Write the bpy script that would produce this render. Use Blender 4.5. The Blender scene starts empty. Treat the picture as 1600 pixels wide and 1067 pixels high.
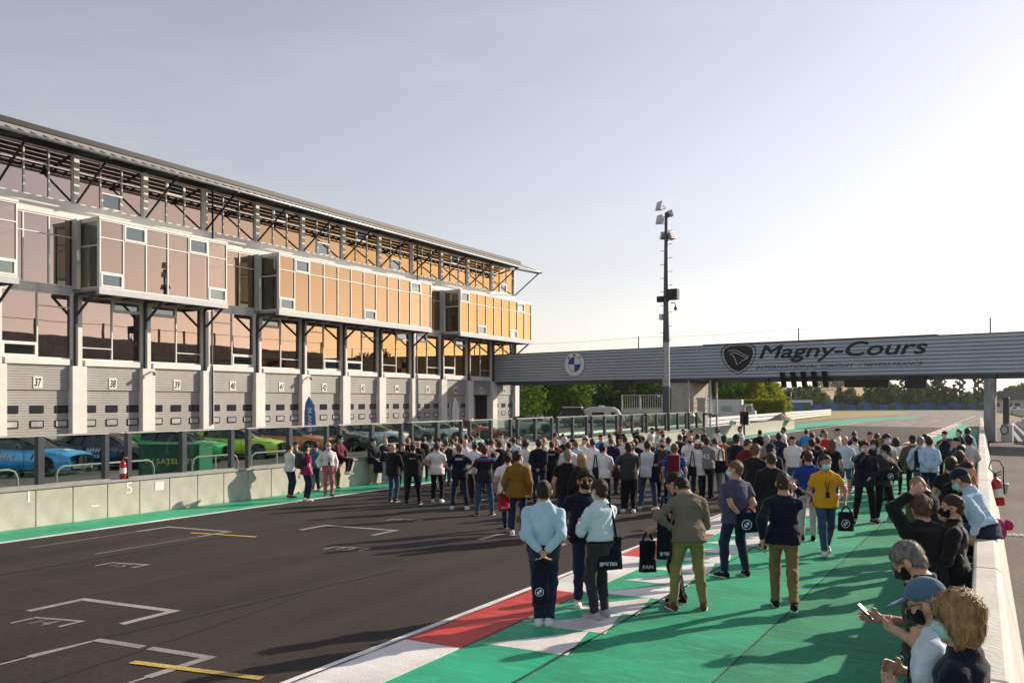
import bpy, bmesh, math, random
import numpy as np
from mathutils import Vector, Matrix

SC = bpy.context.scene
COL = SC.collection
R = math.radians
# ------------------------------------------------------------ camera
FPX, CAMH = 1340.0, 2.7
YAW = math.atan(785.0 / FPX)
cam_d = bpy.data.cameras.new('camera')
cam = bpy.data.objects.new('camera', cam_d); COL.objects.link(cam)
cam.location = (0, 0, CAMH)
cam.rotation_euler = (R(90), 0, YAW)
cam_d.sensor_width = 36.0
cam_d.lens = 36.0 * FPX / 1600.0
cam_d.shift_y = (626.0 - 533.5) / 1600.0
cam_d.clip_start = 0.1; cam_d.clip_end = 6000
SC.camera = cam
# ------------------------------------------------------------ sky, sun, exposure
SUN_AZ, SUN_EL = 29.0, 23.0        # degrees from +Y towards +X, and above the horizon
w = bpy.data.worlds.new('World'); SC.world = w; w.use_nodes = True
nt = w.node_tree; nt.nodes.clear()
sky = nt.nodes.new('ShaderNodeTexSky'); sky.sky_type = 'NISHITA'; sky.sun_disc = False
sky.sun_elevation = R(SUN_EL); sky.sun_rotation = R(SUN_AZ)
sky.altitude = 200; sky.air_density = 1.4; sky.dust_density = 0.7; sky.ozone_density = 1.5
bg = nt.nodes.new('ShaderNodeBackground'); bg.inputs['Strength'].default_value = 0.093
hs = nt.nodes.new('ShaderNodeHueSaturation'); hs.inputs['Saturation'].default_value = 0.44
# thin high cloud wisps over the clear sky
tc = nt.nodes.new('ShaderNodeTexCoord')
mp = nt.nodes.new('ShaderNodeMapping'); mp.inputs['Scale'].default_value = (1.2, 1.2, 6.0)
nz = nt.nodes.new('ShaderNodeTexNoise'); nz.inputs['Scale'].default_value = 2.2; nz.inputs['Detail'].default_value = 7; nz.inputs['Roughness'].default_value = 0.6
rp = nt.nodes.new('ShaderNodeValToRGB')
rp.color_ramp.elements[0].position = 0.5; rp.color_ramp.elements[0].color = (0, 0, 0, 1)
rp.color_ramp.elements[1].position = 0.82; rp.color_ramp.elements[1].color = (0.12, 0.12, 0.12, 1)
mx = nt.nodes.new('ShaderNodeMix'); mx.data_type = 'RGBA'; mx.blend_type = 'MIX'
mx.inputs['B'].default_value = (8.6, 8.5, 8.4, 1)
out = nt.nodes.new('ShaderNodeOutputWorld')
L = nt.links.new
L(tc.outputs['Generated'], mp.inputs['Vector']); L(mp.outputs['Vector'], nz.inputs['Vector'])
L(nz.outputs['Fac'], rp.inputs['Fac']); L(rp.outputs['Color'], mx.inputs['Factor'])
gm = nt.nodes.new('ShaderNodeGamma'); gm.inputs['Gamma'].default_value = 1.06
ti = nt.nodes.new('ShaderNodeMix'); ti.data_type = 'RGBA'; ti.blend_type = 'MULTIPLY'; ti.inputs['Factor'].default_value = 1.0; ti.inputs['B'].default_value = (1.03, 0.965, 1.005, 1)
L(sky.outputs['Color'], hs.inputs['Color']); L(hs.outputs['Color'], gm.inputs['Color']); L(gm.outputs['Color'], ti.inputs['A']); L(ti.outputs['Result'], mx.inputs['A'])
L(mx.outputs['Result'], bg.inputs['Color']); L(bg.outputs['Background'], out.inputs['Surface'])
sd = bpy.data.lights.new('sun', 'SUN'); sd.energy = 5.0; sd.angle = R(0.6); sd.color = (1.0, 0.86, 0.69)
sun = bpy.data.objects.new('sun', sd); COL.objects.link(sun)
sdir = Vector((math.sin(R(SUN_AZ)) * math.cos(R(SUN_EL)), math.cos(R(SUN_AZ)) * math.cos(R(SUN_EL)), math.sin(R(SUN_EL))))
sun.rotation_euler = sdir.to_track_quat('Z', 'Y').to_euler()
SC.view_settings.view_transform = 'Standard'; SC.view_settings.look = 'None'
SC.view_settings.gamma = 1.0; SC.view_settings.exposure = 0.5
SC.cycles.max_bounces = 7; SC.cycles.transparent_max_bounces = 12
SC.cycles.glossy_bounces = 4; SC.cycles.transmission_bounces = 4
SC.cycles.caustics_reflective = False; SC.cycles.caustics_refractive = False

# ------------------------------------------------------------ materials
MATS = {}
def _new(name):
    m = bpy.data.materials.new(name); m.use_nodes = True
    return m, m.node_tree, m.node_tree.nodes['Principled BSDF']
def mat(name, col, rough=0.7, metal=0.0, var=0.12, scale=3.0, bump=0.0, bscale=None, spec=0.3, coat=0.0, detail=5, var2=0.0, scale2=0.4, stretch=None):
    """Principled surface whose colour wanders by two noises and whose relief comes from a bump."""
    if name in MATS: return MATS[name]
    m, nt, p = _new(name)
    p.inputs['Roughness'].default_value = rough; p.inputs['Metallic'].default_value = metal
    p.inputs['Specular IOR Level'].default_value = spec
    if coat: p.inputs['Coat Weight'].default_value = coat; p.inputs['Coat Roughness'].default_value = 0.04
    c = (col[0], col[1], col[2], 1)
    p.inputs['Base Color'].default_value = c
    tc = nt.nodes.new('ShaderNodeTexCoord'); vec = tc.outputs['Object']
    if stretch:
        mp = nt.nodes.new('ShaderNodeMapping'); mp.inputs['Scale'].default_value = stretch
        nt.links.new(vec, mp.inputs['Vector']); vec = mp.outputs['Vector']
    if var > 0:
        n = nt.nodes.new('ShaderNodeTexNoise'); n.inputs['Scale'].default_value = scale; n.inputs['Detail'].default_value = detail
        nt.links.new(vec, n.inputs['Vector'])
        fac = n.outputs['Fac']
        mr = nt.nodes.new('ShaderNodeMapRange'); mr.inputs['From Min'].default_value = 0.3; mr.inputs['From Max'].default_value = 0.7
        mr.inputs['To Min'].default_value = 1 - var; mr.inputs['To Max'].default_value = 1 + var
        nt.links.new(fac, mr.inputs['Value']); val = mr.outputs['Result']
        if var2 > 0:
            n2 = nt.nodes.new('ShaderNodeTexNoise'); n2.inputs['Scale'].default_value = scale2; n2.inputs['Detail'].default_value = 4
            nt.links.new(vec, n2.inputs['Vector'])
            mr2 = nt.nodes.new('ShaderNodeMapRange'); mr2.inputs['From Min'].default_value = 0.3; mr2.inputs['From Max'].default_value = 0.7
            mr2.inputs['To Min'].default_value = 1 - var2; mr2.inputs['To Max'].default_value = 1 + var2
            nt.links.new(n2.outputs['Fac'], mr2.inputs['Value'])
            mu = nt.nodes.new('ShaderNodeMath'); mu.operation = 'MULTIPLY'
            nt.links.new(val, mu.inputs[0]); nt.links.new(mr2.outputs['Result'], mu.inputs[1]); val = mu.outputs[0]
        vm = nt.nodes.new('ShaderNodeVectorMath'); vm.operation = 'SCALE'; vm.inputs[0].default_value = col[:3]
        nt.links.new(val, vm.inputs['Scale']); nt.links.new(vm.outputs['Vector'], p.inputs['Base Color'])
    if bump > 0:
        nb = nt.nodes.new('ShaderNodeTexNoise'); nb.inputs['Scale'].default_value = bscale or scale * 6; nb.inputs['Detail'].default_value = 4
        nt.links.new(vec, nb.inputs['Vector'])
        b = nt.nodes.new('ShaderNodeBump'); b.inputs['Strength'].default_value = bump; b.inputs['Distance'].default_value = 0.02
        nt.links.new(nb.outputs['Fac'], b.inputs['Height']); nt.links.new(b.outputs['Normal'], p.inputs['Normal'])
    MATS[name] = m
    return m
def glass(name, tint, refl, mirror=0.1, rough=0.0):
    """thin sheet: tinted see-through mixed with a mirror that grows towards grazing angles"""
    if name in MATS: return MATS[name]
    m = bpy.data.materials.new(name); m.use_nodes = True; nt = m.node_tree; nt.nodes.clear()
    o = nt.nodes.new('ShaderNodeOutputMaterial'); t = nt.nodes.new('ShaderNodeBsdfTransparent'); g = nt.nodes.new('ShaderNodeBsdfGlossy')
    t.inputs['Color'].default_value = (*tint, 1); g.inputs['Color'].default_value = (*refl, 1); g.inputs['Roughness'].default_value = rough
    lw = nt.nodes.new('ShaderNodeLayerWeight'); lw.inputs['Blend'].default_value = 0.25
    mr = nt.nodes.new('ShaderNodeMapRange'); mr.inputs['To Min'].default_value = mirror; mr.inputs['To Max'].default_value = 1.0
    mxs = nt.nodes.new('ShaderNodeMixShader')
    lw.inputs['Blend'].default_value = 0.5; pw_ = nt.nodes.new('ShaderNodeMath'); pw_.operation = 'POWER'; pw_.inputs[1].default_value = 4.0
    nt.links.new(lw.outputs['Facing'], pw_.inputs[0]); nt.links.new(pw_.outputs[0], mr.inputs['Value']); nt.links.new(mr.outputs['Result'], mxs.inputs['Fac'])
    nt.links.new(t.outputs[0], mxs.inputs[1]); nt.links.new(g.outputs[0], mxs.inputs[2]); nt.links.new(mxs.outputs[0], o.inputs['Surface'])
    tc = nt.nodes.new('ShaderNodeTexCoord'); n = nt.nodes.new('ShaderNodeTexNoise'); n.inputs['Scale'].default_value = 0.35; n.inputs['Detail'].default_value = 2
    b = nt.nodes.new('ShaderNodeBump'); b.inputs['Strength'].default_value = 0.05; b.inputs['Distance'].default_value = 0.05
    nt.links.new(tc.outputs['Object'], n.inputs['Vector']); nt.links.new(n.outputs['Fac'], b.inputs['Height']); nt.links.new(b.outputs['Normal'], g.inputs['Normal'])
    MATS[name] = m
    return m

# ------------------------------------------------------------ object helpers
def tag(o, label=None, cat=None, group=None, kind=None):
    if label: o['label'] = label
    if cat: o['category'] = cat
    if group: o['group'] = group
    if kind: o['kind'] = kind
    return o
def empty(name, loc=(0, 0, 0), rz=0.0, label=None, cat=None, group=None):
    o = bpy.data.objects.new(name, None); COL.objects.link(o)
    o.location = loc; o.rotation_euler = (0, 0, rz); o.empty_display_size = 0.2
    return tag(o, label, cat, group)
def link(name, me, parent=None):
    o = bpy.data.objects.new(name, me); COL.objects.link(o)
    if parent is not None: o.parent = parent
    return o
def copy_tree(o, parent=None):
    c = o.copy(); COL.objects.link(c)
    if parent is not None: c.parent = parent
    for ch in list(o.children): copy_tree(ch, c)
    return c
class MB:
    """collects shapes of ONE part"""
    def __init__(s, org=(0, 0, 0)): s.v = []; s.f = []; s.sm = []; s.mi = []; s.org = org; s.cur = 0
    def _add(s, vs, fs, smooth=False):
        b = len(s.v); s.v += [tuple(v) for v in vs]; s.f += [tuple(b + i for i in f) for f in fs]
        s.sm += [smooth] * len(fs); s.mi += [s.cur] * len(fs); return s
    def box(s, x0, x1, y0, y1, z0, z1):
        if x0 > x1: x0, x1 = x1, x0
        if y0 > y1: y0, y1 = y1, y0
        if z0 > z1: z0, z1 = z1, z0
        return s._add([(x0,y0,z0),(x1,y0,z0),(x1,y1,z0),(x0,y1,z0),(x0,y0,z1),(x1,y0,z1),(x1,y1,z1),(x0,y1,z1)],
                      [(0,3,2,1),(4,5,6,7),(0,1,5,4),(1,2,6,5),(2,3,7,6),(3,0,4,7)])
    def bar(s, p, q, w, h, up=(0, 0, 1)):
        p, q = Vector(p), Vector(q); d = (q - p).normalized(); u = Vector(up)
        if abs(d.dot(u)) > 0.99: u = Vector((0, 1, 0))
        a = d.cross(u).normalized() * (w / 2); b = a.cross(d).normalized() * (h / 2)
        return s._add([p-a-b, p+a-b, p+a+b, p-a+b, q-a-b, q+a-b, q+a+b, q-a+b],
                      [(0,1,2,3),(7,6,5,4),(0,4,5,1),(1,5,6,2),(2,6,7,3),(3,7,4,0)])
    def tube(s, pts, r, n=8, cap=True):
        pts = [Vector(p) for p in pts]; rs = r if isinstance(r, (list, tuple)) else [r] * len(pts)
        vs = []; fs = []; u = None
        for i, p in enumerate(pts):
            d = (pts[min(i+1, len(pts)-1)] - pts[max(i-1, 0)]).normalized()
            if u is None: u = d.orthogonal().normalized()
            u = (u - d * u.dot(d)).normalized(); v = d.cross(u)
            for k in range(n):
                a = 2 * math.pi * k / n; vs.append(p + (u * math.cos(a) + v * math.sin(a)) * rs[i])
        for i in range(len(pts) - 1):
            for k in range(n): fs.append((i*n+k, i*n+(k+1) % n, (i+1)*n+(k+1) % n, (i+1)*n+k))
        s._add(vs, fs, True)
        if cap:
            b = len(s.v) - len(vs)
            s.f.append(tuple(b + k for k in reversed(range(n)))); s.sm.append(False); s.mi.append(s.cur)
            s.f.append(tuple(b + (len(pts)-1)*n + k for k in range(n))); s.sm.append(False); s.mi.append(s.cur)
        return s
    def prism(s, poly, off):
        """planar polygon (3D points) pushed along off"""
        n = len(poly); P = [Vector(p) for p in poly]; o = Vector(off)
        return s._add(P + [p + o for p in P], [tuple(reversed(range(n))), tuple(range(n, 2*n))] + [(i, (i+1) % n, (i+1) % n + n, i + n) for i in range(n)])
    def quad(s, a, b, c, d): return s._add([a, b, c, d], [(0, 1, 2, 3)])
    def poly(s, pts): return s._add(pts, [tuple(range(len(pts)))])
    def lathe(s, prof, c=(0, 0, 0), n=16, axis='z'):
        vs = []; fs = []
        for r, z in prof:
            for k in range(n):
                a = 2*math.pi*k/n; x, y = r*math.cos(a), r*math.sin(a)
                vs.append((c[0]+x, c[1]+y, c[2]+z) if axis == 'z' else ((c[0]+x, c[1]+z, c[2]+y) if axis == 'y' else (c[0]+z, c[1]+x, c[2]+y)))
        for i in range(len(prof)-1):
            for k in range(n):
                q = (i*n+k, i*n+(k+1) % n, (i+1)*n+(k+1) % n, (i+1)*n+k)
                fs.append(q if axis != 'y' else q[::-1])
        return s._add(vs, fs, True)
    def mesh(s, name, mats, bevel=0.0):
        me = bpy.data.meshes.new(name); o = s.org
        me.from_pydata([(v[0]-o[0], v[1]-o[1], v[2]-o[2]) for v in s.v], [], s.f)
        for m in (mats if isinstance(mats, (list, tuple)) else [mats]): me.materials.append(m)
        me.polygons.foreach_set('use_smooth', s.sm); me.polygons.foreach_set('material_index', s.mi)
        if bevel > 0:
            bm = bmesh.new(); bm.from_mesh(me)
            bmesh.ops.bevel(bm, geom=[e for e in bm.edges if len(e.link_faces) == 2 and e.calc_face_angle(0) > 0.6], offset=bevel, segments=1, affect='EDGES', profile=0.5)
            bm.to_mesh(me); bm.free()
        me.update(); return me
    def build(s, name, mats, parent=None, bevel=0.0): return link(name, s.mesh(name, mats, bevel), parent)
def struct(name, mb, m): o = mb.build(name, m); o['kind'] = 'structure'; return o
TXT = {}
def text_mesh(body, size=1.0, extrude=0.01, shear=0.0, bold=0.0, spacing=1.0, align='LEFT'):
    """built-in font -> mesh in the XY plane"""
    k = (body, size, extrude, shear, bold, spacing, align)
    if k in TXT: return TXT[k]
    cu = bpy.data.curves.new('lettering', 'FONT'); cu.body = body; cu.size = size; cu.extrude = extrude; cu.shear = shear
    cu.offset = bold; cu.space_character = spacing; cu.align_x = align; cu.resolution_u = 3
    o = bpy.data.objects.new('lettering', cu); COL.objects.link(o)
    dg = bpy.context.evaluated_depsgraph_get(); me = bpy.data.meshes.new_from_object(o.evaluated_get(dg))
    bpy.data.objects.remove(o); TXT[k] = me
    return me
def place_text(name, body, m, origin, xdir, updir, width=None, parent=None, porg=(0, 0, 0), height=None, **kw):
    """lettering laid in the plane spanned by xdir / updir; scaled to width (and height)"""
    me = text_mesh(body, **kw).copy(); me.materials.clear(); me.materials.append(m)
    xs = [v.co.x for v in me.vertices]; ys = [v.co.y for v in me.vertices]
    sx = width / (max(xs) - min(xs)) if width else 1.0
    sy = height / (max(ys) - min(ys)) if height else sx
    X = Vector(xdir).normalized(); U = Vector(updir).normalized(); N = X.cross(U); o = Vector(origin) - Vector(porg)
    x0, y0 = min(xs), min(ys)
    for v in me.vertices:
        c = v.co.copy(); v.co = o + X * ((c.x - x0) * sx) + U * ((c.y - (y0 if height else 0)) * sy) + N * c.z
    return link(name, me, parent)
# camera geometry of the photograph: used to turn a sighted spot into a place on the ground
_s, _c = math.sin(YAW), math.cos(YAW)
def ray(u): a = (u - 800) / FPX; return (-_s + a * _c, _c + a * _s)
def ground(u, v, h=0.0):
    d = (CAMH - h) * FPX / (v - 626.0); r = ray(u); return (r[0] * d, r[1] * d)
def onX(u, X): r = ray(u); return r[1] * X / r[0]
def along(u, d): r = ray(u); return (r[0] * d, r[1] * d)
# ============================================================ GROUND
def asphalt_mat(name, col, streak=0.26):
    m, nt, p = _new(name)
    tc = nt.nodes.new('ShaderNodeTexCoord')
    mp = nt.nodes.new('ShaderNodeMapping'); mp.inputs['Scale'].default_value = (1.0, 0.05, 1.0)
    n1 = nt.nodes.new('ShaderNodeTexNoise'); n1.inputs['Scale'].default_value = 1.3; n1.inputs['Detail'].default_value = 5
    n2 = nt.nodes.new('ShaderNodeTexNoise'); n2.inputs['Scale'].default_value = 95; n2.inputs['Detail'].default_value = 3
    n3 = nt.nodes.new('ShaderNodeTexNoise'); n3.inputs['Scale'].default_value = 0.3; n3.inputs['Detail'].default_value = 6
    n4 = nt.nodes.new('ShaderNodeTexNoise'); n4.inputs['Scale'].default_value = 14; n4.inputs['Detail'].default_value = 6; nt.links.new(tc.outputs['Object'], n4.inputs['Vector'])
    nt.links.new(tc.outputs['Object'], mp.inputs['Vector']); nt.links.new(mp.outputs['Vector'], n1.inputs['Vector'])
    nt.links.new(tc.outputs['Object'], n2.inputs['Vector']); nt.links.new(tc.outputs['Object'], n3.inputs['Vector'])
    def rng(o, a, b, f0=.3, f1=.7):
        r = nt.nodes.new('ShaderNodeMapRange'); r.inputs['From Min'].default_value = f0; r.inputs['From Max'].default_value = f1
        r.inputs['To Min'].default_value = a; r.inputs['To Max'].default_value = b; nt.links.new(o, r.inputs['Value']); return r.outputs['Result']
    def mul(a, b):
        k = nt.nodes.new('ShaderNodeMath'); k.operation = 'MULTIPLY'; nt.links.new(a, k.inputs[0]); nt.links.new(b, k.inputs[1]); return k.outputs[0]
    v = mul(mul(rng(n1.outputs['Fac'], 1-streak, 1+streak), rng(n2.outputs['Fac'], .6, 1.4)), mul(rng(n3.outputs['Fac'], .74, 1.26), rng(n4.outputs['Fac'], .78, 1.22)))
    vm = nt.nodes.new('ShaderNodeVectorMath'); vm.operation = 'SCALE'; vm.inputs[0].default_value = col
    nt.links.new(v, vm.inputs['Scale']); nt.links.new(vm.outputs['Vector'], p.inputs['Base Color'])
    p.inputs['Roughness'].default_value = 0.85; p.inputs['Specular IOR Level'].default_value = 0.25
    b = nt.nodes.new('ShaderNodeBump'); b.inputs['Strength'].default_value = 0.5; b.inputs['Distance'].default_value = 0.006
    nt.links.new(n2.outputs['Fac'], b.inputs['Height']); nt.links.new(b.outputs['Normal'], p.inputs['Normal'])
    MATS[name] = m; return m
M_TRACK = asphalt_mat('track_asphalt', (0.031, 0.0245, 0.0215))
M_PIT = asphalt_mat('pit_asphalt', (0.085, 0.080, 0.076))
M_ROAD = asphalt_mat('service_asphalt', (0.105, 0.090, 0.080))
M_FAR = asphalt_mat('worn_asphalt', (0.20, 0.175, 0.155))
def paint(name, col, wear=0.25, scale=14, rough=0.6, bump=0.25):
    """painted asphalt: paint with the worn specks and scuffs that show the surface under it"""
    m, nt, p = _new(name)
    tc = nt.nodes.new('ShaderNodeTexCoord')
    n = nt.nodes.new('ShaderNodeTexNoise'); n.inputs['Scale'].default_value = scale; n.inputs['Detail'].default_value = 8; n.inputs['Roughness'].default_value = .7
    n2 = nt.nodes.new('ShaderNodeTexNoise'); n2.inputs['Scale'].default_value = 0.9; n2.inputs['Detail'].default_value = 6
    nf = nt.nodes.new('ShaderNodeTexNoise'); nf.inputs['Scale'].default_value = 110; nf.inputs['Detail'].default_value = 2
    for k in (n, n2, nf): nt.links.new(tc.outputs['Object'], k.inputs['Vector'])
    r = nt.nodes.new('ShaderNodeMapRange'); r.inputs['From Min'].default_value = .58; r.inputs['From Max'].default_value = .75; r.inputs['To Min'].default_value = 0; r.inputs['To Max'].default_value = wear
    nt.links.new(n.outputs['Fac'], r.inputs['Value'])
    r2 = nt.nodes.new('ShaderNodeMapRange'); r2.inputs['From Min'].default_value = .3; r2.inputs['From Max'].default_value = .7; r2.inputs['To Min'].default_value = .72; r2.inputs['To Max'].default_value = 1.2
    nt.links.new(n2.outputs['Fac'], r2.inputs['Value'])
    vm = nt.nodes.new('ShaderNodeVectorMath'); vm.operation = 'SCALE'; vm.inputs[0].default_value = col; nt.links.new(r2.outputs['Result'], vm.inputs['Scale'])
    mx = nt.nodes.new('ShaderNodeMix'); mx.data_type = 'RGBA'; mx.inputs['B'].default_value = (0.07, 0.065, 0.06, 1)
    ns = nt.nodes.new('ShaderNodeTexNoise'); ns.inputs['Scale'].default_value = 55; ns.inputs['Detail'].default_value = 3; nt.links.new(tc.outputs['Object'], ns.inputs['Vector'])
    rs = nt.nodes.new('ShaderNodeMapRange'); rs.inputs['From Min'].default_value = .52; rs.inputs['From Max'].default_value = .72; rs.inputs['To Max'].default_value = min(.85, wear * 1.5); nt.links.new(ns.outputs['Fac'], rs.inputs['Value'])
    sm = nt.nodes.new('ShaderNodeMath'); sm.operation = 'MAXIMUM'; nt.links.new(r.outputs['Result'], sm.inputs[0]); nt.links.new(rs.outputs['Result'], sm.inputs[1])
    mps = nt.nodes.new('ShaderNodeMapping'); mps.inputs['Rotation'].default_value = (0, 0, .5); mps.inputs['Scale'].default_value = (2.2, 9.0, 1)
    nsc = nt.nodes.new('ShaderNodeTexNoise'); nsc.inputs['Scale'].default_value = 1.0; nsc.inputs['Detail'].default_value = 7; nsc.inputs['Roughness'].default_value = .68; nt.links.new(tc.outputs['Object'], mps.inputs['Vector']); nt.links.new(mps.outputs['Vector'], nsc.inputs['Vector'])
    rsc = nt.nodes.new('ShaderNodeMapRange'); rsc.inputs['From Min'].default_value = .5; rsc.inputs['From Max'].default_value = .72; rsc.inputs['To Max'].default_value = .8; nt.links.new(nsc.outputs['Fac'], rsc.inputs['Value'])
    msc = nt.nodes.new('ShaderNodeMix'); msc.data_type = 'RGBA'; msc.inputs['B'].default_value = (*[min(.85, q * 1.35 + .045) for q in col], 1)
    nt.links.new(rsc.outputs['Result'], msc.inputs['Factor']); nt.links.new(vm.outputs['Vector'], msc.inputs['A'])
    nt.links.new(sm.outputs[0], mx.inputs['Factor']); nt.links.new(msc.outputs['Result'], mx.inputs['A']); nt.links.new(mx.outputs['Result'], p.inputs['Base Color'])
    p.inputs['Roughness'].default_value = rough; p.inputs['Specular IOR Level'].default_value = 0.3
    b = nt.nodes.new('ShaderNodeBump'); b.inputs['Strength'].default_value = bump; b.inputs['Distance'].default_value = 0.006
    nt.links.new(nf.outputs['Fac'], b.inputs['Height']); nt.links.new(b.outputs['Normal'], p.inputs['Normal'])
    MATS[name] = m; return m
M_GREEN = paint('green_paint_rough', (0.010, 0.245, 0.120), .62, 22, .8, .8)
M_GREEN2 = paint('green_paint_smooth', (0.012, 0.320, 0.160), .42, 18, .7, .6)
M_GREEN3 = paint('green_paint_kerb', (0.015, 0.370, 0.190), .24, 12, .55, .2)
M_RED = paint('red_kerb_paint', (0.52, 0.040, 0.030), .2, 10, .55, .2)
M_WHITE = paint('white_line_paint', (0.74, 0.72, 0.69), .3, 10, .55, .2)
M_WORNW = paint('worn_white_paint', (0.29, 0.275, 0.255), .85, 30, .7, .3)
M_YELL = paint('worn_yellow_paint', (0.52, 0.36, 0.08), .6, 40, .7, .3)
M_GRASS = mat('dry_grass', (0.16, 0.145, 0.045), .95, var=.35, scale=.25, bump=.5, bscale=3, var2=.3, scale2=.03)
def sheet(name, x0, x1, y0, y1, z, m): return struct(name, MB().quad((x0,y0,z),(x1,y0,z),(x1,y1,z),(x0,y1,z)), m)
XL, XR = -18.0, -6.05           # pit wall face, right edge line of the track
sheet('ground', -3000, 3000, -200, 5000, -0.02, M_GRASS)
sheet('pit_lane', -75, -18.1, -20, 130, 0.0, M_PIT)
sheet('race_track', XL-.1, XR, -20, 175, 0.004, M_TRACK)
def rwx(y): return 0.40 - 0.030 * y          # right foot of the right-hand wall
sheet('service_road', -1.2, 60, -20, 150, 0.0, M_ROAD)
# far end: the wide worn asphalt where the straight bends away
far = MB(); far.poly([(-75, 108, .008), (-4, 96, .008), (60, 100, .008), (150, 240, .008), (-140, 300, .008), (-150, 200, .008)])
struct('far_asphalt', far, M_FAR)
M_YGRASS = mat('sunburnt_grass', (0.30, 0.24, 0.05), .95, var=.3, scale=.4, var2=.25, scale2=.08)
fg = MB(); fg.poly([(-23.50, 106.04, .013), (-25.06, 143.55, .013), (-18.18, 193.89, .013), (-26.12, 238.83, .013), (-34.95, 200.22, .013), (-31.63, 142.74, .013)]); struct('grass_patch', fg, M_YGRASS)
fg2 = MB(); fg2.poly([(-2.24, 159.96, .013), (1.70, 162.27, .013), (2.33, 222.05, .013), (-2.33, 219.33, .013)]); struct('grass_patch', fg2, M_YGRASS)
gp = MB(); gp.poly([(-18.18, 80.50, .017), (-16.97, 109.86, .017), (-12.99, 153.66, .017), (-15.21, 162.23, .017), (-20.58, 127.71, .017), (-21.44, 94.95, .017)]); struct('green_runoff', gp, M_GREEN3)
sheet('green_strip', XL, -16.68, -20, 84, 0.008, M_GREEN3)
sheet('edge_line', -16.68, -16.50, -20, 120, 0.0085, M_WHITE)
gr = MB(); gr.quad((-2.5, -20, .004), (rwx(-20)-.35, -20, .004), (rwx(108)-.35, 108, .004), (-2.5, 108, .004)); struct('runoff_rough', gr, M_GREEN)
sheet('runoff_smooth', -4.12, -2.5, -20, 108, 0.006, M_GREEN2)
kb = sheet('kerb_base', -5.2, -4.12, -20, 108, 0.010, M_GREEN3)
sheet('edge_line', XR, -5.93, -20, 175, 0.013, M_WHITE)
# the kerb: red and white blocks, real slightly raised slabs
y = 7.75 - 6.1 * 4; k = 0
root = empty('kerb', (-5.5, 20, 0)); root['kind'] = 'structure'
while y < 108:
    for c, (m, n) in enumerate(((M_RED, 'red_kerb_block'), (M_WHITE, 'white_kerb_block'))):
        a, b = y + c * 3.05, y + (c + 1) * 3.05 - .012
        mb = MB((-5.5, 20, 0)); mb.prism([(-5.93, a, .002), (-5.2, a, .002), (-5.2, a, .022), (-5.93, a, .014)], (0, b - a, 0))
        mb.build(n, m, root)
    y += 6.1
y = 8.05
while y < 60:
    MB((-5.5, 20, 0)).prism([(-5.06, y, .010), (-4.08, y + .06, .010), (-4.29, y + 1.04, .010)], (0, 0, .004)).build('painted_tooth', M_WHITE, root)
    y += .98
# starting grid boxes: a thick front bar with two short legs, thin guide lines behind
def line(mb, p, q, w, z=.0085):
    p, q = Vector((*p, z)), Vector((*q, z)); d = (q - p).normalized(); n = Vector((-d.y, d.x, 0)) * w / 2
    mb.quad(p - n, q - n, q + n, p + n)
def grid_box(x0, x1, y, w=.115, leg=.75, tail=3.0, yellow=True, num=False):
    mb = MB(); k = .10
    P, Q = (x0, y - k), (x1, y + k)
    line(mb, (x0 - w/2, y - k), (x1 + w/2, y + k), w)
    line(mb, (x0, y - k - w/2), (x0, y - k - leg), w, .0087); line(mb, (x1, y + k - w/2), (x1, y + k - leg), w, .0087)
    if tail:
        line(mb, (x0, y - k - leg), (x0, y - k - tail), .04); line(mb, (x1, y + k - leg), (x1, y + k - tail), .04)
    struct('grid_marking', mb, M_WORNW)
    if yellow:
        mb = MB(); line(mb, (x0 + 1.1, y - .42), (x1 + 1.0, y - .12), .10, .0125); struct('yellow_grid_line', mb, M_YELL)
for gx, gy in ((-15.6, 12.2), (-8.95, 6.07)): grid_box(gx, gx + 1.65, gy)
grid_box(-12.86, -11.1, 14.06, yellow=False, tail=0); grid_box(-10.91, -9.3, 7.2, yellow=False, tail=0, w=.12)
grid_box(-8.97, -7.3, 14.9, yellow=False, tail=0); grid_box(-12.5, -10.8, 20.5, yellow=False, tail=0)
for gx, gy, n in ((-12.96, 9.05, '15'), (-10.82, 12.1, '13'), (-10.5, 6.3, '14'), (-12.2, 15.6, '11')):
    grid_box(gx, gx + .66, gy, w=.06, leg=.3, tail=0, yellow=False)
    t = place_text('grid_number', n, M_WORNW, (gx + .2, gy - .30, .0085), (1, .1, 0), (0, 1, 0), width=.26, extrude=0.0, bold=-.01); t['kind'] = 'structure'
# tarred seams between the painted lanes, scuffs and tyre marks on the straight
M_SEAM = mat('tar_seam', (0.03, 0.035, 0.032), .8, var=.4, scale=9); M_RUB = mat('rubber_streak', (0.028, 0.024, 0.022), .8, var=.3, scale=1.5, stretch=(6, .3, 1))
rsm = random.Random(4)
def wavy(name, x, y0, y1, w, z, m, amp=.02, bend=0.0):
    mb = MB(); n = int((y1 - y0) / .35); pts = []; dx = 0
    for i in range(n + 1):
        t = i / n; dx = dx * .8 + rsm.uniform(-amp, amp) * .5; pts.append((x + dx + bend * t * t, y0 + (y1 - y0) * t, w * rsm.uniform(.45, 1.2)))
    for a, c in zip(pts, pts[1:]): mb.quad((a[0] - a[2]/2, a[1], z), (a[0] + a[2]/2, a[1], z), (c[0] + c[2]/2, c[1], z), (c[0] - c[2]/2, c[1], z))
    struct(name, mb, m)
wavy('tar_seam', -2.5, 4, 60, .022, .0105, M_SEAM); wavy('tar_seam', -4.12, 4, 60, .030, .0185, M_SEAM); wavy('tar_seam', -11.0, -6, 90, .014, .0095, M_SEAM, .006); wavy('tar_seam', -5.93, 4, 60, .022, .0235, M_SEAM)
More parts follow.
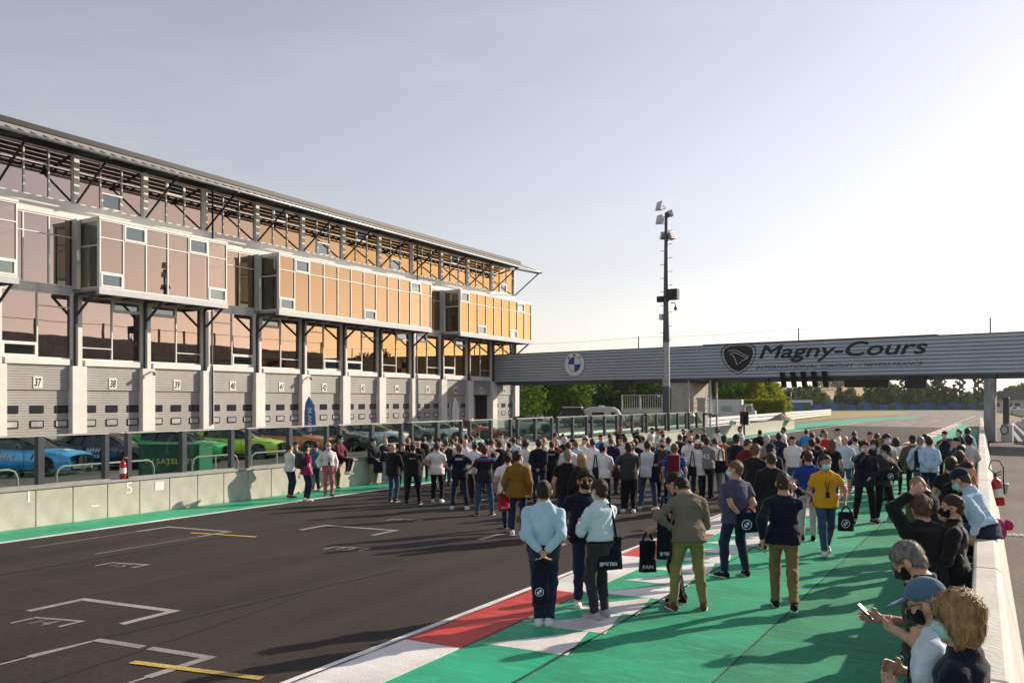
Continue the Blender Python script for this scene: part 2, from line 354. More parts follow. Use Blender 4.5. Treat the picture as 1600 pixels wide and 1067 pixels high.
for x, a, c, w, bd in ((-9.4, -4, 11, .12, .9), (-7.9, 1, 9, .10, -.7), (-13.6, 7, 17, .14, .3), (-10.4, -5, 5, .16, -.8)): wavy('tyre_mark', x, a, c, w, .0092, M_RUB, .008, bd)
# ============================================================ PIT WALL with glass screen
M_CONC = mat('pale_concrete', (0.50, 0.47, 0.41), .9, var=.14, scale=2.5, bump=.35, bscale=40, var2=.12, scale2=.5)
M_CONC2 = mat('grey_concrete', (0.33, 0.32, 0.30), .9, var=.2, scale=2, bump=.35, bscale=30, var2=.2, scale2=.6, stretch=(1, 1, .35))
M_STEELD = mat('dark_grey_steel', (0.060, 0.068, 0.080), .45, .3, var=.1, scale=4)
M_STEEL = mat('galvanised_steel', (0.42, 0.43, 0.44), .42, .6, var=.12, scale=6)
M_CAP = mat('grey_wall_cap', (0.30, 0.30, 0.29), .7, var=.15, scale=3)
M_BLACK = mat('black_plastic', (0.012, 0.012, 0.013), .45, var=.1, scale=5)
G_SCREEN = glass('green_screen_glass', (0.88, 0.96, 0.92), (0.62, 0.80, 0.74), .05)
PW = (-18.12, 34, 0)
pw = empty('pit_wall', PW, label='long pale concrete pit wall with grey cap between pit lane and track', cat='wall')
pm = MB().box(-.12, .12, -.414, .414, 0.0, .80).mesh('concrete_panel', M_CONC, .012)
y = 10.64 - .84 * 20 + .42; i = 0
while y < 84:
    o = link('concrete_panel', pm, pw); o.location = (0, y - PW[1], 0); i += 1; y += .84
core = MB(PW); core.box(-18.2, -18.04, -6.5, 83.5, 0, .79); core.build('wall_core', M_CONC2, pw)
cp = MB(PW); cp.box(-18.27, -17.97, -6.6, 56.6, .803, .86); cp.build('wall_cap', M_CAP, pw, .01)
cp = MB(PW); cp.box(-18.26, -17.98, 56.62, 83.8, .803, .90); cp.build('wall_cap', M_CONC, pw, .01)
# painted marks on the wall
def wall_mark(u0, u1, z0, z1, nm='painted_patch'):
    MB(PW).box(-17.999, -17.994, onX(u0, -18), onX(u1, -18), z0, z1).build(nm, M_WHITE, pw)
wall_mark(242, 256, .52, .74); wall_mark(43, 46.5, .55, .80); wall_mark(142, 154, .30, .33)
place_text('painted_number', '5', M_WHITE, (-17.996, onX(197, -18), .52), (0, 1, 0), (0, 0, 1), width=.16, height=.26, parent=pw, porg=PW, extrude=0.001)
# the glass screen stands on the wall in modules of two panes
def screen_module(y0, n=2, pane=1.55):
    c = (-18.12, y0, .86)
    r = empty('glass_screen', c)
    tot = n * pane + .12
    for j in range(n + 1):
        yy = y0 + .06 + j * pane
        w = .075 if 0 < j < n else .06
        MB(c).box(-18.20, -18.06, yy - w, yy + w, .861, 1.93).build('post', M_STEELD, r, .008)
    MB(c).box(-18.16, -18.09, y0, y0 + tot, 1.931, 1.965).build('top_rail', M_STEEL, r)
    MB(c).box(-18.19, -18.03, y0 + .01, y0 + tot - .01, .8615, .90).build('bottom_rail', M_CAP, r)
    for j in range(n):
        a = y0 + .06 + j * pane + .08; b = a + pane - .16
        MB(c).box(-18.132, -18.120, a, b, .91, 1.925).build('pane', G_SCREEN, r)
    return r
names = ['at the far left, before the blue coupe', 'before the front of the blue coupe', 'before the green broadcast box', 'before the lime green coupe', 'behind the person sitting on it',
         'before the pale coupe', 'before the dark grey coupe', 'before the red coupe', 'under the end of the building', 'before the parked white car', 'before the dark truck cab', 'before the caravan', 'beside the foot of the floodlight mast', 'the farthest, at the bridge pier']
for i in range(-2, 12):
    r = screen_module(12.88 + 3.69 * i)
    tag(r, 'green glass screen on the pit wall ' + names[i + 2], 'screen', 'glass screens on the pit wall')
# ============================================================ RIGHT-HAND WALL
M_WWALL = mat('whitewashed_concrete', (0.56, 0.54, 0.50), .85, var=.14, scale=1.8, bump=.4, bscale=18, var2=.1, scale2=.6)
RW = (rwx(20), 20, 0)
rw = empty('barrier_wall', RW, label='white sloped concrete barrier wall on the right with people leaning on it', cat='wall')
def rw_seg(y0, y1, m=M_WWALL, h=1.0):
    mb = MB(RW); prof = [(0, 0), (-.50, 0), (-.47, h - .03), (-.45, h), (-.25, h), (-.21, h - .04)]
    A = [(rwx(y0) + x, y0, z) for x, z in prof]; B = [(rwx(y1) + x, y1, z) for x, z in prof]
    n = len(prof); mb._add(A + B, [tuple(range(n)), tuple(reversed(range(n, 2*n)))] + [(i, i + n, (i+1) % n + n, (i+1) % n) for i in range(n)])
    mb.build('barrier_segment', m, rw, .015)
yy = -2.0
while yy < 56: rw_seg(yy, yy + 3.98); yy += 4.0
for i in range(9):   # farther, grey and lower, beyond the bridge pillar
    rw_seg(58.2 + i * 5, 58.2 + i * 5 + 4.98, M_CONC, .95)
# ============================================================ PIT BUILDING
M_WCOL = mat('white_render', (0.74, 0.72, 0.68), .75, var=.05, scale=2, bump=.1, bscale=30, var2=.06, scale2=.5)
M_WPAN = mat('white_panel', (0.72, 0.70, 0.66), .5, var=.04, scale=1)
M_FRAME = mat('white_window_frame', (0.76, 0.75, 0.73), .4, var=.03, scale=3)
M_GREYC = mat('light_grey_paint', (0.52, 0.53, 0.54), .5, var=.06, scale=3)
M_DOOR = mat('grey_door_metal', (0.37, 0.36, 0.34), .5, .1, var=.06, scale=.8, var2=.05, scale2=4)
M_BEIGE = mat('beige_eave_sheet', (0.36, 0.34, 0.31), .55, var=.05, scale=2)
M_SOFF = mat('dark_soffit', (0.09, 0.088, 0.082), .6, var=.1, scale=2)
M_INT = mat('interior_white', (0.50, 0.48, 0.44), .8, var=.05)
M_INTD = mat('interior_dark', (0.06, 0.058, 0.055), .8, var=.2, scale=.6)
G_BRONZE = glass('bronze_mirror_glass', (0.40, 0.26, 0.18), (0.62, 0.36, 0.17), .62, .012)
G_BLUER_SKY = glass('bluer_sky_mirror_glass', (0.36, 0.26, 0.22), (0.52, 0.35, 0.32), .55, .012)  # rose tint stands for the bluer sky mirrored at the near end; unused
def g_bay(k):  # reflection tint steps rose to bronze, painting in the mirrored sky's gradient
    t = min(1, max(0, (k + 1) / 6.0)); a, b_ = (0.70, 0.535, 0.48), (0.64, 0.385, 0.165); n = round(t * 4)
    return glass('sky_tint_mirror_%d' % n, (0.42, 0.30, 0.22), tuple(x + (y - x) * n / 4 for x, y in zip(a, b_)), .55, .012)
G_CLEAR = glass('clear_window_glass', (0.50, 0.62, 0.58), (0.75, 0.82, 0.84), .22)
G_SIDE = glass('pale_green_glass', (0.72, 0.86, 0.78), (0.8, 0.9, 0.86), .12)
G_DW = mat('door_window_glass', (0.03, 0.03, 0.04), .08, var=.2, scale=.7, spec=.8)
XF, BAY, Y0 = -44.0, 4.3, 28.2
def YK(k): return Y0 + BAY * k
K0, K1 = -5, 11
PB = (XF, 46, 0)
pb = empty('pit_building', PB, label='long three storey pit building with bronze glass and numbered grey garage doors', cat='building')
def P(name, mb, m, parent=None, bevel=0.0):
    mb.org = PB; return mb.build(name, m, parent or pb, bevel)
# shell behind the glass
P('floor_slab', MB().box(-58, XF - .14, YK(K0), YK(K1) - .05, 4.45, 4.75), M_INT)
P('floor_slab', MB().box(-58, XF - .12, YK(K0), YK(K1) - .05, 8.50, 8.80), M_INT)
P('floor_slab', MB().box(-58, XF - .12, YK(K0), YK(K1) - .05, 12.55, 13.2), M_INT)
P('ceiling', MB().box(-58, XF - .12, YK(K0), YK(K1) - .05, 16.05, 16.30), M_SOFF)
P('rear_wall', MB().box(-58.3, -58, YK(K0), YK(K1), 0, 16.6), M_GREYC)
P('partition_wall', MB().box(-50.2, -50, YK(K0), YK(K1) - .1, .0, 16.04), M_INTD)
P('end_wall', MB().box(-58, XF - .3, YK(K1), YK(K1) + .25, 0, 16.6), M_GREYC)
P('end_wall', MB().box(-58, XF - .3, YK(K0) - .25, YK(K0), 0, 16.6), M_GREYC)
for k in range(K0, K1 + 1):    # round inner columns, pale, seen through the glass
    if k % 2 == 0: P('inner_column', MB().tube([(XF - 1.4, YK(k) + 1.5, 4.76), (XF - 1.4, YK(k) + 1.5, 16.0)], .22, 10), M_INT)
# facade columns
for k in range(K0, K1 + 1):
    y = YK(k); e = .0
    P('column', MB().box(XF - .3, XF + .40, y - .42, y + .42, 0, 4.56), M_WCOL, None, .015)
    P('column', MB().box(XF - .3, XF + .16, y - .24, y + .30, 4.561, 8.50), M_WCOL)
    P('steel_post', MB().box(XF + .161, XF + .36, y - .21, y - .08, 4.57, 8.36), M_STEELD)
    P('column', MB().box(XF - .25, XF + .12, y - .15, y + .15, 13.351, 16.02), M_WCOL)
    if k < K1: P('bay_sill', MB().box(XF - .2, XF + .22, y + .421, y + BAY - .421, 4.60, 4.92), M_WCOL, None, .01)
    # eave strut: from the column foot out to the rail
    st = P('eave_strut', MB().bar((XF + .14, y, 13.42), (-41.05, y, 15.50), .08, .09), M_BLACK)
    P('strut_bracket', MB().box(-41.2, -40.9, y - .09, y + .09, 15.40, 15.56), M_BLACK, st)
    P('eave_rafter', MB().bar((XF + .1, y, 16.12), (-41.1, y, 15.42), .08, .14), M_SOFF)
P('spandrel_band', MB().box(XF - .1, XF + .06, YK(K0), YK(K1), 12.50, 13.35), M_WPAN)
P('spandrel_band', MB().box(XF - .1, XF + .05, YK(K0), YK(K1), 8.44, 8.80), M_GREYC)
# garage doors
def ribbed(y0, y1, z0, z1, x, n):
    mb = MB(); dz = (z1 - z0) / n
    for i in range(n):
        a = z0 + i * dz
        v = [(x - .03, y, z) for z in (a, a + dz * .12) for y in (y0, y1)]
        mb.quad((x - .025, y0, a), (x - .025, y1, a), (x, y1, a + dz * .14), (x, y0, a + dz * .14))
        mb.quad((x, y0, a + dz * .14), (x, y1, a + dz * .14), (x, y1, a + dz * .9), (x, y0, a + dz * .9))
        mb.quad((x, y0, a + dz * .9), (x, y1, a + dz * .9), (x - .025, y1, a + dz), (x - .025, y0, a + dz))
    return mb
M_PLATE = mat('number_plate_white', (0.75, 0.74, 0.72), .5, var=.03)
M_INK = mat('black_ink', (0.01, 0.01, 0.012), .6, var=0)
M_DWL = mat('door_window_pale', (0.40, 0.39, 0.40), .25, var=.3, scale=1.2, spec=.6)
for k in range(K0, K1):
    a, b = YK(k) + .42, YK(k + 1) - .42
    hd = P('door_header', ribbed(a, b, 3.26, 4.60, XF + .11, 10), M_DOOR)
    num = 38 + k
    if num > 0:
        pl = P('number_plate', MB().box(XF + .115, XF + .14, (a+b)/2 - .24, (a+b)/2 + .24, 3.36, 3.96), M_PLATE, hd)
        place_text('door_number', str(num), M_INK, (XF + .143, (a+b)/2 - .19, 3.44), (0, 1, 0), (0, 0, 1), width=.38, height=.44, parent=hd, porg=PB, extrude=0.001, bold=.03, shear=.2)
    if num == 47:       # the one door standing open: dark garage
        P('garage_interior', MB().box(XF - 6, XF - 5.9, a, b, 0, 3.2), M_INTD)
        P('inner_screen', MB().box(XF - 1.5, XF - 1.45, b - .9, b - .3, 0, 3.1), M_PLATE)
        continue
    dr = P('garage_door', ribbed(a, b, 0.0, 3.25, XF + .03, 24), M_DOOR)
    for zi, (z, mt) in enumerate(((2.05, G_DW), (1.28, M_DWL))):
        for j in range(3):
            yc = a + (b - a) * (.115 + .385 * j)
            P('door_window', MB().box(XF + .031, XF + .05, yc - .36, yc + .36, z, z + .40), M_BLACK, dr, .03)
            P('door_window_pane', MB().box(XF + .0505, XF + .054, yc - .30, yc + .30, z + .06, z + .34), mt, dr)
# windows: a frame with its panes
def window(y0, y1, z0, z1, x, cols, rows_of, sashes=(), gl=G_BRONZE, fr=.07, axis='y', dep=.10):
    """cols: number of equal panes; rows_of(j): heights of horizontal bars of pane j; sashes: {j: (za, zb)} opening lights with a thick frame and clear glass"""
    mb = MB()
    B = (lambda ya, yb, za, zb, xa, xb: mb.box(xa, xb, ya, yb, za, zb)) if axis == 'y' else (lambda ya, yb, za, zb, xa, xb: mb.box(ya, yb, x + (xa - x), x + (xb - x), za, zb))
    w = (y1 - y0) / cols; h = fr / 2
    B(y0, y1, z0, z0 + fr, x - dep/2, x + dep/2); B(y0, y1, z1 - fr, z1, x - dep/2, x + dep/2)
    for j in range(cols + 1):
        yy = min(max(y0 + j * w, y0 + h), y1 - h); B(yy - h, yy + h, z0 + fr, z1 - fr, x - dep/2 + .004, x + dep/2 + .004)
    panes = []
    for j in range(cols):
        a, b = y0 + j * w + h, y0 + (j + 1) * w - h
        if j == 0: a += h
        if j == cols - 1: b -= h
        cuts = sorted(rows_of(j)); zs = [z0 + fr] + cuts + [z1 - fr]
        for c in cuts: B(a, b, c - h * .8, c + h * .8, x - dep/2 + .008, x + dep/2 + .002)
        for i in range(len(zs) - 1):
            za, zb = zs[i] + (h * .8 if i else 0), zs[i+1] - (h * .8 if i < len(zs) - 2 else 0)
            sash = (j, i) in sashes
            if sash:
                t = .10
                B(a, b, za, za + t, x - dep/2, x + dep/2 + .03); B(a, b, zb - t, zb, x - dep/2, x + dep/2 + .03)
                B(a, a + t, za + t, zb - t, x - dep/2, x + dep/2 + .03); B(b - t, b, za + t, zb - t, x - dep/2, x + dep/2 + .03)
            panes.append((a, b, za, zb, sash))
    o = P('window', mb, M_FRAME)
    for a, b, za, zb, sash in panes:
        g = G_CLEAR if sash else gl
        ti = random.uniform(-.003, .003)
        q = MB()
        if axis == 'y': q._add([(x - .01 + ti, a, za), (x - .01 - ti, b, za), (x - .01 - ti, b, zb), (x - .01 + ti, a, zb)], [(0, 1, 2, 3)])
        else: q._add([(a, x, za), (b, x, za), (b, x, zb), (a, x, zb)], [(0, 1, 2, 3)])
        P('pane', q, g, o)
    return o
random.seed(5)
# first floor: two panes to a bay
first = {-1: ('s_lo', 'b_hi'), 0: ('b_lo', 's_hi'), 1: ('s_hi', 'b_lo'), 2: ('b_hi', 's_lo'), 3: ('s_hi', 'b_lo'), 4: ('b_hi', 's_lo'), 5: ('s_lo', 'b_hi'), 6: ('b_lo', 's_hi'), 7: ('s_hi', 'b_lo'), 8: ('s_lo', 's_hi'), 9: ('b_hi', 'b_lo'), 10: ('b_hi', 'b_hi')}
for k in range(K0, K1):
    kinds = first.get(k, ('b_lo', 's_hi'))
    cut = {'s_lo': 5.72, 'b_lo': 5.60, 's_hi': 7.72, 'b_hi': 7.70}
    sa = {(j, 0 if q == 's_lo' else 1) for j, q in enumerate(kinds) if q[0] == 's'}
    window(YK(k) + .30, YK(k+1) - .24, 4.93, 8.43, XF - .02, 2, lambda j: [cut[kinds[j]]], sa, g_bay(k - 1))
# third floor: three panes to a bay under the eave
third = {0: (1, 0), 1: (1, 2), 3: (1, 2), 4: (1, 0), 5: (1, 2), 6: (1, 0), 8: (1, 2), 9: None, 10: (1, 0)}
for k in range(K0, K1):
    s = third.get(k)
    def rows(j, s=s): return ([14.35] if s and s == (j, 0) else []) + [15.10]
    sa = set()
    if s: sa = {(1, 0)} if s[1] == 0 else {(1, 1)}
    window(YK(k) + .15, YK(k+1) - .15, 13.36, 16.02, XF - .03, 3, rows, sa, g_bay(k))
# second floor: glass boxes standing proud of the wall, single bays set back between them
XB = -42.0
boxes = [(-5, -1, {(2, 'lo'), (11, 'lo'), (7, 'hi')}), (0, 2, {(0, 'lo'), (1, 'hi'), (4, 'hi'), (5, 'lo')}), (3, 7, {(0, 'lo'), (1, 'hi'), (6, 'lo'), (10, 'hi')}), (8, 11, {(0, 'hi'), (2, 'lo'), (6, 'lo'), (7, 'hi')})]
for k0, k1, ss in boxes:
    a, b = YK(k0) + .05, YK(k1) - .0
    n = (k1 - k0) * 3
    sd_ = dict(ss)
    def rows(j): return ([9.55] if sd_.get(j) == 'lo' else []) + [11.40]
    sa = {(j, 0 if q == 'lo' else 1) for j, q in ss}
    window(a, b, 8.70, 12.36, XB, n, rows, sa, g_bay(k0), .075)
    for yy in (a + .03, b - .03):      # glazed side walls
        window(XF + .07, XB - .06, 8.70, 12.36, yy, 1, lambda j: [11.0], (), G_SIDE, .09, axis='x')
    P('box_roof', MB().box(XF + .06, XB + .08, a - .04, b + .04, 12.361, 12.49), M_WPAN)
    P('box_floor', MB().box(XF + .05, XB + .02, a, b, 8.52, 8.695), M_INT)
    P('box_edge_beam', MB().box(XB - .12, XB + .10, a - .05, b + .05, 8.38, 8.69), M_GREYC)
    P('box_edge_beam', MB().box(XF + .05, XB - .121, a - .05, a + .13, 8.38, 8.515), M_GREYC)
    for k in range(k0, k1 + 1):
        y = YK(k) - .12
        P('box_strut', MB().bar((XF + .36, y, 7.35), (XB - .2, y, 8.42), .09, .12), M_STEELD)
        P('floor_joist', MB().box(XF + .17, XB - .13, y - .06, y + .06, 8.36, 8.515), M_STEELD)
        if k < k1:
            for t in (1, 2): P('floor_joist', MB().box(XF + .17, XB - .13, y + t*BAY/3 - .04, y + t*BAY/3 + .04, 8.40, 8.515), M_STEELD)
for k in (-1, 2, 7):
    window(YK(k) + .06, YK(k+1) - .10, 8.82, 12.48, XF - .02, 3, lambda j: [11.5], (), g_bay(k))
    P('recess_post', MB().box(XF + .06, XF + .5, YK(k+1) - .24, YK(k+1) - .02, 8.7, 12.49), M_GREYC)
# eave: sheet sloping down from the gutter to the rail, dark slatted underside
ya, yb = YK(K0), YK(K1)
nsl = 6
for i in range(nsl):      # solid eave split into slats, gaps added so sun reaches the columns
    t0 = i / nsl; x0, z0 = -42.95 + 1.95 * t0, 16.42 - .86 * t0; x1, z1 = x0 + .235, z0 - .104
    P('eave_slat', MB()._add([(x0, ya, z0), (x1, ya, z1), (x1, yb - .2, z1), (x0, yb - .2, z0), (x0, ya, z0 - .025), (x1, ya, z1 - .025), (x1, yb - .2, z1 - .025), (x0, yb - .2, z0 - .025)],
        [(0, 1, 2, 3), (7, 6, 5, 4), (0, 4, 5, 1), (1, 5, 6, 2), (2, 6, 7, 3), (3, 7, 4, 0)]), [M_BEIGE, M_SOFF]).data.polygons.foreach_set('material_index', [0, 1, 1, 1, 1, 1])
gt = P('roof', MB().box(-58.4, -43.25, ya - .3, yb - .1, 16.35, 16.72), M_SOFF)
P('gutter', MB().box(-43.34, -43.12, ya - .3, yb - .1, 16.52, 16.80), M_BLACK, gt)
P('eave_rail', MB().tube([(-40.96, ya, 15.52), (-40.96, yb + .1, 15.52)], .075, 8), M_STEEL)
P('eave_rail', MB().bar((-43.3, yb - .02, 16.5), (-40.7, yb - .02, 15.42), .06, .12), M_STEEL)
blade = MB().box(-.55, 0, -.015, .015, -.12, .06).mesh('eave_blade', M_SOFF)
y = ya + .3
while y < yb - .2:
    o = link('eave_blade', blade, pb); o.location = (-41.15 - PB[0], y - PB[1], 15.62); o.rotation_euler = (0, R(23), 0); y += .62
for x, z in (): P('soffit_purlin', MB().box(x - .05, x + .05, ya, yb - .25, z - .06, z + .06), M_SOFF)
P('soffit', MB().box(-43.95, -43.22, ya, yb - .25, 16.40, 16.44), M_SOFF)
# rain pipes down the front
for k in (2, 7):
    y = YK(k) + .34
    P('rain_pipe', MB().tube([(XF + .35, y, 16.3), (XF + .35, y, 12.6), (XF + .35, y + .15, 12.45)], .06, 8), M_BLACK)
    P('rain_pipe', MB().tube([(XF + .3, y, 8.4), (XF + .3, y, 5.0), (XF + .47, y - .1, 4.6), (XF + .47, y - .1, 1.2)], .055, 8), M_STEELD)
# ============================================================ FOOTBRIDGE over the straight
M_CLAD = mat('grey_cladding', (0.42, 0.47, 0.53), .42, .1, var=.07, scale=.6, var2=.06, scale2=4)
M_CLADD = mat('dark_cladding', (0.10, 0.105, 0.115), .45, .3, var=.1, scale=.8)
M_LOGO = mat('near_black_vinyl', (0.014, 0.015, 0.02), .5, var=0)
M_SIGNW = mat('sign_white', (0.78, 0.78, 0.78), .35, var=0)
M_SIGNB = mat('sign_blue', (0.005, 0.07, 0.33), .35, var=0)
M_SIGNG = mat('sign_grey', (0.50, 0.51, 0.53), .35, var=0)
BD = Vector((0.98845, -0.15156, 0)); BA = math.atan2(BD.y, BD.x)
br = empty('footbridge', (-44.0, 71.2, 0), BA, 'grey ribbed footbridge carrying the circuit name over the track', 'bridge')
S0, S1, ZB, ZT = 0.35, 66.0, 4.52, 7.12
MB().box(S0, S1, .12, 3.4, ZB + .02, ZT - .02).build('bridge_core', M_CLADD, br)
ns = 10; dz = (ZT - ZB) / ns
for i in range(ns):
    a = ZB + i * dz
    MB().prism([(S0, .118, a + .004), (S0, 0.0, a + .03), (S0, 0.0, a + dz - .03), (S0, .118, a + dz - .004)], (S1 - S0, 0, 0)).build('cladding_slat', M_CLAD, br)
MB().box(S0, S1, -.03, 3.45, ZT - .01, ZT + .06).build('roof_coping', M_CLADD, br)
MB().box(S0 + 22, S0 + 39.5, .2, 3.3, ZT + .061, ZT + .14).build('roof_coping', M_CLADD, br)
MB().box(S0, S1, -.03, 3.45, ZB - .08, ZB + .005).build('bottom_edge', M_CLADD, br)
MB().box(S0, S1, .3, .55, ZB - .32, ZB - .081).build('girder', M_CLADD, br)
MB().box(S0, S1, 2.8, 3.05, ZB - .32, ZB - .081).build('girder', M_CLADD, br)
prev = None
for s_ in (2.0, 16.18, 30.15, 43.04, 57.0):
    MB().tube([(s_, .5, ZT), (s_, .5, ZT + 1.08)], .05, 6).build('mast', M_STEELD, br)
    if prev is not None: MB().tube([(prev + (s_ - prev) * t / 8, .5, ZT + 1.02 - .12 * math.sin(math.pi * t / 8)) for t in range(9)], .012, 4).build('wire', M_STEELD, br)
    prev = s_
# piers
MB().box(19.4, 21.45, .35, 3.1, 0, ZB - .33).build('concrete_pier', M_CONC, br, .03)
MB().box(42.75, 43.4, -.05, .65, 0, ZB - .33).build('concrete_pier', mat('stained_concrete', (0.30, 0.305, 0.31), .9, var=.35, scale=3, bump=.3, bscale=20, var2=.25, scale2=1.2, stretch=(1, 1, .25)), br, .04)
MB().box(42.7, 43.45, -.1, .7, ZB - .329, ZB - .085).build('pier_head', M_STEELD, br)
# --- round emblem sign
def disc(mb, c, r, y0, y1, n=48, a0=0, a1=2*math.pi):
    full = abs(a1 - a0 - 2*math.pi) < 1e-6
    pts = [(c[0] + r*math.cos(a0 + (a1-a0)*k/n), y1, c[1] + r*math.sin(a0 + (a1-a0)*k/n)) for k in range(n if full else n + 1)]
    if not full: pts = [(c[0], y1, c[1])] + pts
    return mb.prism(pts, (0, y0 - y1, 0))
def roundel(parent, c, r, y, M, names=True):
    """ring with three letters round two blue and two white quarters; faces -y"""
    disc(MB(), c, r, y, y - .10).build('emblem_disc', M_SIGNG, parent)
    disc(MB(), c, r * .955, y - .101, y - .108).build('emblem_ring', M_SIGNW, parent)
    for q in range(4):
        disc(MB(), c, r * .60, y - .109, y - .118, 12, q * math.pi / 2, (q + 1) * math.pi / 2).build('emblem_quarter', M_SIGNB if q % 2 else M_SIGNW, parent)
    mb = MB(); n = 48
    for k in range(n):
        a, b = 2*math.pi*k/n, 2*math.pi*(k+1)/n
        mb.quad(*[(c[0] + rr*math.cos(t), y - .120, c[1] + rr*math.sin(t)) for rr, t in ((r*.60, a), (r*.60, b), (r*.63, b), (r*.63, a))][::-1])
    mb.build('emblem_outline', M_LOGO, parent)
    for ch, ang in (('B', 135), ('M', 90), ('W', 45)):
        a = R(ang); u = Vector((math.cos(a), 0, math.sin(a))); x = Vector((math.sin(a), 0, -math.cos(a)))
        place_text('emblem_letter', ch, M_LOGO, Vector((c[0], y - .112, c[1])) + u * r * .69 - x * r * .11, x, u, width=r*.22, height=r*.2, parent=parent, extrude=.004, bold=.02)
rd = empty('round_emblem', (-44 + BD.x * 9.9, 71.2 + BD.y * 9.9, 0), BA, 'round white and blue quartered emblem sign fixed to the footbridge', 'sign')
roundel(rd, (0, 5.98), 1.09, -.03, 1)
# --- shield and lettering
sg = empty('circuit_lettering', (-44.0, 71.2, 0), BA, 'dark circuit name lettering with shield on the grey footbridge', 'sign')
def shield(cx, cz, w, h, off=0.0):
    pts = [(0, .5), (.28, .49), (.46, .40), (.5, .22), (.46, 0), (.36, -.22), (.2, -.40), (0, -.5)]
    pts = pts + [(-x, z) for x, z in pts[-2:0:-1]]
    return [(cx + x * w, off, cz + z * h) for x, z in pts]
outer, inner = shield(25.52, 5.98, 3.0, 2.40, -.012), shield(25.52, 5.98, 2.84, 2.26, -.012)
rg = MB()
for i in range(len(outer)):
    j = (i + 1) % len(outer); rg.quad(outer[i], inner[i], inner[j], outer[j])
rg.build('shield_outline', M_LOGO, sg)
MB().prism(shield(25.52, 6.02, 2.45, 2.05, -.005), (0, -.012, 0)).build('shield', M_LOGO, sg)
tk = [(-.78, .42), (-.55, .55), (-.1, .5), (.35, .22), (.78, -.02), (.62, -.12), (.25, .08), (-.12, .3), (-.5, .36), (-.62, .25), (-.35, .12), (-.22, -.2), (-.08, -.62), (.12, -.5), (.3, -.3), (.72, -.12)]
MB().tube([(25.52 + x * 1.15, -.022, 6.15 + z * 1.0) for x, z in tk], .035, 5).build('track_outline', M_SIGNG, sg)
XA, UP = (1, 0, 0), (0, 0, 1)
for dx_, dz_, dy_ in ((0, 0, 0), (.07, .0, .0015), (.035, .035, .003), (.035, -.035, .0045)):   # strokes laid side by side make the letters heavy
    place_text('name_lettering', 'Magny-Cours', M_LOGO, (27.22 + dx_, -.006 - dy_, 5.64 + dz_), XA, UP, width=12.05, height=1.32, parent=sg, extrude=.004, bold=0.0, shear=.28, spacing=.98)
place_text('small_lettering', 'INTERNATIONAL CIRCUIT', M_LOGO, (26.95, -.006, 5.13), XA, UP, width=7.5, height=.27, parent=sg, extrude=.004, bold=.0, shear=.25)
place_text('small_lettering', '/ NEVERS FRANCE', M_LOGO, (34.75, -.006, 5.13), XA, UP, width=4.3, height=.27, parent=sg, extrude=.004, bold=-.004, shear=.25)
# --- things hung under the bridge
def hung(name, s0, s1, z0, z1, label, cat, y0=-.28, y1=.1, slats=0, group=None):
    c = Vector((-44, 71.2, 0)) + BD * ((s0 + s1) / 2); o = empty(name, (c.x, c.y, 0), BA, label, cat, group); h = (s1 - s0) / 2
    MB().box(-h, h, y0, y1, z0, z1).build('housing', M_BLACK, o, .02)
    for t in (-.6, .6): MB().tube([(h * t, (y0+y1)/2 + .25, z1 - .05), (h * t, (y0+y1)/2 + .25, ZB + .02)], .03, 6).build('hanger', M_STEELD, o)
    for i in range(slats):
        x = -h + .08 + (2*h - .16) * (i + .5) / slats
        MB().box(x - .02, x + .02, y0 - .03, y0 - .002, z0 + .06, z1 - .06).build('louvre', M_STEELD, o)
    return o
hung('display_board', 33.79, 36.83, 3.66, 4.24, 'long flat black display board hung under the footbridge', 'display')
hung('signal_box', 37.89, 39.26, 3.56, 4.42, 'square black louvred signal box hung right of the display board', 'signal', slats=9)
hung('signal_box', 14.05, 15.67, 3.59, 4.46, 'square black louvred signal box under the bridge left of the floodlight mast', 'signal', slats=11)
ordn = ['leftmost', 'second from left', 'middle', 'fourth from left', 'rightmost']
for i in range(5):
    s_ = 29.25 + i * .79; c = Vector((-44, 71.2, 0)) + BD * s_
    o = empty('start_light', (c.x, c.y, 0), BA, 'black vertical start light panel under the lettering, %s of five' % ordn[i], 'start light', 'start lights under the footbridge')
    b = MB(); b.prism([(-.30, -.10, 4.88), (.08, -.10, 4.88), (.24, -.10, 3.70), (-.14, -.10, 3.70)], (0, -.16, 0)); b.build('panel', M_BLACK, o, .012)
    for k in range(4):
        z = 3.88 + .27 * k; x = .05 - (z - 3.7) * .135
        MB().lathe([(.115, -.262), (.12, -.36), (.10, -.36), (.09, -.268), (0, -.265)], (x, 0, z), 12, 'y').build('lamp_hood', M_BLACK, o)
    if i == 0: MB().bar((-.3, -.18, 3.66), (4*.79 + .3, -.18, 3.66), .05, .05).build('tie_bar', M_BLACK, o)
hk = empty('hanging_hook', (-44 + BD.x * 27.9, 71.2 + BD.y * 27.9, 0), BA, 'small dark hook hanging under the footbridge', 'hook')
MB().tube([(0, .2, 4.5), (0, .2, 4.2)], .05, 6).build('shank', M_STEELD, hk); MB().tube([(.0, .2, 4.2), (.09, .2, 4.1), (.1, .2, 3.98), (0, .2, 3.9), (-.1, .2, 3.97)], .045, 6).build('hook', M_STEELD, hk)
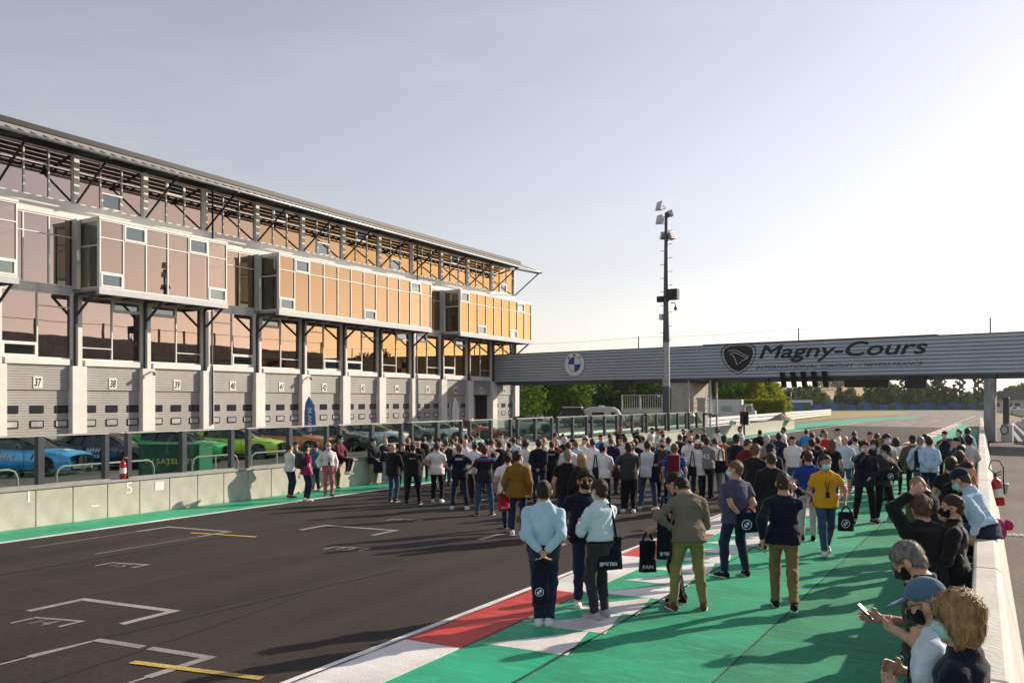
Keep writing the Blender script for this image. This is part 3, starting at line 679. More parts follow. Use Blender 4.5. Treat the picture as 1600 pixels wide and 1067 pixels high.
# ============================================================ FLOODLIGHT MAST
ML = (-18.55, onX(1041, -18.55), 0)
fm = empty('floodlight_mast', ML, label='tall grey floodlight mast with lamp clusters behind the pit wall', cat='mast')
M_MAST = mat('mast_grey', (0.09, 0.10, 0.115), .5, .2, var=.1, scale=3)
M_MASTP = mat('mast_bare_zinc', (0.36, 0.37, 0.38), .5, .4, var=.25, scale=6)
MB().lathe([(.24, 0), (.235, 3.6)], n=10).build('pole', M_MAST, fm); MB().lathe([(.235, 3.6), (.215, 6.3)], n=10).build('pole_band', M_MASTP, fm); MB().lathe([(.215, 6.3), (.10, 14.3), (0, 14.32)], n=10).build('pole', M_MAST, fm)
for i in range(22):
    z = 5.2 + i * .42; sx = 1 if i % 2 else -1
    MB().bar((0, 0, z), (sx * .36, sx * .1, z + .02), .03, .03).build('climbing_rung', M_MAST, fm)
def lamp(dx, dy, z, rz, tilt, w=.62, h=.5):
    Mx = Matrix.Translation((dx, dy, z)) @ Matrix.Rotation(rz, 4, 'Z') @ Matrix.Rotation(tilt, 4, 'X')
    def tr(mb, nm, m, par):
        mb.v = [tuple(Mx @ Vector(v)) for v in mb.v]; return mb.build(nm, m, par)
    b = MB(); b._add([(-w/2, -.12, -h/2), (w/2, -.12, -h/2), (w/2, -.12, h/2), (-w/2, -.12, h/2), (-w/3, .16, -h/3), (w/3, .16, -h/3), (w/3, .16, h/3), (-w/3, .16, h/3)],
        [(0, 1, 2, 3), (7, 6, 5, 4), (0, 4, 5, 1), (1, 5, 6, 2), (2, 6, 7, 3), (3, 7, 4, 0)])
    o = tr(b, 'floodlight', M_STEEL, fm)
    tr(MB().box(-w/2 + .05, w/2 - .05, -.135, -.122, -h/2 + .05, h/2 - .05), 'lamp_glass', M_SIGNG, o)
    tr(MB().tube([(-w/2 - .03, 0, 0), (-w/2 - .03, .25, -.1), (w/2 + .03, .25, -.1), (w/2 + .03, 0, 0)], .022, 5), 'lamp_bracket', M_STEELD, o)
lamp(-.34, -.15, 14.7, R(-35), R(-14), .56, .56); lamp(-.32, -.22, 13.85, R(-40), R(-12), .56, .56); lamp(.12, .2, 14.25, R(150), R(-20), .42, .42)
lamp(.3, .1, 12.85, R(70), R(-25), .5, .5); lamp(-.18, .2, 12.9, R(200), R(-25), .5, .5)
MB().box(.1, .78, -.25, .2, 8.9, 9.55).build('control_box', M_BLACK, fm); MB().box(-.55, -.1, -.2, .15, 8.8, 9.15).build('control_box', M_BLACK, fm)
MB().tube([(.3, 0, 8.7), (.55, 0, 8.72), (.6, 0, 8.5)], .03, 6).lathe([(.02, 0), (.10, -.08), (.10, -.2), (.03, -.27)], (.6, 0, 8.5), 8).build('camera_dome', M_STEELD, fm)
MB().box(-.42, -.2, -.15, .1, 7.7, 8.05).build('junction_box', M_STEEL, fm)
# ============================================================ PARKED COUPES
M_TYRE = mat('tyre_rubber', (0.012, 0.012, 0.012), .8, var=.1)
M_RIM = mat('alloy_rim', (0.30, 0.30, 0.31), .3, .8, var=.05)
M_CGL = mat('car_glass', (0.012, 0.016, 0.018), .03, var=0, spec=.9)
M_TRIM = mat('black_trim', (0.010, 0.010, 0.011), .3, var=0)
M_HEAD = mat('headlight_lens', (0.45, 0.48, 0.52), .08, .3, var=.3, scale=8, spec=.8)
M_TAIL = mat('tail_light', (0.30, 0.01, 0.01), .15, var=0)
def lerp(xs, ys, x): return float(np.interp(x, xs, ys))
def coupe_meshes():
    """a two-door coupe pointing to +x, wheels on z = 0"""
    L0, L1 = -2.38, 2.40
    WF, WR, AR = 1.52, -1.36, .375          # wheel centres, arch radius
    st = np.arange(L0, L1 + .001, .075)
    X = [-2.38, -2.30, -2.0, -1.4, -.6, .3, 1.0, 1.6, 2.05, 2.28, 2.40]
    HW = [.70, .82, .895, .935, .915, .905, .915, .935, .88, .76, .60]   # half width at the waist
    ZS = [.98, 1.04, 1.06, 1.02, .96, .94, .92, .87, .80, .74, .66]      # shoulder line
    ZD = [1.00, 1.08, 1.10, 1.05, .98, .96, .98, .94, .87, .79, .68]     # deck / bonnet centre
    ZL = [.42, .30, .24, .22, .20, .20, .20, .20, .20, .20, .28]
    V, F = [], []
    NP = 13
    for x in st:
        hw, zs, zd, zl = (lerp(X, q, x) for q in (HW, ZS, ZD, ZL))
        for wc in (WF, WR):
            d = abs(x - wc)
            if d < AR: zl = max(zl, .32 + math.sqrt(AR * AR - d * d))
        fl = 0.0
        for wc in (WF, WR): fl = max(fl, .025 * math.exp(-((x - wc) / .42) ** 2))
        prof = [(hw * .90, zl), (hw * .975 + fl, zl + .03), (hw + fl, min(zl + .25, zs - .10) if zl < .5 else max(zl + .06, zs - .22)), (hw * .985 + fl * .8, zs - .10), (hw * .955, zs - .03), (hw * .90, zs), (hw * .45, zd - .008), (0, zd)]
        ring = [(x, y, z) for y, z in prof] + [(x, -y, z) for y, z in prof[-2::-1]]
        V += ring
    n = 15
    for i in range(len(st) - 1):
        for k in range(n - 1): F.append((i*n+k, i*n+k+1, (i+1)*n+k+1, (i+1)*n+k))
    F.append(tuple(range(n))); F.append(tuple(reversed(range((len(st)-1)*n, len(st)*n))))
    body = MB(); body._add(V, [f[::-1] for f in F], True)
    # greenhouse: roof sheet and glass as one shell each
    CX = [-1.95, -1.55, -1.0, -.35, .2, .55, 1.12]
    CZ = [1.09, 1.24, 1.345, 1.392, 1.375, 1.29, .97]
    CWt = [.50, .56, .60, .62, .63, .64, .66]; CWb = [.66, .74, .80, .83, .84, .84, .80]
    gl = MB(); rf = MB(); xs = np.linspace(-1.95, 1.12, 23); GV = []
    for x in xs:
        zt, wt, wb = lerp(CX, CZ, x), lerp(CX, CWt, x), lerp(CX, CWb, x); zb = lerp(X, ZS, x) - .02; zb = min(zb, zt)
        GV += [(x, wb, zb), (x, wt + (wb - wt) * .35, zb + (zt - zb) * .62), (x, wt * .97, zt - .035 * min(1, (zt - zb) * 4)), (x, wt * .5, zt - .006), (x, 0, zt), (x, -wt * .5, zt - .006), (x, -wt * .97, zt - .035 * min(1, (zt - zb) * 4)), (x, -(wt + (wb - wt) * .35), zb + (zt - zb) * .62), (x, -wb, zb)]
    GF = [(i*9+k, (i+1)*9+k, (i+1)*9+k+1, i*9+k+1) for i in range(22) for k in range(8)]
    gl._add(GV, [f[::-1] for f in GF], True)
    def shell(sel, off):
        q = MB(); idx = sorted({v for f in sel for v in f}); mp_ = {v: i for i, v in enumerate(idx)}
        q._add([(GV[v][0], GV[v][1] * (1 + off), GV[v][2] + off) for v in idx], [tuple(mp_[v] for v in f)[::-1] for f in sel], True); return q
    roof = shell([f for f in GF if 2 <= f[0] % 9 <= 5 and -1.25 < GV[f[0]][0] < .15], .008)
    pill = shell([f for f in GF if (f[0] % 9 in (0, 1, 6, 7)) and (GV[f[0]][0] < -1.32)] + [f for f in GF if f[0] % 9 in (1, 6) and -1.32 <= GV[f[0]][0] < .5] , .006)
    # pillars: keep only the thin upper frame and the rear quarter
    pill = shell([f for f in GF if (f[0] % 9 in (0, 1, 6, 7)) and (GV[f[0]][0] < -1.30)], .006)
    rail = MB()
    for sgn in (1, -1):
        rail.tube([(x, sgn * lerp(CX, CWt, x) * .98, lerp(CX, CZ, x) - .03) for x in np.linspace(-1.4, 1.08, 14)], .028, 6)
        rail.tube([(-.55, sgn * .83, .95), (-.50, sgn * .62, 1.36)], .022, 6)
    return dict(body=body, glass=gl, roof=roof, pillar=pill, rail=rail)
CM = coupe_meshes()
CME = {}
def cm(part, m):
    k = (part, m.name)
    if k not in CME: CME[k] = CM[part].mesh(part, m)
    return CME[k]
tyre = MB().lathe([(.22, -.11), (.31, -.115), (.335, -.09), (.34, 0), (.335, .09), (.31, .115), (.22, .11)], n=24, axis='y').mesh('tyre', M_TYRE)
rimb = MB().lathe([(.225, -.10), (.225, .10)], n=24, axis='y')
for k in range(10):
    a = 2*math.pi*k/10; rimb.bar((.03*math.cos(a), -.095, .03*math.sin(a)), (.22*math.cos(a + .08), -.10, .22*math.sin(a + .08)), .028, .03, up=(0, 1, 0))
    rimb.bar((.03*math.cos(a), .095, .03*math.sin(a)), (.22*math.cos(a + .08), .10, .22*math.sin(a + .08)), .028, .03, up=(0, 1, 0))
rimb.lathe([(.0, -.10), (.05, -.10), (.05, .10), (0, .10)], n=10, axis='y').lathe([(0, 0), (.2, 0)], n=16, axis='y')
rim = rimb.mesh('rim', M_RIM)
archm = MB().lathe([(0, -.2), (.37, -.2), (.37, .12), (0, .12)], n=20, axis='y').mesh('wheel_well', M_TRIM)
under = MB().box(-2.2, 2.2, -.78, .78, .16, .5).mesh('underbody', M_TRIM)
def headlight(s):
    return MB()._add([(2.345, s*.50, .70), (2.05, s*.84, .735), (1.93, s*.895, .80), (2.06, s*.835, .815), (2.34, s*.52, .755)], [(0, 1, 2, 3, 4) if s < 0 else (4, 3, 2, 1, 0)]).mesh('headlight', M_HEAD)
hls = [headlight(-1), headlight(1)]
hls = []
for s in (-1, 1):
    b = MB()
    pts = [(2.31, s*.46, .68), (2.17, s*.73, .70), (1.99, s*.875, .745), (1.94, s*.90, .80), (2.08, s*.82, .80), (2.29, s*.50, .745)]
    b.prism([(x + .03, y + s*.02, z + .01) for x, y, z in pts], (-.08, -s*.04, -.01)); hls.append(b.mesh('headlight', M_HEAD))
grille = MB()
for s in (-1, 1):
    grille.prism([(2.425, s*.03, .30), (2.40, s*.22, .32), (2.395, s*.25, .60), (2.405, s*.15, .70), (2.42, s*.04, .70)], (-.1, 0, 0))
grille.prism([(2.40, -.55, .26), (2.41, .55, .26), (2.37, .62, .40), (2.37, -.62, .40)], (-.12, 0, 0))
grillem = grille.mesh('grille', M_TRIM)
mirrors = [MB().prism([(.55, s*.88, .98), (.62, s*1.04, 1.0), (.60, s*1.06, 1.09), (.52, s*.98, 1.11)], (-.10, 0, 0)).mesh('mirror', M_TRIM) for s in (-1, 1)]
skirt = [MB().box(-1.0, 1.14, s*.86, s*.925, .165, .235).mesh('side_skirt', M_TRIM) for s in (-1, 1)]
vent = MB().prism([(.98, -.935, .60), (1.10, -.94, .80), (1.04, -.94, .62)], (0, .03, 0)).mesh('wing_vent', M_TRIM)
spoil = MB().box(-2.40, -2.22, -.72, .72, 1.085, 1.115).mesh('boot_lip', M_TRIM)
handm = MB().box(-.42, -.22, -.945, -.915, .84, .87).mesh('door_handle', M_TRIM)
def door_seam(m): return MB().tube([(-.62, -.93, .30), (-.60, -.955, .60), (-.58, -.93, .92)], .006, 4).tube([(.72, -.93, .30), (.74, -.95, .60), (.70, -.92, .90)], .006, 4).mesh('door_seam', m)
seamm = door_seam(M_TRIM)
M_STICK = mat('white_sticker', (0.72, 0.74, 0.76), .5, var=0)
def coupe(col, x, y, rz, label, sticker=None, roofcol=None, metal=.15):
    col = tuple(min(.8, q * 1.45) for q in col)
    m = mat('car_paint_%02d' % len([k for k in MATS if k.startswith('car_paint')]), col, .28, metal, var=.02, spec=.5, coat=.9)
    o = empty('coupe', (x, y, 0), rz, label, 'car', 'coupes parked at an angle in the pit lane')
    b = link('body', cm('body', m), o)
    link('window_glass', cm('glass', M_CGL), o); rf = mat('carbon_roof', (.02, .02, .022), .3, var=.1, scale=30, coat=.6)
    link('roof', cm('roof', m if roofcol is None else rf), o); link('pillar', cm('pillar', m), o); link('window_frame', cm('rail', M_TRIM), o)
    for wx in (1.52, -1.36):
        for s in (-1, 1):
            t = link('wheel', tyre, o); t.location = (wx, s * .80, .34)
            q = link('rim', rim, t)
            a = link('wheel_well', archm, b); a.location = (wx, s * .72, .34)
    link('underbody', under, b)
    for h in hls: link('headlight', h, o)
    for h in mirrors: link('mirror', h, o)
    for h in skirt: link('side_skirt', h, b)
    link('grille', grillem, o); link('wing_vent', vent, b); link('boot_lip', spoil, b); link('door_handle', handm, b); link('door_seam', seamm, b)
    if sticker:
        for txt, sx, sz, wd, ht in sticker:
            place_text('sticker_lettering', txt, M_STICK, (sx, -.972, sz), (1, 0, 0), (0, .05, 1), width=wd, height=ht, parent=o, extrude=.004, bold=.02)
    return o
CA = R(24)
cars = [((0.015, 0.24, 0.62), 'bright blue coupe with white door lettering nearest the left edge', [('BMW', -.30, .60, .62, .17)], True),
        ((0.012, 0.016, 0.024), 'black coupe with white sponsor lettering beside the red extinguisher', [('BMW', -.25, .66, .6, .17), ('TOUR', -.1, .45, .42, .13)], True),
        ((0.012, 0.33, 0.075), 'emerald green coupe behind the green broadcast box', [('BMW', -.30, .60, .62, .17)], None),
        ((0.32, 0.48, 0.03), 'lime green coupe parked between green and orange coupes', [('BMW', -.30, .60, .62, .17)], None),
        ((0.45, 0.13, 0.03), 'copper orange coupe beside the blue feather flag', None, None),
        ((0.015, 0.018, 0.02), 'black coupe parked next to the copper orange coupe', None, True),
        ((0.48, 0.56, 0.58), 'silvery white coupe behind the person sitting on the pit wall', None, None),
        ((0.05, 0.06, 0.065), 'dark grey coupe between the two pale coupes', None, None),
        ((0.52, 0.58, 0.60), 'pale silver coupe next to the red coupe', None, None),
        ((0.30, 0.02, 0.02), 'dark red coupe at the far end of the parked row', None, None)]
for i, (col, lab, stk, rc) in enumerate(cars):
    nx, ny = -29.4 - .1 * i, 19.2 + 3.42 * i
    coupe(col, nx - 2.4 * math.cos(CA), ny - 2.4 * math.sin(CA), CA + R((i * 7) % 5 - 2), lab, stk, rc)
# ============================================================ VEGETATION
def leaf_mat(name, col, trans=.38, var=.45):
    m = bpy.data.materials.new(name); m.use_nodes = True; nt = m.node_tree; nt.nodes.clear()
    o = nt.nodes.new('ShaderNodeOutputMaterial'); d = nt.nodes.new('ShaderNodeBsdfDiffuse'); t = nt.nodes.new('ShaderNodeBsdfTranslucent'); mx = nt.nodes.new('ShaderNodeMixShader')
    gm = nt.nodes.new('ShaderNodeNewGeometry'); n = nt.nodes.new('ShaderNodeTexNoise'); tc = nt.nodes.new('ShaderNodeTexCoord'); n.inputs['Scale'].default_value = .7
    nt.links.new(tc.outputs['Object'], n.inputs['Vector'])
    ad = nt.nodes.new('ShaderNodeMath'); ad.operation = 'ADD'; nt.links.new(gm.outputs['Random Per Island'], ad.inputs[0]); nt.links.new(n.outputs['Fac'], ad.inputs[1])
    mr = nt.nodes.new('ShaderNodeMapRange'); mr.inputs['From Max'].default_value = 1.6; mr.inputs['To Min'].default_value = 1 - var; mr.inputs['To Max'].default_value = 1 + var
    nt.links.new(ad.outputs[0], mr.inputs['Value'])
    vm = nt.nodes.new('ShaderNodeVectorMath'); vm.operation = 'SCALE'; vm.inputs[0].default_value = col; nt.links.new(mr.outputs['Result'], vm.inputs['Scale'])
    vt = nt.nodes.new('ShaderNodeVectorMath'); vt.operation = 'MULTIPLY'; vt.inputs[1].default_value = (1.5, 1.6, .55); nt.links.new(vm.outputs['Vector'], vt.inputs[0])
    nt.links.new(vm.outputs['Vector'], d.inputs['Color']); nt.links.new(vt.outputs['Vector'], t.inputs['Color'])
    mx.inputs['Fac'].default_value = trans
    nt.links.new(d.outputs[0], mx.inputs[1]); nt.links.new(t.outputs[0], mx.inputs[2]); nt.links.new(mx.outputs[0], o.inputs['Surface'])
    MATS[name] = m; return m
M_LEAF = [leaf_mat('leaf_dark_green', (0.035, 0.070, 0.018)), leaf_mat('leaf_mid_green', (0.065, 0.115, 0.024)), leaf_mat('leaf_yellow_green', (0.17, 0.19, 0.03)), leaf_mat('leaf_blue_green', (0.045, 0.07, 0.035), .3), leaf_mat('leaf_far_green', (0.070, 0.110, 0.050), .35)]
M_BARK = mat('bark', (0.07, 0.055, 0.04), .95, var=.3, scale=6, bump=.5, bscale=20)
def quads_mesh(name, C, N, S, m):
    """many leaf-sized quads at centres C, facing N, half size S"""
    n = len(C); rnd = np.random.default_rng(n)
    up = rnd.normal(size=(n, 3)); t = np.cross(N, up); t /= np.linalg.norm(t, axis=1)[:, None] + 1e-9; b = np.cross(N, t)
    S = S[:, None]; asp = rnd.uniform(.55, 1.0, (n, 1))
    V = np.stack([C - t*S, C - b*S*asp, C + t*S, C + b*S*asp], 1).reshape(-1, 3)
    me = bpy.data.meshes.new(name); me.vertices.add(4*n); me.vertices.foreach_set('co', V.astype(np.float32).ravel())
    me.loops.add(4*n); me.loops.foreach_set('vertex_index', np.arange(4*n, dtype=np.int32)); me.polygons.add(n)
    me.polygons.foreach_set('loop_start', np.arange(0, 4*n, 4, dtype=np.int32)); me.materials.append(m); me.update(calc_edges=True); me.validate(); return me
def tree_meshes(seed, h, rx, kind, leaf, m, nleaf):
    """trunk with limbs, and a crown of leaf clumps round the limb ends"""
    rg = np.random.default_rng(seed); tr = MB(); clumps = []
    if kind == 'round': zb, ncl = h * .16, 46
    elif kind == 'poplar': zb, ncl = h * .08, 46
    else: zb, ncl = h * .10, 40
    lean = rg.normal(0, .02, 2) * h
    r0 = h * .022 + .05
    tr.tube([(0, 0, -.1), (lean[0]*.3, lean[1]*.3, h*.3), (lean[0]*.7, lean[1]*.7, h*.6), (lean[0], lean[1], h*.9)], [r0, r0*.75, r0*.45, r0*.1], 7)
    for i in range(ncl):
        t = (i + rg.random()) / ncl; z = zb + (h - zb) * t
        if kind == 'round': env = math.sin(math.pi * min(1, .22 + .78 * t) ** .85) ** .7
        elif kind == 'poplar': env = math.sin(math.pi * (.12 + .86 * t)) ** .6
        else: env = (1 - t) ** .75 + .08
        a = i * 2.4 + rg.random() * .9; rr = rx * env * math.sqrt(rg.uniform(.12, 1.0))
        p = np.array([rr * math.cos(a) + lean[0]*t, rr * math.sin(a) + lean[1]*t, z])
        cr = rx * (.26 + .14 * rg.random()) * (1.0 if kind != 'cone' else .5 + .6 * (1 - t)) * (.8 if kind == 'poplar' else 1)
        clumps.append((p, cr))
        if i % 3 == 0 and rr > rx * .2:
            s0 = np.array([lean[0]*t*.8, lean[1]*t*.8, max(h*.08, z - rr * .8)])
            tr.tube([tuple(s0), tuple((s0 + p) / 2 + np.array([0, 0, .08 * rr])), tuple(p)], [r0*.32, r0*.2, r0*.06], 5, False)
    C = []; N = []
    wts = np.array([c[1]**2 for c in clumps]); cnt = np.maximum(4, (nleaf * wts / wts.sum()).astype(int))
    for (p, cr), c in zip(clumps, cnt):
        d = rg.normal(size=(c, 3)); d /= np.linalg.norm(d, axis=1)[:, None]
        rad = cr * rg.uniform(.45, 1.08, c) ** .6
        q = p + d * rad[:, None] * np.array([1.05, 1.05, .8]); C.append(q); N.append(d * .6 + rg.normal(size=(c, 3)) * .55)
    C = np.concatenate(C); N = np.concatenate(N); N /= np.linalg.norm(N, axis=1)[:, None]
    S = leaf * rg.uniform(.6, 1.25, len(C))
    return tr.mesh('trunk', M_BARK), quads_mesh('crown', C, N, S, m)
def tree(name, x, y, tm, rz, sc, label, group=None, z=0):
    o = empty(name, (x, y, z), rz, label, 'tree', group); o.scale = (sc, sc, sc)
    link('trunk', tm[0], o); link('crown', tm[1], o); return o
TM = [tree_meshes(11, 9.5, 4.2, 'round', .22, M_LEAF[1], 5200), tree_meshes(12, 10.5, 4.6, 'round', .23, M_LEAF[0], 5200), tree_meshes(13, 8.5, 3.9, 'round', .22, M_LEAF[1], 4600), tree_meshes(14, 7.5, 3.3, 'round', .20, M_LEAF[2], 4600)]
near = [(812, 98, 0, .95, 'leafy tree at the end of the pit building'), (852, 128, 1, .9, 'tree in the gap left of the dark bushes'), (868, 112, 1, .84, 'dense dark green tree left of the caravan'), (893, 108, 2, .95, 'tree with sunlit right side under the round emblem'),
        (922, 116, 1, .86, 'dark tree rising right behind the caravan'), (952, 118, 0, .84, 'tree right of the caravan under the footbridge'), (985, 122, 2, .92, 'tree behind the black signal box'), (1012, 116, 0, .86, 'tree above the railed steel platform'), (1034, 120, 1, .78, 'dark tree beside the floodlight mast'),
        (1092, 118, 2, .84, 'tree seen through the steel stair right of the pier'), (1118, 112, 1, .74, 'big leafy tree right of the steel stair'), (1140, 120, 0, .82, 'leafy tree above the white lorry'), (1160, 128, 1, .86, 'dark tree behind the yellow green bushes')]
for i, (u, d, k, sc, lab) in enumerate(near):
    p = along(u, d); tree('broadleaf_tree', p[0], p[1], TM[k], i * 1.3, sc * (.80 if u < 1040 else .95), lab, 'trees behind the footbridge')
for i, (u, d, sc, lab) in enumerate(((1178, 113, .68, 'yellow green sunlit bush above the lorry cab'), (1194, 116, .74, 'tall yellow green bush in the middle of the hedge end'), (1210, 118, .66, 'rightmost yellow green bush over the clipped hedge'))):
    p = along(u, d); tree('sunlit_bush', p[0], p[1], TM[3], i * 2.1, sc, lab, 'yellow green bushes')
# clipped hedge in front of the bushes
hp = along(1194, 109); hg = empty('clipped_hedge', (hp[0], hp[1], 0), R(18), 'clipped yellow green hedge at the roadside right of the lorry', 'hedge')
rg = np.random.default_rng(3); n = 5200; C = np.stack([rg.uniform(-2.5, 2.5, n), rg.uniform(-.8, .8, n), rg.uniform(0, 2.9, n)], 1)
C[: n*2//3, 1] = -.8 + rg.normal(0, .06, n*2//3); N = rg.normal(size=(n, 3)) * .6; N[:, 1] -= .8; N /= np.linalg.norm(N, axis=1)[:, None]
link('foliage', quads_mesh('foliage', C, N, rg.uniform(.07, .14, n), M_LEAF[2]), hg)
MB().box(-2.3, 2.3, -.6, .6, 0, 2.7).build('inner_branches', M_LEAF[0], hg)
# far tree line beyond the bend, and the field on the rise behind it
FT = [tree_meshes(21, 12, 5.0, 'round', .50, M_LEAF[4], 1500), tree_meshes(22, 18, 2.3, 'poplar', .45, M_LEAF[4], 1500), tree_meshes(23, 13, 4.6, 'cone', .50, M_LEAF[3], 1400), tree_meshes(24, 9, 5.0, 'round', .50, M_LEAF[3], 1300)]
far_t = [(1232, 262, 3, .9), (1247, 275, 3, 1.0), (1262, 290, 0, .85), (1275, 262, 0, .7), (1287, 250, 0, .55), (1312, 268, 2, .72), (1316, 300, 3, .8), (1328, 270, 0, .72), (1343, 255, 3, .55), (1358, 262, 2, .85), (1370, 275, 2, .95), (1384, 268, 2, 1.0), (1398, 300, 0, .9), (1408, 268, 1, .72),
         (1420, 262, 2, .8), (1436, 280, 2, .85), (1448, 290, 0, .9), (1464, 262, 2, 1.1), (1472, 300, 1, .85), (1482, 300, 0, .8), (1490, 290, 2, .72), (1500, 262, 1, .80), (1512, 290, 0, .62), (1528, 262, 1, .86), (1541, 300, 0, .75), (1562, 270, 0, .62), (1572, 300, 2, .75), (1584, 330, 0, .9), (1597, 320, 0, .95), (1612, 320, 0, .9), (1630, 300, 1, .8), (1650, 320, 0, .9), (1680, 310, 2, .9)]
kn = {0: 'round', 1: 'tall slender', 2: 'dark conical', 3: 'low spreading'}
mk = lambda u: ('behind the start lights' if u < 1300 else 'below the black display board' if u < 1395 else 'below the square signal box' if u < 1455 else 'left of the right bridge pillar' if u < 1548 else 'right of the right bridge pillar')
cnt = {}
for i, (u, d, k, sc) in enumerate(far_t):
    p = along(u, d); key = (k, mk(u)); cnt[key] = cnt.get(key, 0) + 1
    tot = sum(1 for q in far_t if (q[2], mk(q[0])) == key)
    where = ['', 'first from left, ', 'second from left, ', 'third from left, ', 'fourth from left, ', 'fifth from left, ', 'sixth from left, '][cnt[key] if tot > 1 else 0]
    tree('far_tree', p[0], p[1], FT[k], i * 1.7, sc * (.74 if k != 1 else .92), '%s far tree %s%s' % (kn[k], where, mk(u)), 'far trees beyond the bend')
for i, (u, d) in enumerate(((1284, 640), (1300, 650), (1309, 655), (1317, 650))):
    p = along(u, d); tree('far_tree', p[0], p[1], FT[0], i, .85, 'tiny lone tree on the field ridge, %s of four' % ['leftmost', 'second', 'third', 'rightmost'][i], 'trees on the ridge', z=12)
M_FIELD = mat('ripe_field', (0.36, 0.25, 0.11), .95, var=.12, scale=.02, var2=.1, scale2=.2)
hl = MB(); NA, ND = 120, 14; vs = []
for i in range(NA + 1):
    a = R(-75 + 150 * i / NA)
    for j in range(ND + 1):
        d = 380 + 60 * j; t = j / ND
        z = -.5 + 19 * (1 - math.cos(math.pi * min(1, t * 1.6))) / 2 + 5 * math.sin(a * 7 + 1) * t + 2 * math.sin(a * 17) * t
        z = -.5 + (z + .5) * (.30 + .70 * math.exp(-((math.degrees(a) + 9.5) / 5.0) ** 2))
        vs.append((d * math.sin(a), d * math.cos(a), z))
hl._add(vs, [(i*(ND+1)+j, (i+1)*(ND+1)+j, (i+1)*(ND+1)+j+1, i*(ND+1)+j+1) for i in range(NA) for j in range(ND)], True)
struct('hills', hl, M_FIELD)
# a far wood on the skyline that reads as one mass
rg = np.random.default_rng(8); n = 16000; ang = np.radians(rg.uniform(-70, 55, n)); 
base = 5.2 + 1.6*np.sin(ang*23) + 1.4*np.sin(ang*61 + 1) + 1.2*np.sin(ang*131); base[ang < -.6] += 3; base[ang > -.10] += 1.5
gap = (np.degrees(ang) > -13.5) & (np.degrees(ang) < -9.3); base[gap] *= .35
dd = rg.uniform(345, 375, n); C = np.stack([dd*np.sin(ang), dd*np.cos(ang), rg.random(n)**.8 * base], 1); N = rg.normal(size=(n, 3)); N[:, 1] -= 1; N /= np.linalg.norm(N, axis=1)[:, None]
fw = link('far_wood', quads_mesh('far_wood', C, N, rg.uniform(.7, 1.5, n), M_LEAF[4])); tag(fw, 'hazy band of woodland along the skyline', 'woodland', kind='stuff')
# ============================================================ PEOPLE
# Figures are grown from rounded limbs blended into one skin (a distance field turned into a mesh); clothes are shells round the same limbs.
F32 = np.float32
def nrm(v): v = np.asarray(v, float); return v / (np.linalg.norm(v) + 1e-12)
def surf_nets(f, xs, ys, zs):
    s = f < 0
    a = np.zeros(tuple(n - 1 for n in f.shape), np.int8)
    for i in (0, 1):
        for j in (0, 1):
            for k in (0, 1): a += s[i:i+a.shape[0], j:j+a.shape[1], k:k+a.shape[2]]
    act = (a > 0) & (a < 8); idx = np.argwhere(act)
    if len(idx) == 0: return None
    vid = np.full(a.shape, -1, np.int32); vid[act] = np.arange(len(idx), dtype=np.int32)
    I, J, K = idx.T; acc = np.zeros((len(idx), 3)); cnt = np.zeros(len(idx)); ax = (xs, ys, zs)
    cor = [(i, j, k) for i in (0, 1) for j in (0, 1) for k in (0, 1)]
    val = {c: f[I + c[0], J + c[1], K + c[2]] for c in cor}
    pos = lambda c: (I + c[0], J + c[1], K + c[2])
    for c in cor:
        for d in range(3):
            if c[d] == 0:
                e = list(c); e[d] = 1; e = tuple(e)
                v0, v1 = val[c], val[e]; m = (v0 < 0) != (v1 < 0)
                if not m.any(): continue
                t = v0[m] / (v0[m] - v1[m]); p = pos(c); q = pos(e)
                for q_ in range(3):
                    x0 = ax[q_][p[q_][m]]; x1 = ax[q_][q[q_][m]]
                    acc[m, q_] += x0 + (x1 - x0) * t
                cnt[m] += 1
    V = acc / cnt[:, None]; Q = []
    for d in range(3):
        o1, o2 = [(1, 2), (2, 0), (0, 1)][d]
        lo = [slice(None)] * 3; hi = [slice(None)] * 3; lo[d] = slice(0, -1); hi[d] = slice(1, None)
        for o in (o1, o2): lo[o] = slice(1, -1); hi[o] = slice(1, -1)
        s0, s1 = s[tuple(lo)], s[tuple(hi)]; e = np.argwhere(s0 != s1)
        if len(e) == 0: continue
        e[:, o1] += 1; e[:, o2] += 1
        flip = s[tuple(e.T)]
        def cell(a1, a2):
            q = e.copy(); q[:, o1] -= a1; q[:, o2] -= a2; return vid[tuple(q.T)]
        q = np.stack([cell(1, 1), cell(0, 1), cell(0, 0), cell(1, 0)], 1)
        q[~flip] = q[~flip][:, ::-1]; Q.append(q)
    return V, np.concatenate(Q)
def axis(lo, hi, vox, fine=()):
    """grid line positions, closer together inside the fine spans"""
    pts = [lo]
    while pts[-1] < hi:
        x = pts[-1]; st = vox
        for a, b, v in fine:
            if a - v <= x <= b: st = min(st, v)
        pts.append(x + st)
    return np.array(pts)
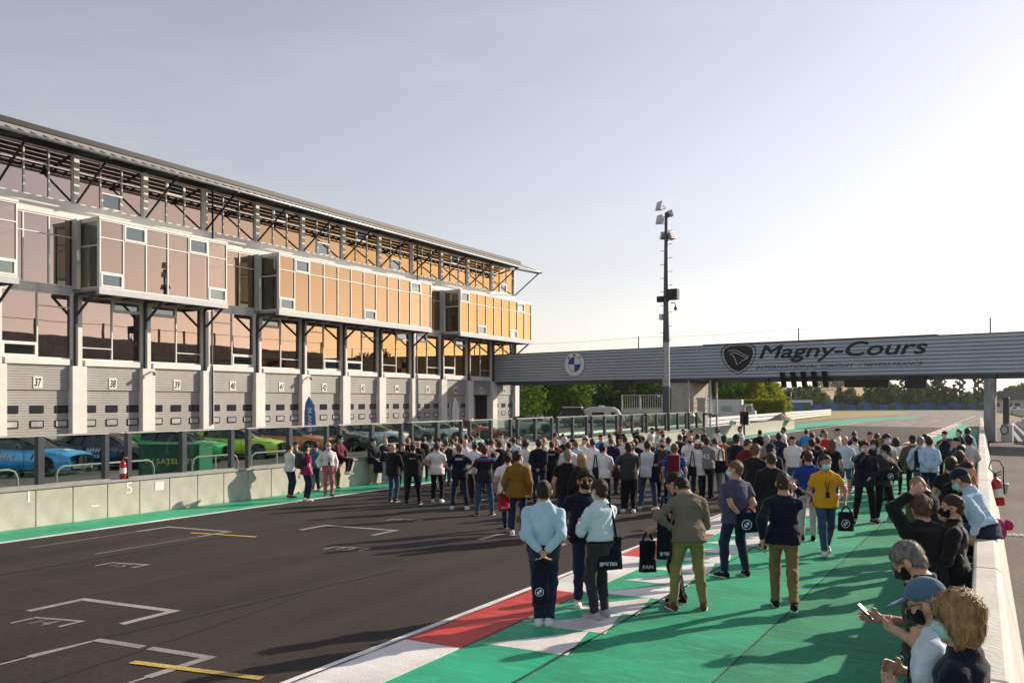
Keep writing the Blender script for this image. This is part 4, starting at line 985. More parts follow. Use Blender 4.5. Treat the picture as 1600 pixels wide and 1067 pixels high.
class Layer:
    def __init__(s, k=.02): s.p = []; s.k = k; s.cuts = []; s.noise = None; s.holes = []; s.hM = np.eye(3)
    # every prim: (lo, hi, fn, k)
    def cone(s, a, b, ra, rb, flat=0, k=None, flat0=0):
        a, b = np.asarray(a, float), np.asarray(b, float); r = max(ra, rb); ba = b - a; L2 = float(ba @ ba) + 1e-9; L = math.sqrt(L2)
        def fn(X, Y, Z):
            x, y, z = X - a[0], Y - a[1], Z - a[2]; t0 = (x*ba[0] + y*ba[1] + z*ba[2]) / L2; t = np.clip(t0, 0, 1)
            d = np.sqrt((x - t*ba[0])**2 + (y - t*ba[1])**2 + (z - t*ba[2])**2) - (ra + (rb - ra) * t)
            if flat: d = np.maximum(d, (t0 - 1) * L)
            if flat0: d = np.maximum(d, -t0 * L)
            return d
        s.p.append((np.minimum(a, b) - r, np.maximum(a, b) + r, fn, k)); return s
    def ell(s, c, r, M=None, k=None):
        c, r = np.asarray(c, float), np.asarray(r, float); M = np.eye(3) if M is None else np.asarray(M); rm = r.max()
        e = np.sqrt(((M * r[:, None])**2).sum(0)) if M is not None else r
        def fn(X, Y, Z):
            x, y, z = X - c[0], Y - c[1], Z - c[2]
            q = [(M[i][0]*x + M[i][1]*y + M[i][2]*z) for i in range(3)]
            k0 = np.sqrt(sum((q[i]/r[i])**2 for i in range(3))); k1 = np.sqrt(sum((q[i]/r[i]**2)**2 for i in range(3))) + 1e-9
            return k0 * (k0 - 1) / k1
        s.p.append((c - e, c + e, fn, k)); return s
    def torso(s, o, M, tab, k=None, lo=None, hi=None):
        """stack of ellipses: rows (z, half width, half depth, y shift) in the frame M at o"""
        tab = np.array(tab, float); M = np.asarray(M); zz = tab[:, 0]; ext = max(tab[:, 1].max(), abs(zz).max(), .3)
        loz = zz[0] if lo is None else lo; hiz = zz[-1] if hi is None else hi
        def fn(X, Y, Z):
            x, y, z = X - o[0], Y - o[1], Z - o[2]
            qx = M[0][0]*x + M[0][1]*y + M[0][2]*z; qy = M[1][0]*x + M[1][1]*y + M[1][2]*z; qz = M[2][0]*x + M[2][1]*y + M[2][2]*z
            a = np.interp(qz, zz, tab[:, 1]); b = np.interp(qz, zz, tab[:, 2]); y0 = np.interp(qz, zz, tab[:, 3])
            d = (np.sqrt((qx/a)**2 + ((qy - y0)/b)**2) - 1) * np.minimum(a, b)
            return np.maximum(d, np.maximum(loz - qz, qz - hiz))
        cs = np.array([o + M.T @ np.array([sx*ext*.6, sy*.22, z]) for sx in (-1, 1) for sy in (-1, 1) for z in (loz, hiz)])
        s.p.append((cs.min(0) - .03, cs.max(0) + .03, fn, k)); return s
    def rbox(s, c, h, r, M=None, k=None):
        c, h = np.asarray(c, float), np.asarray(h, float); M = np.eye(3) if M is None else np.asarray(M); e = np.abs(M.T) @ h + r
        def fn(X, Y, Z):
            x, y, z = X - c[0], Y - c[1], Z - c[2]; q = [np.abs(M[i][0]*x + M[i][1]*y + M[i][2]*z) - h[i] for i in range(3)]
            return np.sqrt(sum(np.maximum(v, 0)**2 for v in q)) + np.minimum(np.maximum(q[0], np.maximum(q[1], q[2])), 0) - r
        s.p.append((c - e, c + e, fn, k)); return s
    def cut(s, n, p):      # removes everything on the side the normal points to
        s.cuts.append((np.asarray(n, float), np.asarray(p, float))); return s
    def mesh(s, vox, fine=None):
        lo = np.min([p[0] for p in s.p], 0) - 2.5*vox; hi = np.max([p[1] for p in s.p], 0) + 2.5*vox
        fine = fine or [(), (), ()]
        A = [axis(lo[i], hi[i], vox, fine[i]) for i in range(3)]
        f = np.full(tuple(len(a) for a in A), .5, F32)
        for plo, phi, fn, k in s.p:
            k = s.k if k is None else k; mg = k + 2*vox
            sl = tuple(slice(max(0, np.searchsorted(A[i], plo[i] - mg) - 1), np.searchsorted(A[i], phi[i] + mg) + 1) for i in range(3))
            X, Y, Z = A[0][sl[0]][:, None, None], A[1][sl[1]][None, :, None], A[2][sl[2]][None, None, :]
            d = fn(X, Y, Z).astype(F32); g = f[sl]
            if k > 0:
                h = np.maximum(k - np.abs(g - d), 0) / k; f[sl] = np.minimum(g, d) - h*h*k*.25
            else: f[sl] = np.minimum(g, d)
        X, Y, Z = A[0][:, None, None], A[1][None, :, None], A[2][None, None, :]
        if s.noise: f = f + s.noise(X, Y, Z).astype(F32)
        for n, p in s.cuts: f = np.maximum(f, (n[0]*(X - p[0]) + n[1]*(Y - p[1]) + n[2]*(Z - p[2])).astype(F32))
        for c, r in s.holes:
            x, y, z = X - c[0], Y - c[1], Z - c[2]; M = s.hM; q = [(M[i][0]*x + M[i][1]*y + M[i][2]*z) / r[i] for i in range(3)]; k0 = np.sqrt(q[0]**2 + q[1]**2 + q[2]**2)
            f = np.maximum(f, ((1 - k0) * min(r)).astype(F32))
        return surf_nets(f, *A)
def np_mesh(name, VQ, mats, smooth=True):
    V, Q = VQ; me = bpy.data.meshes.new(name); n = len(Q)
    me.vertices.add(len(V)); me.vertices.foreach_set('co', V.astype(F32).ravel()); me.loops.add(4*n); me.loops.foreach_set('vertex_index', Q.astype(np.int32).ravel())
    me.polygons.add(n); me.polygons.foreach_set('loop_start', np.arange(0, 4*n, 4, dtype=np.int32)); me.polygons.foreach_set('use_smooth', np.ones(n, bool))
    for m in (mats if isinstance(mats, (list, tuple)) else [mats]): me.materials.append(m)
    me.update(calc_edges=True); return me
def ik(a, target, l1, l2, pole):
    a, t = np.asarray(a, float), np.asarray(target, float); d = t - a; L = np.linalg.norm(d); mx = (l1 + l2) * .995
    if L > mx: d = d / L * mx; L = mx; t = a + d
    if L < abs(l1 - l2) + .02: L = abs(l1 - l2) + .02; d = nrm(d) * L; t = a + d
    u = d / L; x = (l1*l1 - l2*l2 + L*L) / (2*L); h = math.sqrt(max(l1*l1 - x*x, 0)); p = np.asarray(pole, float); p = nrm(p - u * (p @ u))
    return a + u*x + p*h, t
def rot(ax, a):
    c, s = math.cos(a), math.sin(a)
    return np.array({'x': [[1,0,0],[0,c,-s],[0,s,c]], 'y': [[c,0,s],[0,1,0],[-s,0,c]], 'z': [[c,-s,0],[s,c,0],[0,0,1]]}[ax])
SKIN = {'light': (0.50, 0.29, 0.20), 'tan': (0.40, 0.21, 0.13), 'dark': (0.10, 0.05, 0.032)}
HAIRC = {'black': (0.008, 0.007, 0.006), 'brown': (0.035, 0.020, 0.012), 'light': (0.12, 0.075, 0.038), 'grey': (0.20, 0.19, 0.175), 'blond': (0.34, 0.21, 0.085), 'white': (0.42, 0.40, 0.37), 'ginger': (0.20, 0.07, 0.025)}
CLOTH = {'white': (0.70, 0.70, 0.70), 'black': (0.010, 0.010, 0.012), 'navy': (0.012, 0.018, 0.045), 'dark navy': (0.008, 0.011, 0.024), 'grey': (0.20, 0.20, 0.21), 'dark grey': (0.035, 0.037, 0.042), 'light grey': (0.42, 0.42, 0.43), 'light blue': (0.40, 0.56, 0.70), 'pale blue': (0.55, 0.66, 0.74),
    'blue': (0.02, 0.09, 0.40), 'bright blue': (0.03, 0.26, 0.62), 'royal blue': (0.015, 0.04, 0.22), 'denim': (0.035, 0.075, 0.15), 'dark denim': (0.014, 0.028, 0.060), 'light denim': (0.10, 0.17, 0.26), 'khaki': (0.30, 0.24, 0.13), 'olive khaki': (0.24, 0.21, 0.085), 'brown': (0.10, 0.06, 0.03), 'tan': (0.22, 0.15, 0.075), 'mustard': (0.20, 0.105, 0.012),
    'yellow': (0.62, 0.30, 0.015), 'orange': (0.36, 0.11, 0.03), 'magenta': (0.36, 0.02, 0.12), 'maroon': (0.12, 0.012, 0.022), 'red': (0.45, 0.02, 0.02), 'pink': (0.42, 0.15, 0.17), 'purple': (0.065, 0.060, 0.125), 'taupe': (0.165, 0.14, 0.105), 'teal': (0.03, 0.14, 0.17), 'olive': (0.08, 0.075, 0.045), 'cream': (0.60, 0.56, 0.48), 'mask blue': (0.40, 0.66, 0.70), 'steel blue': (0.075, 0.15, 0.235)}
def cloth_mat(cn, kind='cloth'):
    n = kind + '_' + cn.replace(' ', '_')
    if n in MATS: return MATS[n]
    c = CLOTH[cn]
    rough, bs, bump = {'denim': (.9, 45, .25), 'jacket': (.65, 9, .45)}.get(kind, (.85, 11, .35))
    m = mat(n, c, .95 if kind != 'jacket' else .8, var=.12 if kind != 'denim' else .28, scale=4 if kind != 'denim' else 6, bump=min(1, bump*2.0), bscale=bs*1.4, spec=.12, var2=.08, scale2=60)
    p = m.node_tree.nodes['Principled BSDF']; p.inputs['Sheen Weight'].default_value = .15
    return m
def skin_mat(k): return mat('skin_' + k, SKIN[k], .5, var=.08, scale=14, bump=.08, bscale=60, spec=.35)
def hair_mat(k): return mat('hair_' + k, HAIRC[k], .5, var=.5, scale=38, bump=.8, bscale=120, spec=.4, stretch=(1, 1, .22))
def stripe_mat(name, base, bands, axis_='Z', soft=.002):
    """cloth with printed bands: list of (low, high, colour) along one object axis"""
    m = mat(name, base, .85, var=0, bump=.35, bscale=11, spec=.2); nt = m.node_tree; p = nt.nodes['Principled BSDF']
    tc = nt.nodes.new('ShaderNodeTexCoord'); sp = nt.nodes.new('ShaderNodeSeparateXYZ'); nt.links.new(tc.outputs['Object'], sp.inputs[0]); prev = None
    for lo, hi, c in bands:
        g = nt.nodes.new('ShaderNodeMath'); g.operation = 'GREATER_THAN'; g.inputs[1].default_value = lo; l = nt.nodes.new('ShaderNodeMath'); l.operation = 'LESS_THAN'; l.inputs[1].default_value = hi; mu = nt.nodes.new('ShaderNodeMath'); mu.operation = 'MULTIPLY'
        nt.links.new(sp.outputs[axis_], g.inputs[0]); nt.links.new(sp.outputs[axis_], l.inputs[0]); nt.links.new(g.outputs[0], mu.inputs[0]); nt.links.new(l.outputs[0], mu.inputs[1])
        mx = nt.nodes.new('ShaderNodeMix'); mx.data_type = 'RGBA'; mx.inputs['B'].default_value = (*c, 1)
        if prev is None: mx.inputs['A'].default_value = (*base, 1)
        else: nt.links.new(prev, mx.inputs['A'])
        nt.links.new(mu.outputs[0], mx.inputs['Factor']); prev = mx.outputs['Result']
    nt.links.new(prev, p.inputs['Base Color']); return m
M_SOLE = mat('shoe_sole', (0.62, 0.61, 0.58), .7, var=.08); M_SHADE = mat('sunglass_lens', (.008, .008, .01), .08, var=0, spec=.7)
# wrist targets in the torso frame (right hand; the left is mirrored) and the way the elbow points
ARMS = {'down': ((.255, .05, -.09), (.5, -1, 0)), 'loose': ((.30, .10, -.03), (.8, -1, 0)), 'behind': ((.035, -.185, -.03), (1, -.5, .1)), 'hips': ((.205, .03, .075), (1, -.45, 0)), 'front': ((.075, .30, .20), (.7, -.4, -1)), 'low': ((.06, .22, .02), (1, -.4, -.4)), 'crossed': ((-.06, .185, .235), (1, .0, -.7)),
    'face': ((.045, .20, .565), (.8, .2, -1)), 'head': ((.085, .06, .80), (1, .25, .1)), 'brow': ((.10, .21, .655), (1, .35, -.05)), 'ear': ((.15, .09, .585), (.9, .5, -1)), 'pocket': ((.225, .06, -.04), (.8, -1, 0)), 'strap': ((.13, .155, .36), (.8, -.2, -1)), 'camera': ((.05, .24, .52), (.8, .0, -1)), 'lap': ((.11, .26, .03), (1, -.2, -.1)), 'prop': ((.26, .06, -.02), (.6, -1, 0)), 'reach': ((.10, .45, .22), (.6, -.3, -1)), 'swingf': ((.23, .24, .02), (.5, -1, 0)), 'swingb': ((.27, -.20, -.04), (.5, -1, 0)), 'shoulder': ((-.10, .12, .44), (.7, .5, -1))}
def mirror(v): return (-v[0], v[1], v[2])
PEOPLE = []
def hair_strands(VQ, c, up, fwd, n, s, ln, wd, rg, m, parent):
    """locks lying on the hair, combed down and back from the crown"""
    V, Q = VQ; q = Q[rg.integers(0, len(Q), n)]; w = rg.dirichlet((1, 1, 1, 1), n)[:, :, None]; p = (V[q] * w).sum(1); a = V[q[:, 1]] - V[q[:, 0]]; b_ = V[q[:, 2]] - V[q[:, 0]]
    N = np.cross(a, b_); N /= np.linalg.norm(N, axis=1)[:, None] + 1e-9; out = p - c; sg = np.sign((N * out).sum(1)); N *= sg[:, None]
    crown = c + (up * .10 - fwd * .05) * s; d = p - crown; d += rg.normal(0, .02, d.shape) * s; d -= N * (d * N).sum(1)[:, None]; d /= np.linalg.norm(d, axis=1)[:, None] + 1e-9
    t = np.cross(d, N); L = ln * s * rg.uniform(.5, 1.2, n)[:, None]; W = wd * rg.uniform(.6, 1.5, n)[:, None]; lift = rg.uniform(.1, .5, n)[:, None]
    P0 = p - N*.002; P1 = p + d*L*.5 + N*(.003 + L*.10*lift); P2 = p + d*L + N*(L*.06*lift - .002) - N*L*L*3
    vs = np.stack([P0 - t*W, P0 + t*W, P1 - t*W, P1 + t*W, P2 - t*W*.3, P2 + t*W*.3], 1).reshape(-1, 3); k = np.arange(n)[:, None]*6
    F = np.concatenate([k + np.array([0, 1, 3, 2]), k + np.array([2, 3, 5, 4])])
    o = link('hair_locks', np_mesh('hair_locks', (vs, F), m), parent); o['kind'] = 'stuff'
def person(x, y, heading, label, H=1.76, lod='far', top='tee', tc='navy', bot='jeans', bc='dark denim', shoe='black', hair='short', hc='brown', skin='light', arms=('down', 'down'), lean=0.0, twist=0.0, look=0.0, nod=0.0, legs='stand', seat=None, mask=None, cap=None, shades=False, specs=False, lanyard=False, bulk=0.0, collar=False, tmat=None, seed=0, back=None, fem=False, z0=0.0, headlean=0.0, tilt=0.0, tuck=False):
    """one person standing at (x, y) and facing heading (radians from +Y, counter-clockwise)"""
    rg = np.random.default_rng(seed + 17); s = H / 1.76
    vox = {'near': .0138, 'mid': .026, 'far': .037}[lod]; hv = {'near': .0075, 'mid': .0155, 'far': .024}[lod]
    root = empty('person', (x, y, z0), heading, label, 'person', 'people gathered on the track')
    hz = .955*s if seat is None else seat
    pel = np.array([0, 0, hz]); MT = rot('z', -twist) @ rot('x', -lean).T if False else (rot('z', twist) @ rot('x', -lean) @ rot('y', tilt)).T  # rows = right, forward, up of the torso
    Rr, Ff, Uu = MT; T = lambda v: pel + (Rr*v[0] + Ff*v[1] + Uu*v[2]) * s
    wd = (1.09 if not fem else 1.0) + bulk*.25
    shw = (.186 if not fem else .158) + bulk*.10
    sh = {1: T((shw, -.008, .396)), -1: T((-shw, -.008, .396))}; nb = T((0, -.012, .49))
    MH = (rot('z', twist + look) @ rot('x', -(lean*.4 + nod)) @ rot('y', headlean)).T; hx, hy, hzv = MH
    hc_ = nb + (Uu*.4 + hzv*.6) * .158*s + hy * (.018 + .05*max(0, nod))*s; Hh = lambda v: hc_ + (hx*v[0] + hy*v[1] + hzv*v[2]) * s * 1.12
    # --- arms
    elb, wri = {}, {}
    for sd, a in ((1, arms[0]), (-1, arms[1])):
        w, pl = ARMS[a] if isinstance(a, str) else a
        if sd < 0: w, pl = mirror(w), mirror(pl)
        e, wv = ik(sh[sd], T(w), .285*s, .255*s, Rr*pl[0] + Ff*pl[1] + Uu*pl[2]); elb[sd], wri[sd] = e, wv
    # --- legs
    hip = {1: pel + Rr*.088*s - Uu*.02, -1: pel - Rr*.088*s - Uu*.02} if seat is None else {1: T((.09, .02, -.02)), -1: T((-.09, .02, -.02))}
    j = rg.uniform(-.04, .04, 4)
    if legs == 'stand': ank = {1: (.105 + j[0]*.6, j[1], .075), -1: (-.105 + j[2]*.6, j[3], .075)}; toe = {1: -.22, -1: .22}
    elif legs == 'wide': ank = {1: (.19, j[1], .075), -1: (-.19, j[3], .075)}; toe = {1: -.3, -1: .3}
    elif legs == 'close': ank = {1: (.06, .0, .075), -1: (-.06, .0, .075)}; toe = {1: -.12, -1: .12}
    elif legs == 'walk': ank = {1: (.09, -.34, .15), -1: (-.07, .22, .085)}; toe = {1: -.1, -1: .1}
    elif legs == 'walk2': ank = {1: (.07, .24, .085), -1: (-.08, -.28, .13)}; toe = {1: -.1, -1: .1}
    elif legs == 'hang': ank = {1: (.10, .36, hz/s - .50), -1: (-.12, .33, hz/s - .52)}; toe = {1: -.15, -1: .15}
    elif legs == 'perch': ank = {1: (.13, .42, .075), -1: (-.14, .38, .075)}; toe = {1: -.2, -1: .2}
    elif legs == 'squat': ank = {1: (.14, .02, .075), -1: (-.14, .10, .075)}; toe = {1: -.3, -1: .3}
    else: ank, toe = legs
    knee = {}
    for sd in (1, -1):
        knee[sd], ank[sd] = ik(hip[sd], np.array(ank[sd]) * s, .435*s, .445*s, np.array([.12*sd, 1, .0 if seat is None else .5]))
    # --- skin: one continuous body
    B = Layer(.03*s); b = bulk
    tab = [(-.13, .135, .10, -.005), (-.03, .165, .12, -.012), (.06, .155, .108, -.002), (.15, .142 + b*.3, .10 + b*.4, .006 + b*.2), (.25, .155 + b*.2, .108 + b*.3, .008 + b*.1), (.35, .170, .115, 0), (.41, .160, .100, -.01), (.455, .125, .080, -.012), (.50, .070, .062, -.012), (.53, .055, .055, -.01)]
    tab = [(z, a*wd if z < .44 else a*1.03, bb*wd if z < .44 else bb*1.03, y0) for z, a, bb, y0 in tab]
    if fem: tab = [(z, a*(.92 if z > .1 else 1.0), bb, y0 + (.01 if .28 < z < .38 else 0)) for z, a, bb, y0 in tab]
    tabs = [(z*s, a*s, bb*s, y0*s) for z, a, bb, y0 in tab]
    B.torso(pel, MT, tabs)
    for sd in (1, -1):
        B.cone(T((.03*sd, -.02, .485)), sh[sd] + Uu*.006*s, .034*s, .034*s); B.cone(sh[sd], elb[sd], .050*s, .041*s); B.cone(elb[sd], wri[sd], .042*s, .029*s)
        B.cone(hip[sd], knee[sd], .082*s, .054*s); B.cone(knee[sd], ank[sd], .052*s, .036*s)
        cd = nrm(ank[sd] - knee[sd]); B.ell(knee[sd]*.70 + ank[sd]*.30 - np.array([0, .012, 0])*s, (.045*s, .045*s, .10*s))
        fd = rot('z', toe[sd]) @ np.array([0, 1, 0]); B.cone(ank[sd], ank[sd] + (fd*.13 - np.array([0, 0, .045]))*s, .035*s, .028*s)
    # head
    B.cone(nb - Uu*.03*s, Hh((0, -.018, -.05)), .066*s, .061*s, k=.04*s)
    B.ell(Hh((0, -.012, .035)), np.array((.074, .094, .088))*s*1.12, MH, k=.02*s); B.ell(Hh((0, .030, -.040)), np.array((.056, .060, .072))*s*1.12, MH, k=.02*s)
    B.ell(Hh((0, -.034, -.020)), np.array((.066, .066, .074))*s*1.12, MH, k=.02*s)
    B.cone(Hh((-.028, .062, -.095)), Hh((.028, .062, -.095)), .018*s, .018*s, k=.02*s)                    # chin
    B.cone(Hh((0, .082, .018)), Hh((0, .108, -.022)), .008*s, .0135*s, k=.008*s)                            # nose
    for sd in (1, -1):
        B.ell(Hh((.081*sd, -.012, -.006)), np.array((.013, .023, .036))*s, MH, k=.006*s)                    # ear
        if lod != 'far': B.cone(Hh((.015*sd, .078, .034)), Hh((.05*sd, .066, .032)), .010*s, .009*s, k=.014*s); B.ell(Hh((.042*sd, .058, -.02)), np.array((.022, .018, .02))*s, MH, k=.02*s)
    if lod != 'far': B.cone(Hh((-.020, .083, -.058)), Hh((.020, .083, -.058)), .0075*s, .0075*s, k=.01*s)   # lips
    # hands
    fineX, fineY, fineZ = [], [], []
    for sd in (1, -1):
        w = wri[sd]; fa = nrm(w - elb[sd]); an = arms[0] if sd > 0 else arms[1]
        side = nrm(np.cross(fa, Ff if abs(fa @ Ff) < .9 else Uu)); pn = nrm(np.cross(side, fa)); inn = -sd * Rr
        thd = nrm(Ff*.9 + inn*.25 - fa*(Ff @ fa)) if abs(fa[2]) > .6 else nrm(Uu - fa*(Uu @ fa)); pn = nrm(np.cross(fa, thd))
        if pn @ inn < 0: pn = -pn
        curl = .35 if an in ('down', 'loose', 'swingf', 'swingb', 'behind') else .75 if an in ('front', 'ear', 'camera', 'strap', 'reach', 'low') else .25
        pc = w + fa*.05*s
        if lod == 'far':
            B.ell(w + fa*.045*s, np.array((.040, .022, .052))*s, np.array([thd, pn, fa]), k=.015*s); B.cone(w + fa*.08*s, w + (fa*.15 + pn*.05*curl)*s, .026*s, .014*s, k=.012*s); B.cone(w + fa*.02*s + thd*.02*s, w + (fa*.085 + thd*.052)*s, .013*s, .011*s, k=.01*s)
        else:
            B.rbox(pc, np.array((.026, .003, .032))*s, .012*s, np.array([thd, pn, fa]), k=.014*s)
            for q, (off, ln) in enumerate(((.033, .072), (.012, .082), (-.010, .076), (-.030, .060))):
                p0 = w + (fa*.085 + thd*off)*s; d1 = nrm(fa + pn*curl*.5); p1 = p0 + d1*ln*.5*s; d2 = nrm(fa + pn*curl*2.0); p2 = p1 + d2*ln*.5*s
                B.cone(p0, p1, .0092*s, .0085*s, k=.006*s); B.cone(p1, p2, .0085*s, .0072*s, k=.006*s)
            t0 = w + (fa*.025 + thd*.026)*s; t1 = t0 + nrm(fa*.55 + thd*.75 + pn*.3)*.042*s; t2 = t1 + nrm(fa*.9 + thd*.25 + pn*.4)*.034*s
            B.cone(t0, t1, .0125*s, .0105*s, k=.008*s); B.cone(t1, t2, .0105*s, .0085*s, k=.006*s)
            if lod == 'near':
                c = w + fa*.09*s; r_ = .085*s; fineX.append((c[0]-r_, c[0]+r_, .0092)); fineY.append((c[1]-r_, c[1]+r_, .0092)); fineZ.append((c[2]-r_, c[2]+r_, .0092))
    r_ = .135*s; fineX.append((hc_[0]-r_, hc_[0]+r_, hv)); fineY.append((hc_[1]-r_, hc_[1]+r_, hv)); fineZ.append((hc_[2]-r_, hc_[2]+r_, hv))
    fine = [fineX, fineY, fineZ]
    link('body', np_mesh('body', B.mesh(vox*1.45, fine), skin_mat(skin)), root)
    ph = rg.uniform(0, 6, 6)
    def folds(amp, fq=1.0):
        def fn(X, Y, Z):
            n1 = np.sin(11*fq*X + 3*np.sin(7*Z + ph[0]) + 6*Z + ph[1]) + np.sin(9*fq*Z - 7*X + 3*np.sin(9*Y + ph[2]) + ph[3])
            n2 = np.sin(19*fq*Z + 4*np.sin(6*X + ph[4]) + 5*Y) + np.sin(13*fq*Y - 8*Z + 3*np.sin(8*X + ph[5]))
            return amp * (1.2 - 1.6*(1 - np.minimum(1, np.abs(n1)*.9))**2 - 1.2*(1 - np.minimum(1, np.abs(n2)*.9))**2)
        return fn
    # --- upper garment
    loose = {'tee': .014, 'polo': .014, 'shirt': .020, 'sweater': .020, 'jacket': .030, 'vest': .024, 'blouse': .028}[top]
    hem = {'tee': -.13, 'polo': -.14, 'shirt': -.12, 'sweater': -.10, 'jacket': -.17, 'vest': -.10, 'blouse': -.24}[top]
    if tuck: hem = -.01
    sleeve = {'tee': .62, 'polo': .66, 'vest': 0}.get(top, 2)
    U = Layer(.022*s); kl = 'jacket' if top == 'jacket' else 'cloth'
    ut = [(z, max(a, .150 + b*.2 if z > -.2 else a) + loose, max(bb, .102) + loose, y0) for z, a, bb, y0 in tab]
    ut = [(z, (max(a, .203*wd) if z < .08 else a) , (max(bb, .158*wd) if z < .08 else bb), y0) for z, a, bb, y0 in ut]
    ut = [(hem - .02, .197*wd + loose + (.02 if top == 'blouse' else 0), .150*wd + loose, -.010)] + [r for r in ut if r[0] > hem + .04]
    if tuck: ut = [(hem - .02, .160*wd + loose*.5, .120*wd + loose*.4, -.008), (.05, .162*wd + loose*1.1, .122*wd + loose, -.004)] + [r for r in ut if r[0] > .1]
    ut[-1] = (.512 if not collar else .528, .074, .072, -.014); ut[-2] = (.494, .098 + loose*.25, .080 + loose*.3, -.014); ut[-3] = (.455, .138 + loose*.3, .084 + loose*.4, -.012)
    U.torso(pel, MT, [(z*s, a*s, bb*s, y0*s) for z, a, bb, y0 in ut], lo=hem*s)
    for sd in (1, -1):
        U.cone(T((.035*sd, -.02, .478)), sh[sd] - Uu*.004*s, (.054 + loose*.5)*s, (.044 + loose*.5)*s); r0, r1, r2 = .053*wd + loose*.6, .045*wd + loose*.75, .031*wd + loose*.55
        if sleeve == 2:
            U.cone(sh[sd], elb[sd], r0*s, r1*s); U.cone(elb[sd], elb[sd] + (wri[sd] - elb[sd])*.97, r1*s, r2*s, flat=1)
        elif sleeve: U.cone(sh[sd], sh[sd] + (elb[sd] - sh[sd])*sleeve, r0*s, (r0 + .006)*s, flat=1)
        else: U.ell(sh[sd] - Rr*sd*.03*s, (.055*s,)*3)
    U.noise = folds({'near': .0068, 'mid': .0045, 'far': .003}[lod])
    tm = tmat or cloth_mat(tc, kl)
    uo = link({'tee': 'tee_shirt', 'polo': 'polo_shirt'}.get(top, top), np_mesh('top', U.mesh(vox), tm), root)
    if collar and lod != 'far':
        cl = Layer(.008*s); 
        for q in range(9):
            a0, a1 = -2.6 + 5.2*q/9 + math.pi, -2.6 + 5.2*(q+1)/9 + math.pi
            P0 = lambda a, z: T((math.sin(a)*.072, -.014 + math.cos(a)*.070, z))
            cl.cone(P0(a0, .505), P0(a1, .505), .016*s, .016*s); cl.cone(P0(a0, .528), P0(a1, .528), .013*s, .013*s)
        link('collar', np_mesh('collar', cl.mesh(vox*.75), tm), uo)
    # --- lower garment
    W = Layer(.03*s); wk = 'denim' if 'denim' in bc else 'cloth'
    W.torso(pel, MT, [(-.15*s, .150*s*wd, .112*s*wd, -.005*s), (-.03*s, .172*s*wd, .124*s*wd, -.012*s), (.07*s, .160*s*wd, .112*s*wd, -.002*s)], hi=.03*s)
    if tuck:
        W.torso(pel, MT, [(-.06*s, .176*s*wd, .130*s*wd, -.012*s), (.03*s, .180*s*wd, .138*s*wd, -.008*s), (.06*s, .180*s*wd, .138*s*wd, -.006*s)], lo=-.06*s, hi=.035*s)
        bl_ = Layer(.004); bl_.torso(pel, MT, [(0*s, .187*s*wd, .146*s*wd, -.008*s), (.07*s, .187*s*wd, .146*s*wd, -.007*s)], lo=.004*s, hi=.036*s); link('belt', np_mesh('belt', bl_.mesh(vox*.8), cloth_mat('black', 'belt')), root)
    w0, w1, w2 = (.092, .066, .054) if bot != 'slim' else (.088, .060, .045)
    w0, w1, w2 = w0*wd, w1*wd, w2*min(wd, 1.12)
    for sd in (1, -1):
        if bot == 'shorts': W.cone(hip[sd], hip[sd] + (knee[sd] - hip[sd])*.98, .095*s, .082*s, flat=1)
        else:
            W.cone(hip[sd], knee[sd], w0*s, w1*s); kk = ank[sd] - knee[sd]; W.cone(knee[sd], knee[sd] + kk*.955, w1*s, w2*s, flat=1); W.ell(knee[sd]*.75 + ank[sd]*.25 - np.array([0, .012, 0])*s, (.060*s, .062*s, .15*s)); W.ell(knee[sd], (.068*s, .068*s, .08*s))
    W.noise = folds({'near': .0058, 'mid': .004, 'far': .003}[lod], 1.3)
    link({'shorts': 'shorts'}.get(bot, 'trousers'), np_mesh('bottom', W.mesh(vox), cloth_mat(bc, wk)), root)
    # --- shoes
    for sd in (1, -1):
        S = Layer(.02*s); fz = ank[sd]; fd = rot('z', toe[sd]) @ np.array([0, 1.0, 0])
        lift = fz[2]/s - .075; pit = np.array([0, 0, -.0]) if lift < .03 or seat is not None else np.array([0, 0, -.45*min(1, lift/.09)])
        if legs in ('walk', 'walk2') and lift > .03: fd = nrm(fd + pit)
        elif lift > .005 and seat is None: fd = nrm(fd + np.array([0, 0, .12]))
        up = nrm(np.array([0, 0, 1.0]) - fd*fd[2]); base = fz - up*.075*s
        S.cone(base + (fd*-.045 + up*.045)*s, base + (fd*.09 + up*.040)*s, .044*s, .042*s); S.cone(base + (fd*.09 + up*.036)*s, base + (fd*.165 + up*.030)*s, .043*s, .034*s); S.cone(base + (fd*-.03 + up*.05)*s, base + (fd*-.01 + up*.10)*s, .042*s, .044*s, flat=1)
        S.cut(-up, base + up*.004)
        so = link('shoe', np_mesh('shoe', S.mesh(min(.025, vox*.85)), cloth_mat(shoe, 'shoe')), root)
        if lod != 'far':
            Q = Layer(.004); Q.rbox(base + (fd*.055 + up*.011)*s, np.array((.034, .105, .004))*s, .012*s, np.array([np.cross(fd, up), fd, up])); link('sole', np_mesh('sole', Q.mesh(max(.014, vox*.8)), M_SOLE), so)
    # --- hair
    Hc = np.array((.074, .094, .088))*s*1.12; HM = hair_mat(hc)
    def hnoise(a): return lambda X, Y, Z: a*s*(np.sin(95*X + 3*np.sin(40*Z) + ph[0])*np.sin(80*Y + ph[1] + 3*np.sin(45*X)) + .7*np.sin(60*Z + ph[2])*np.sin(70*X + ph[3]))
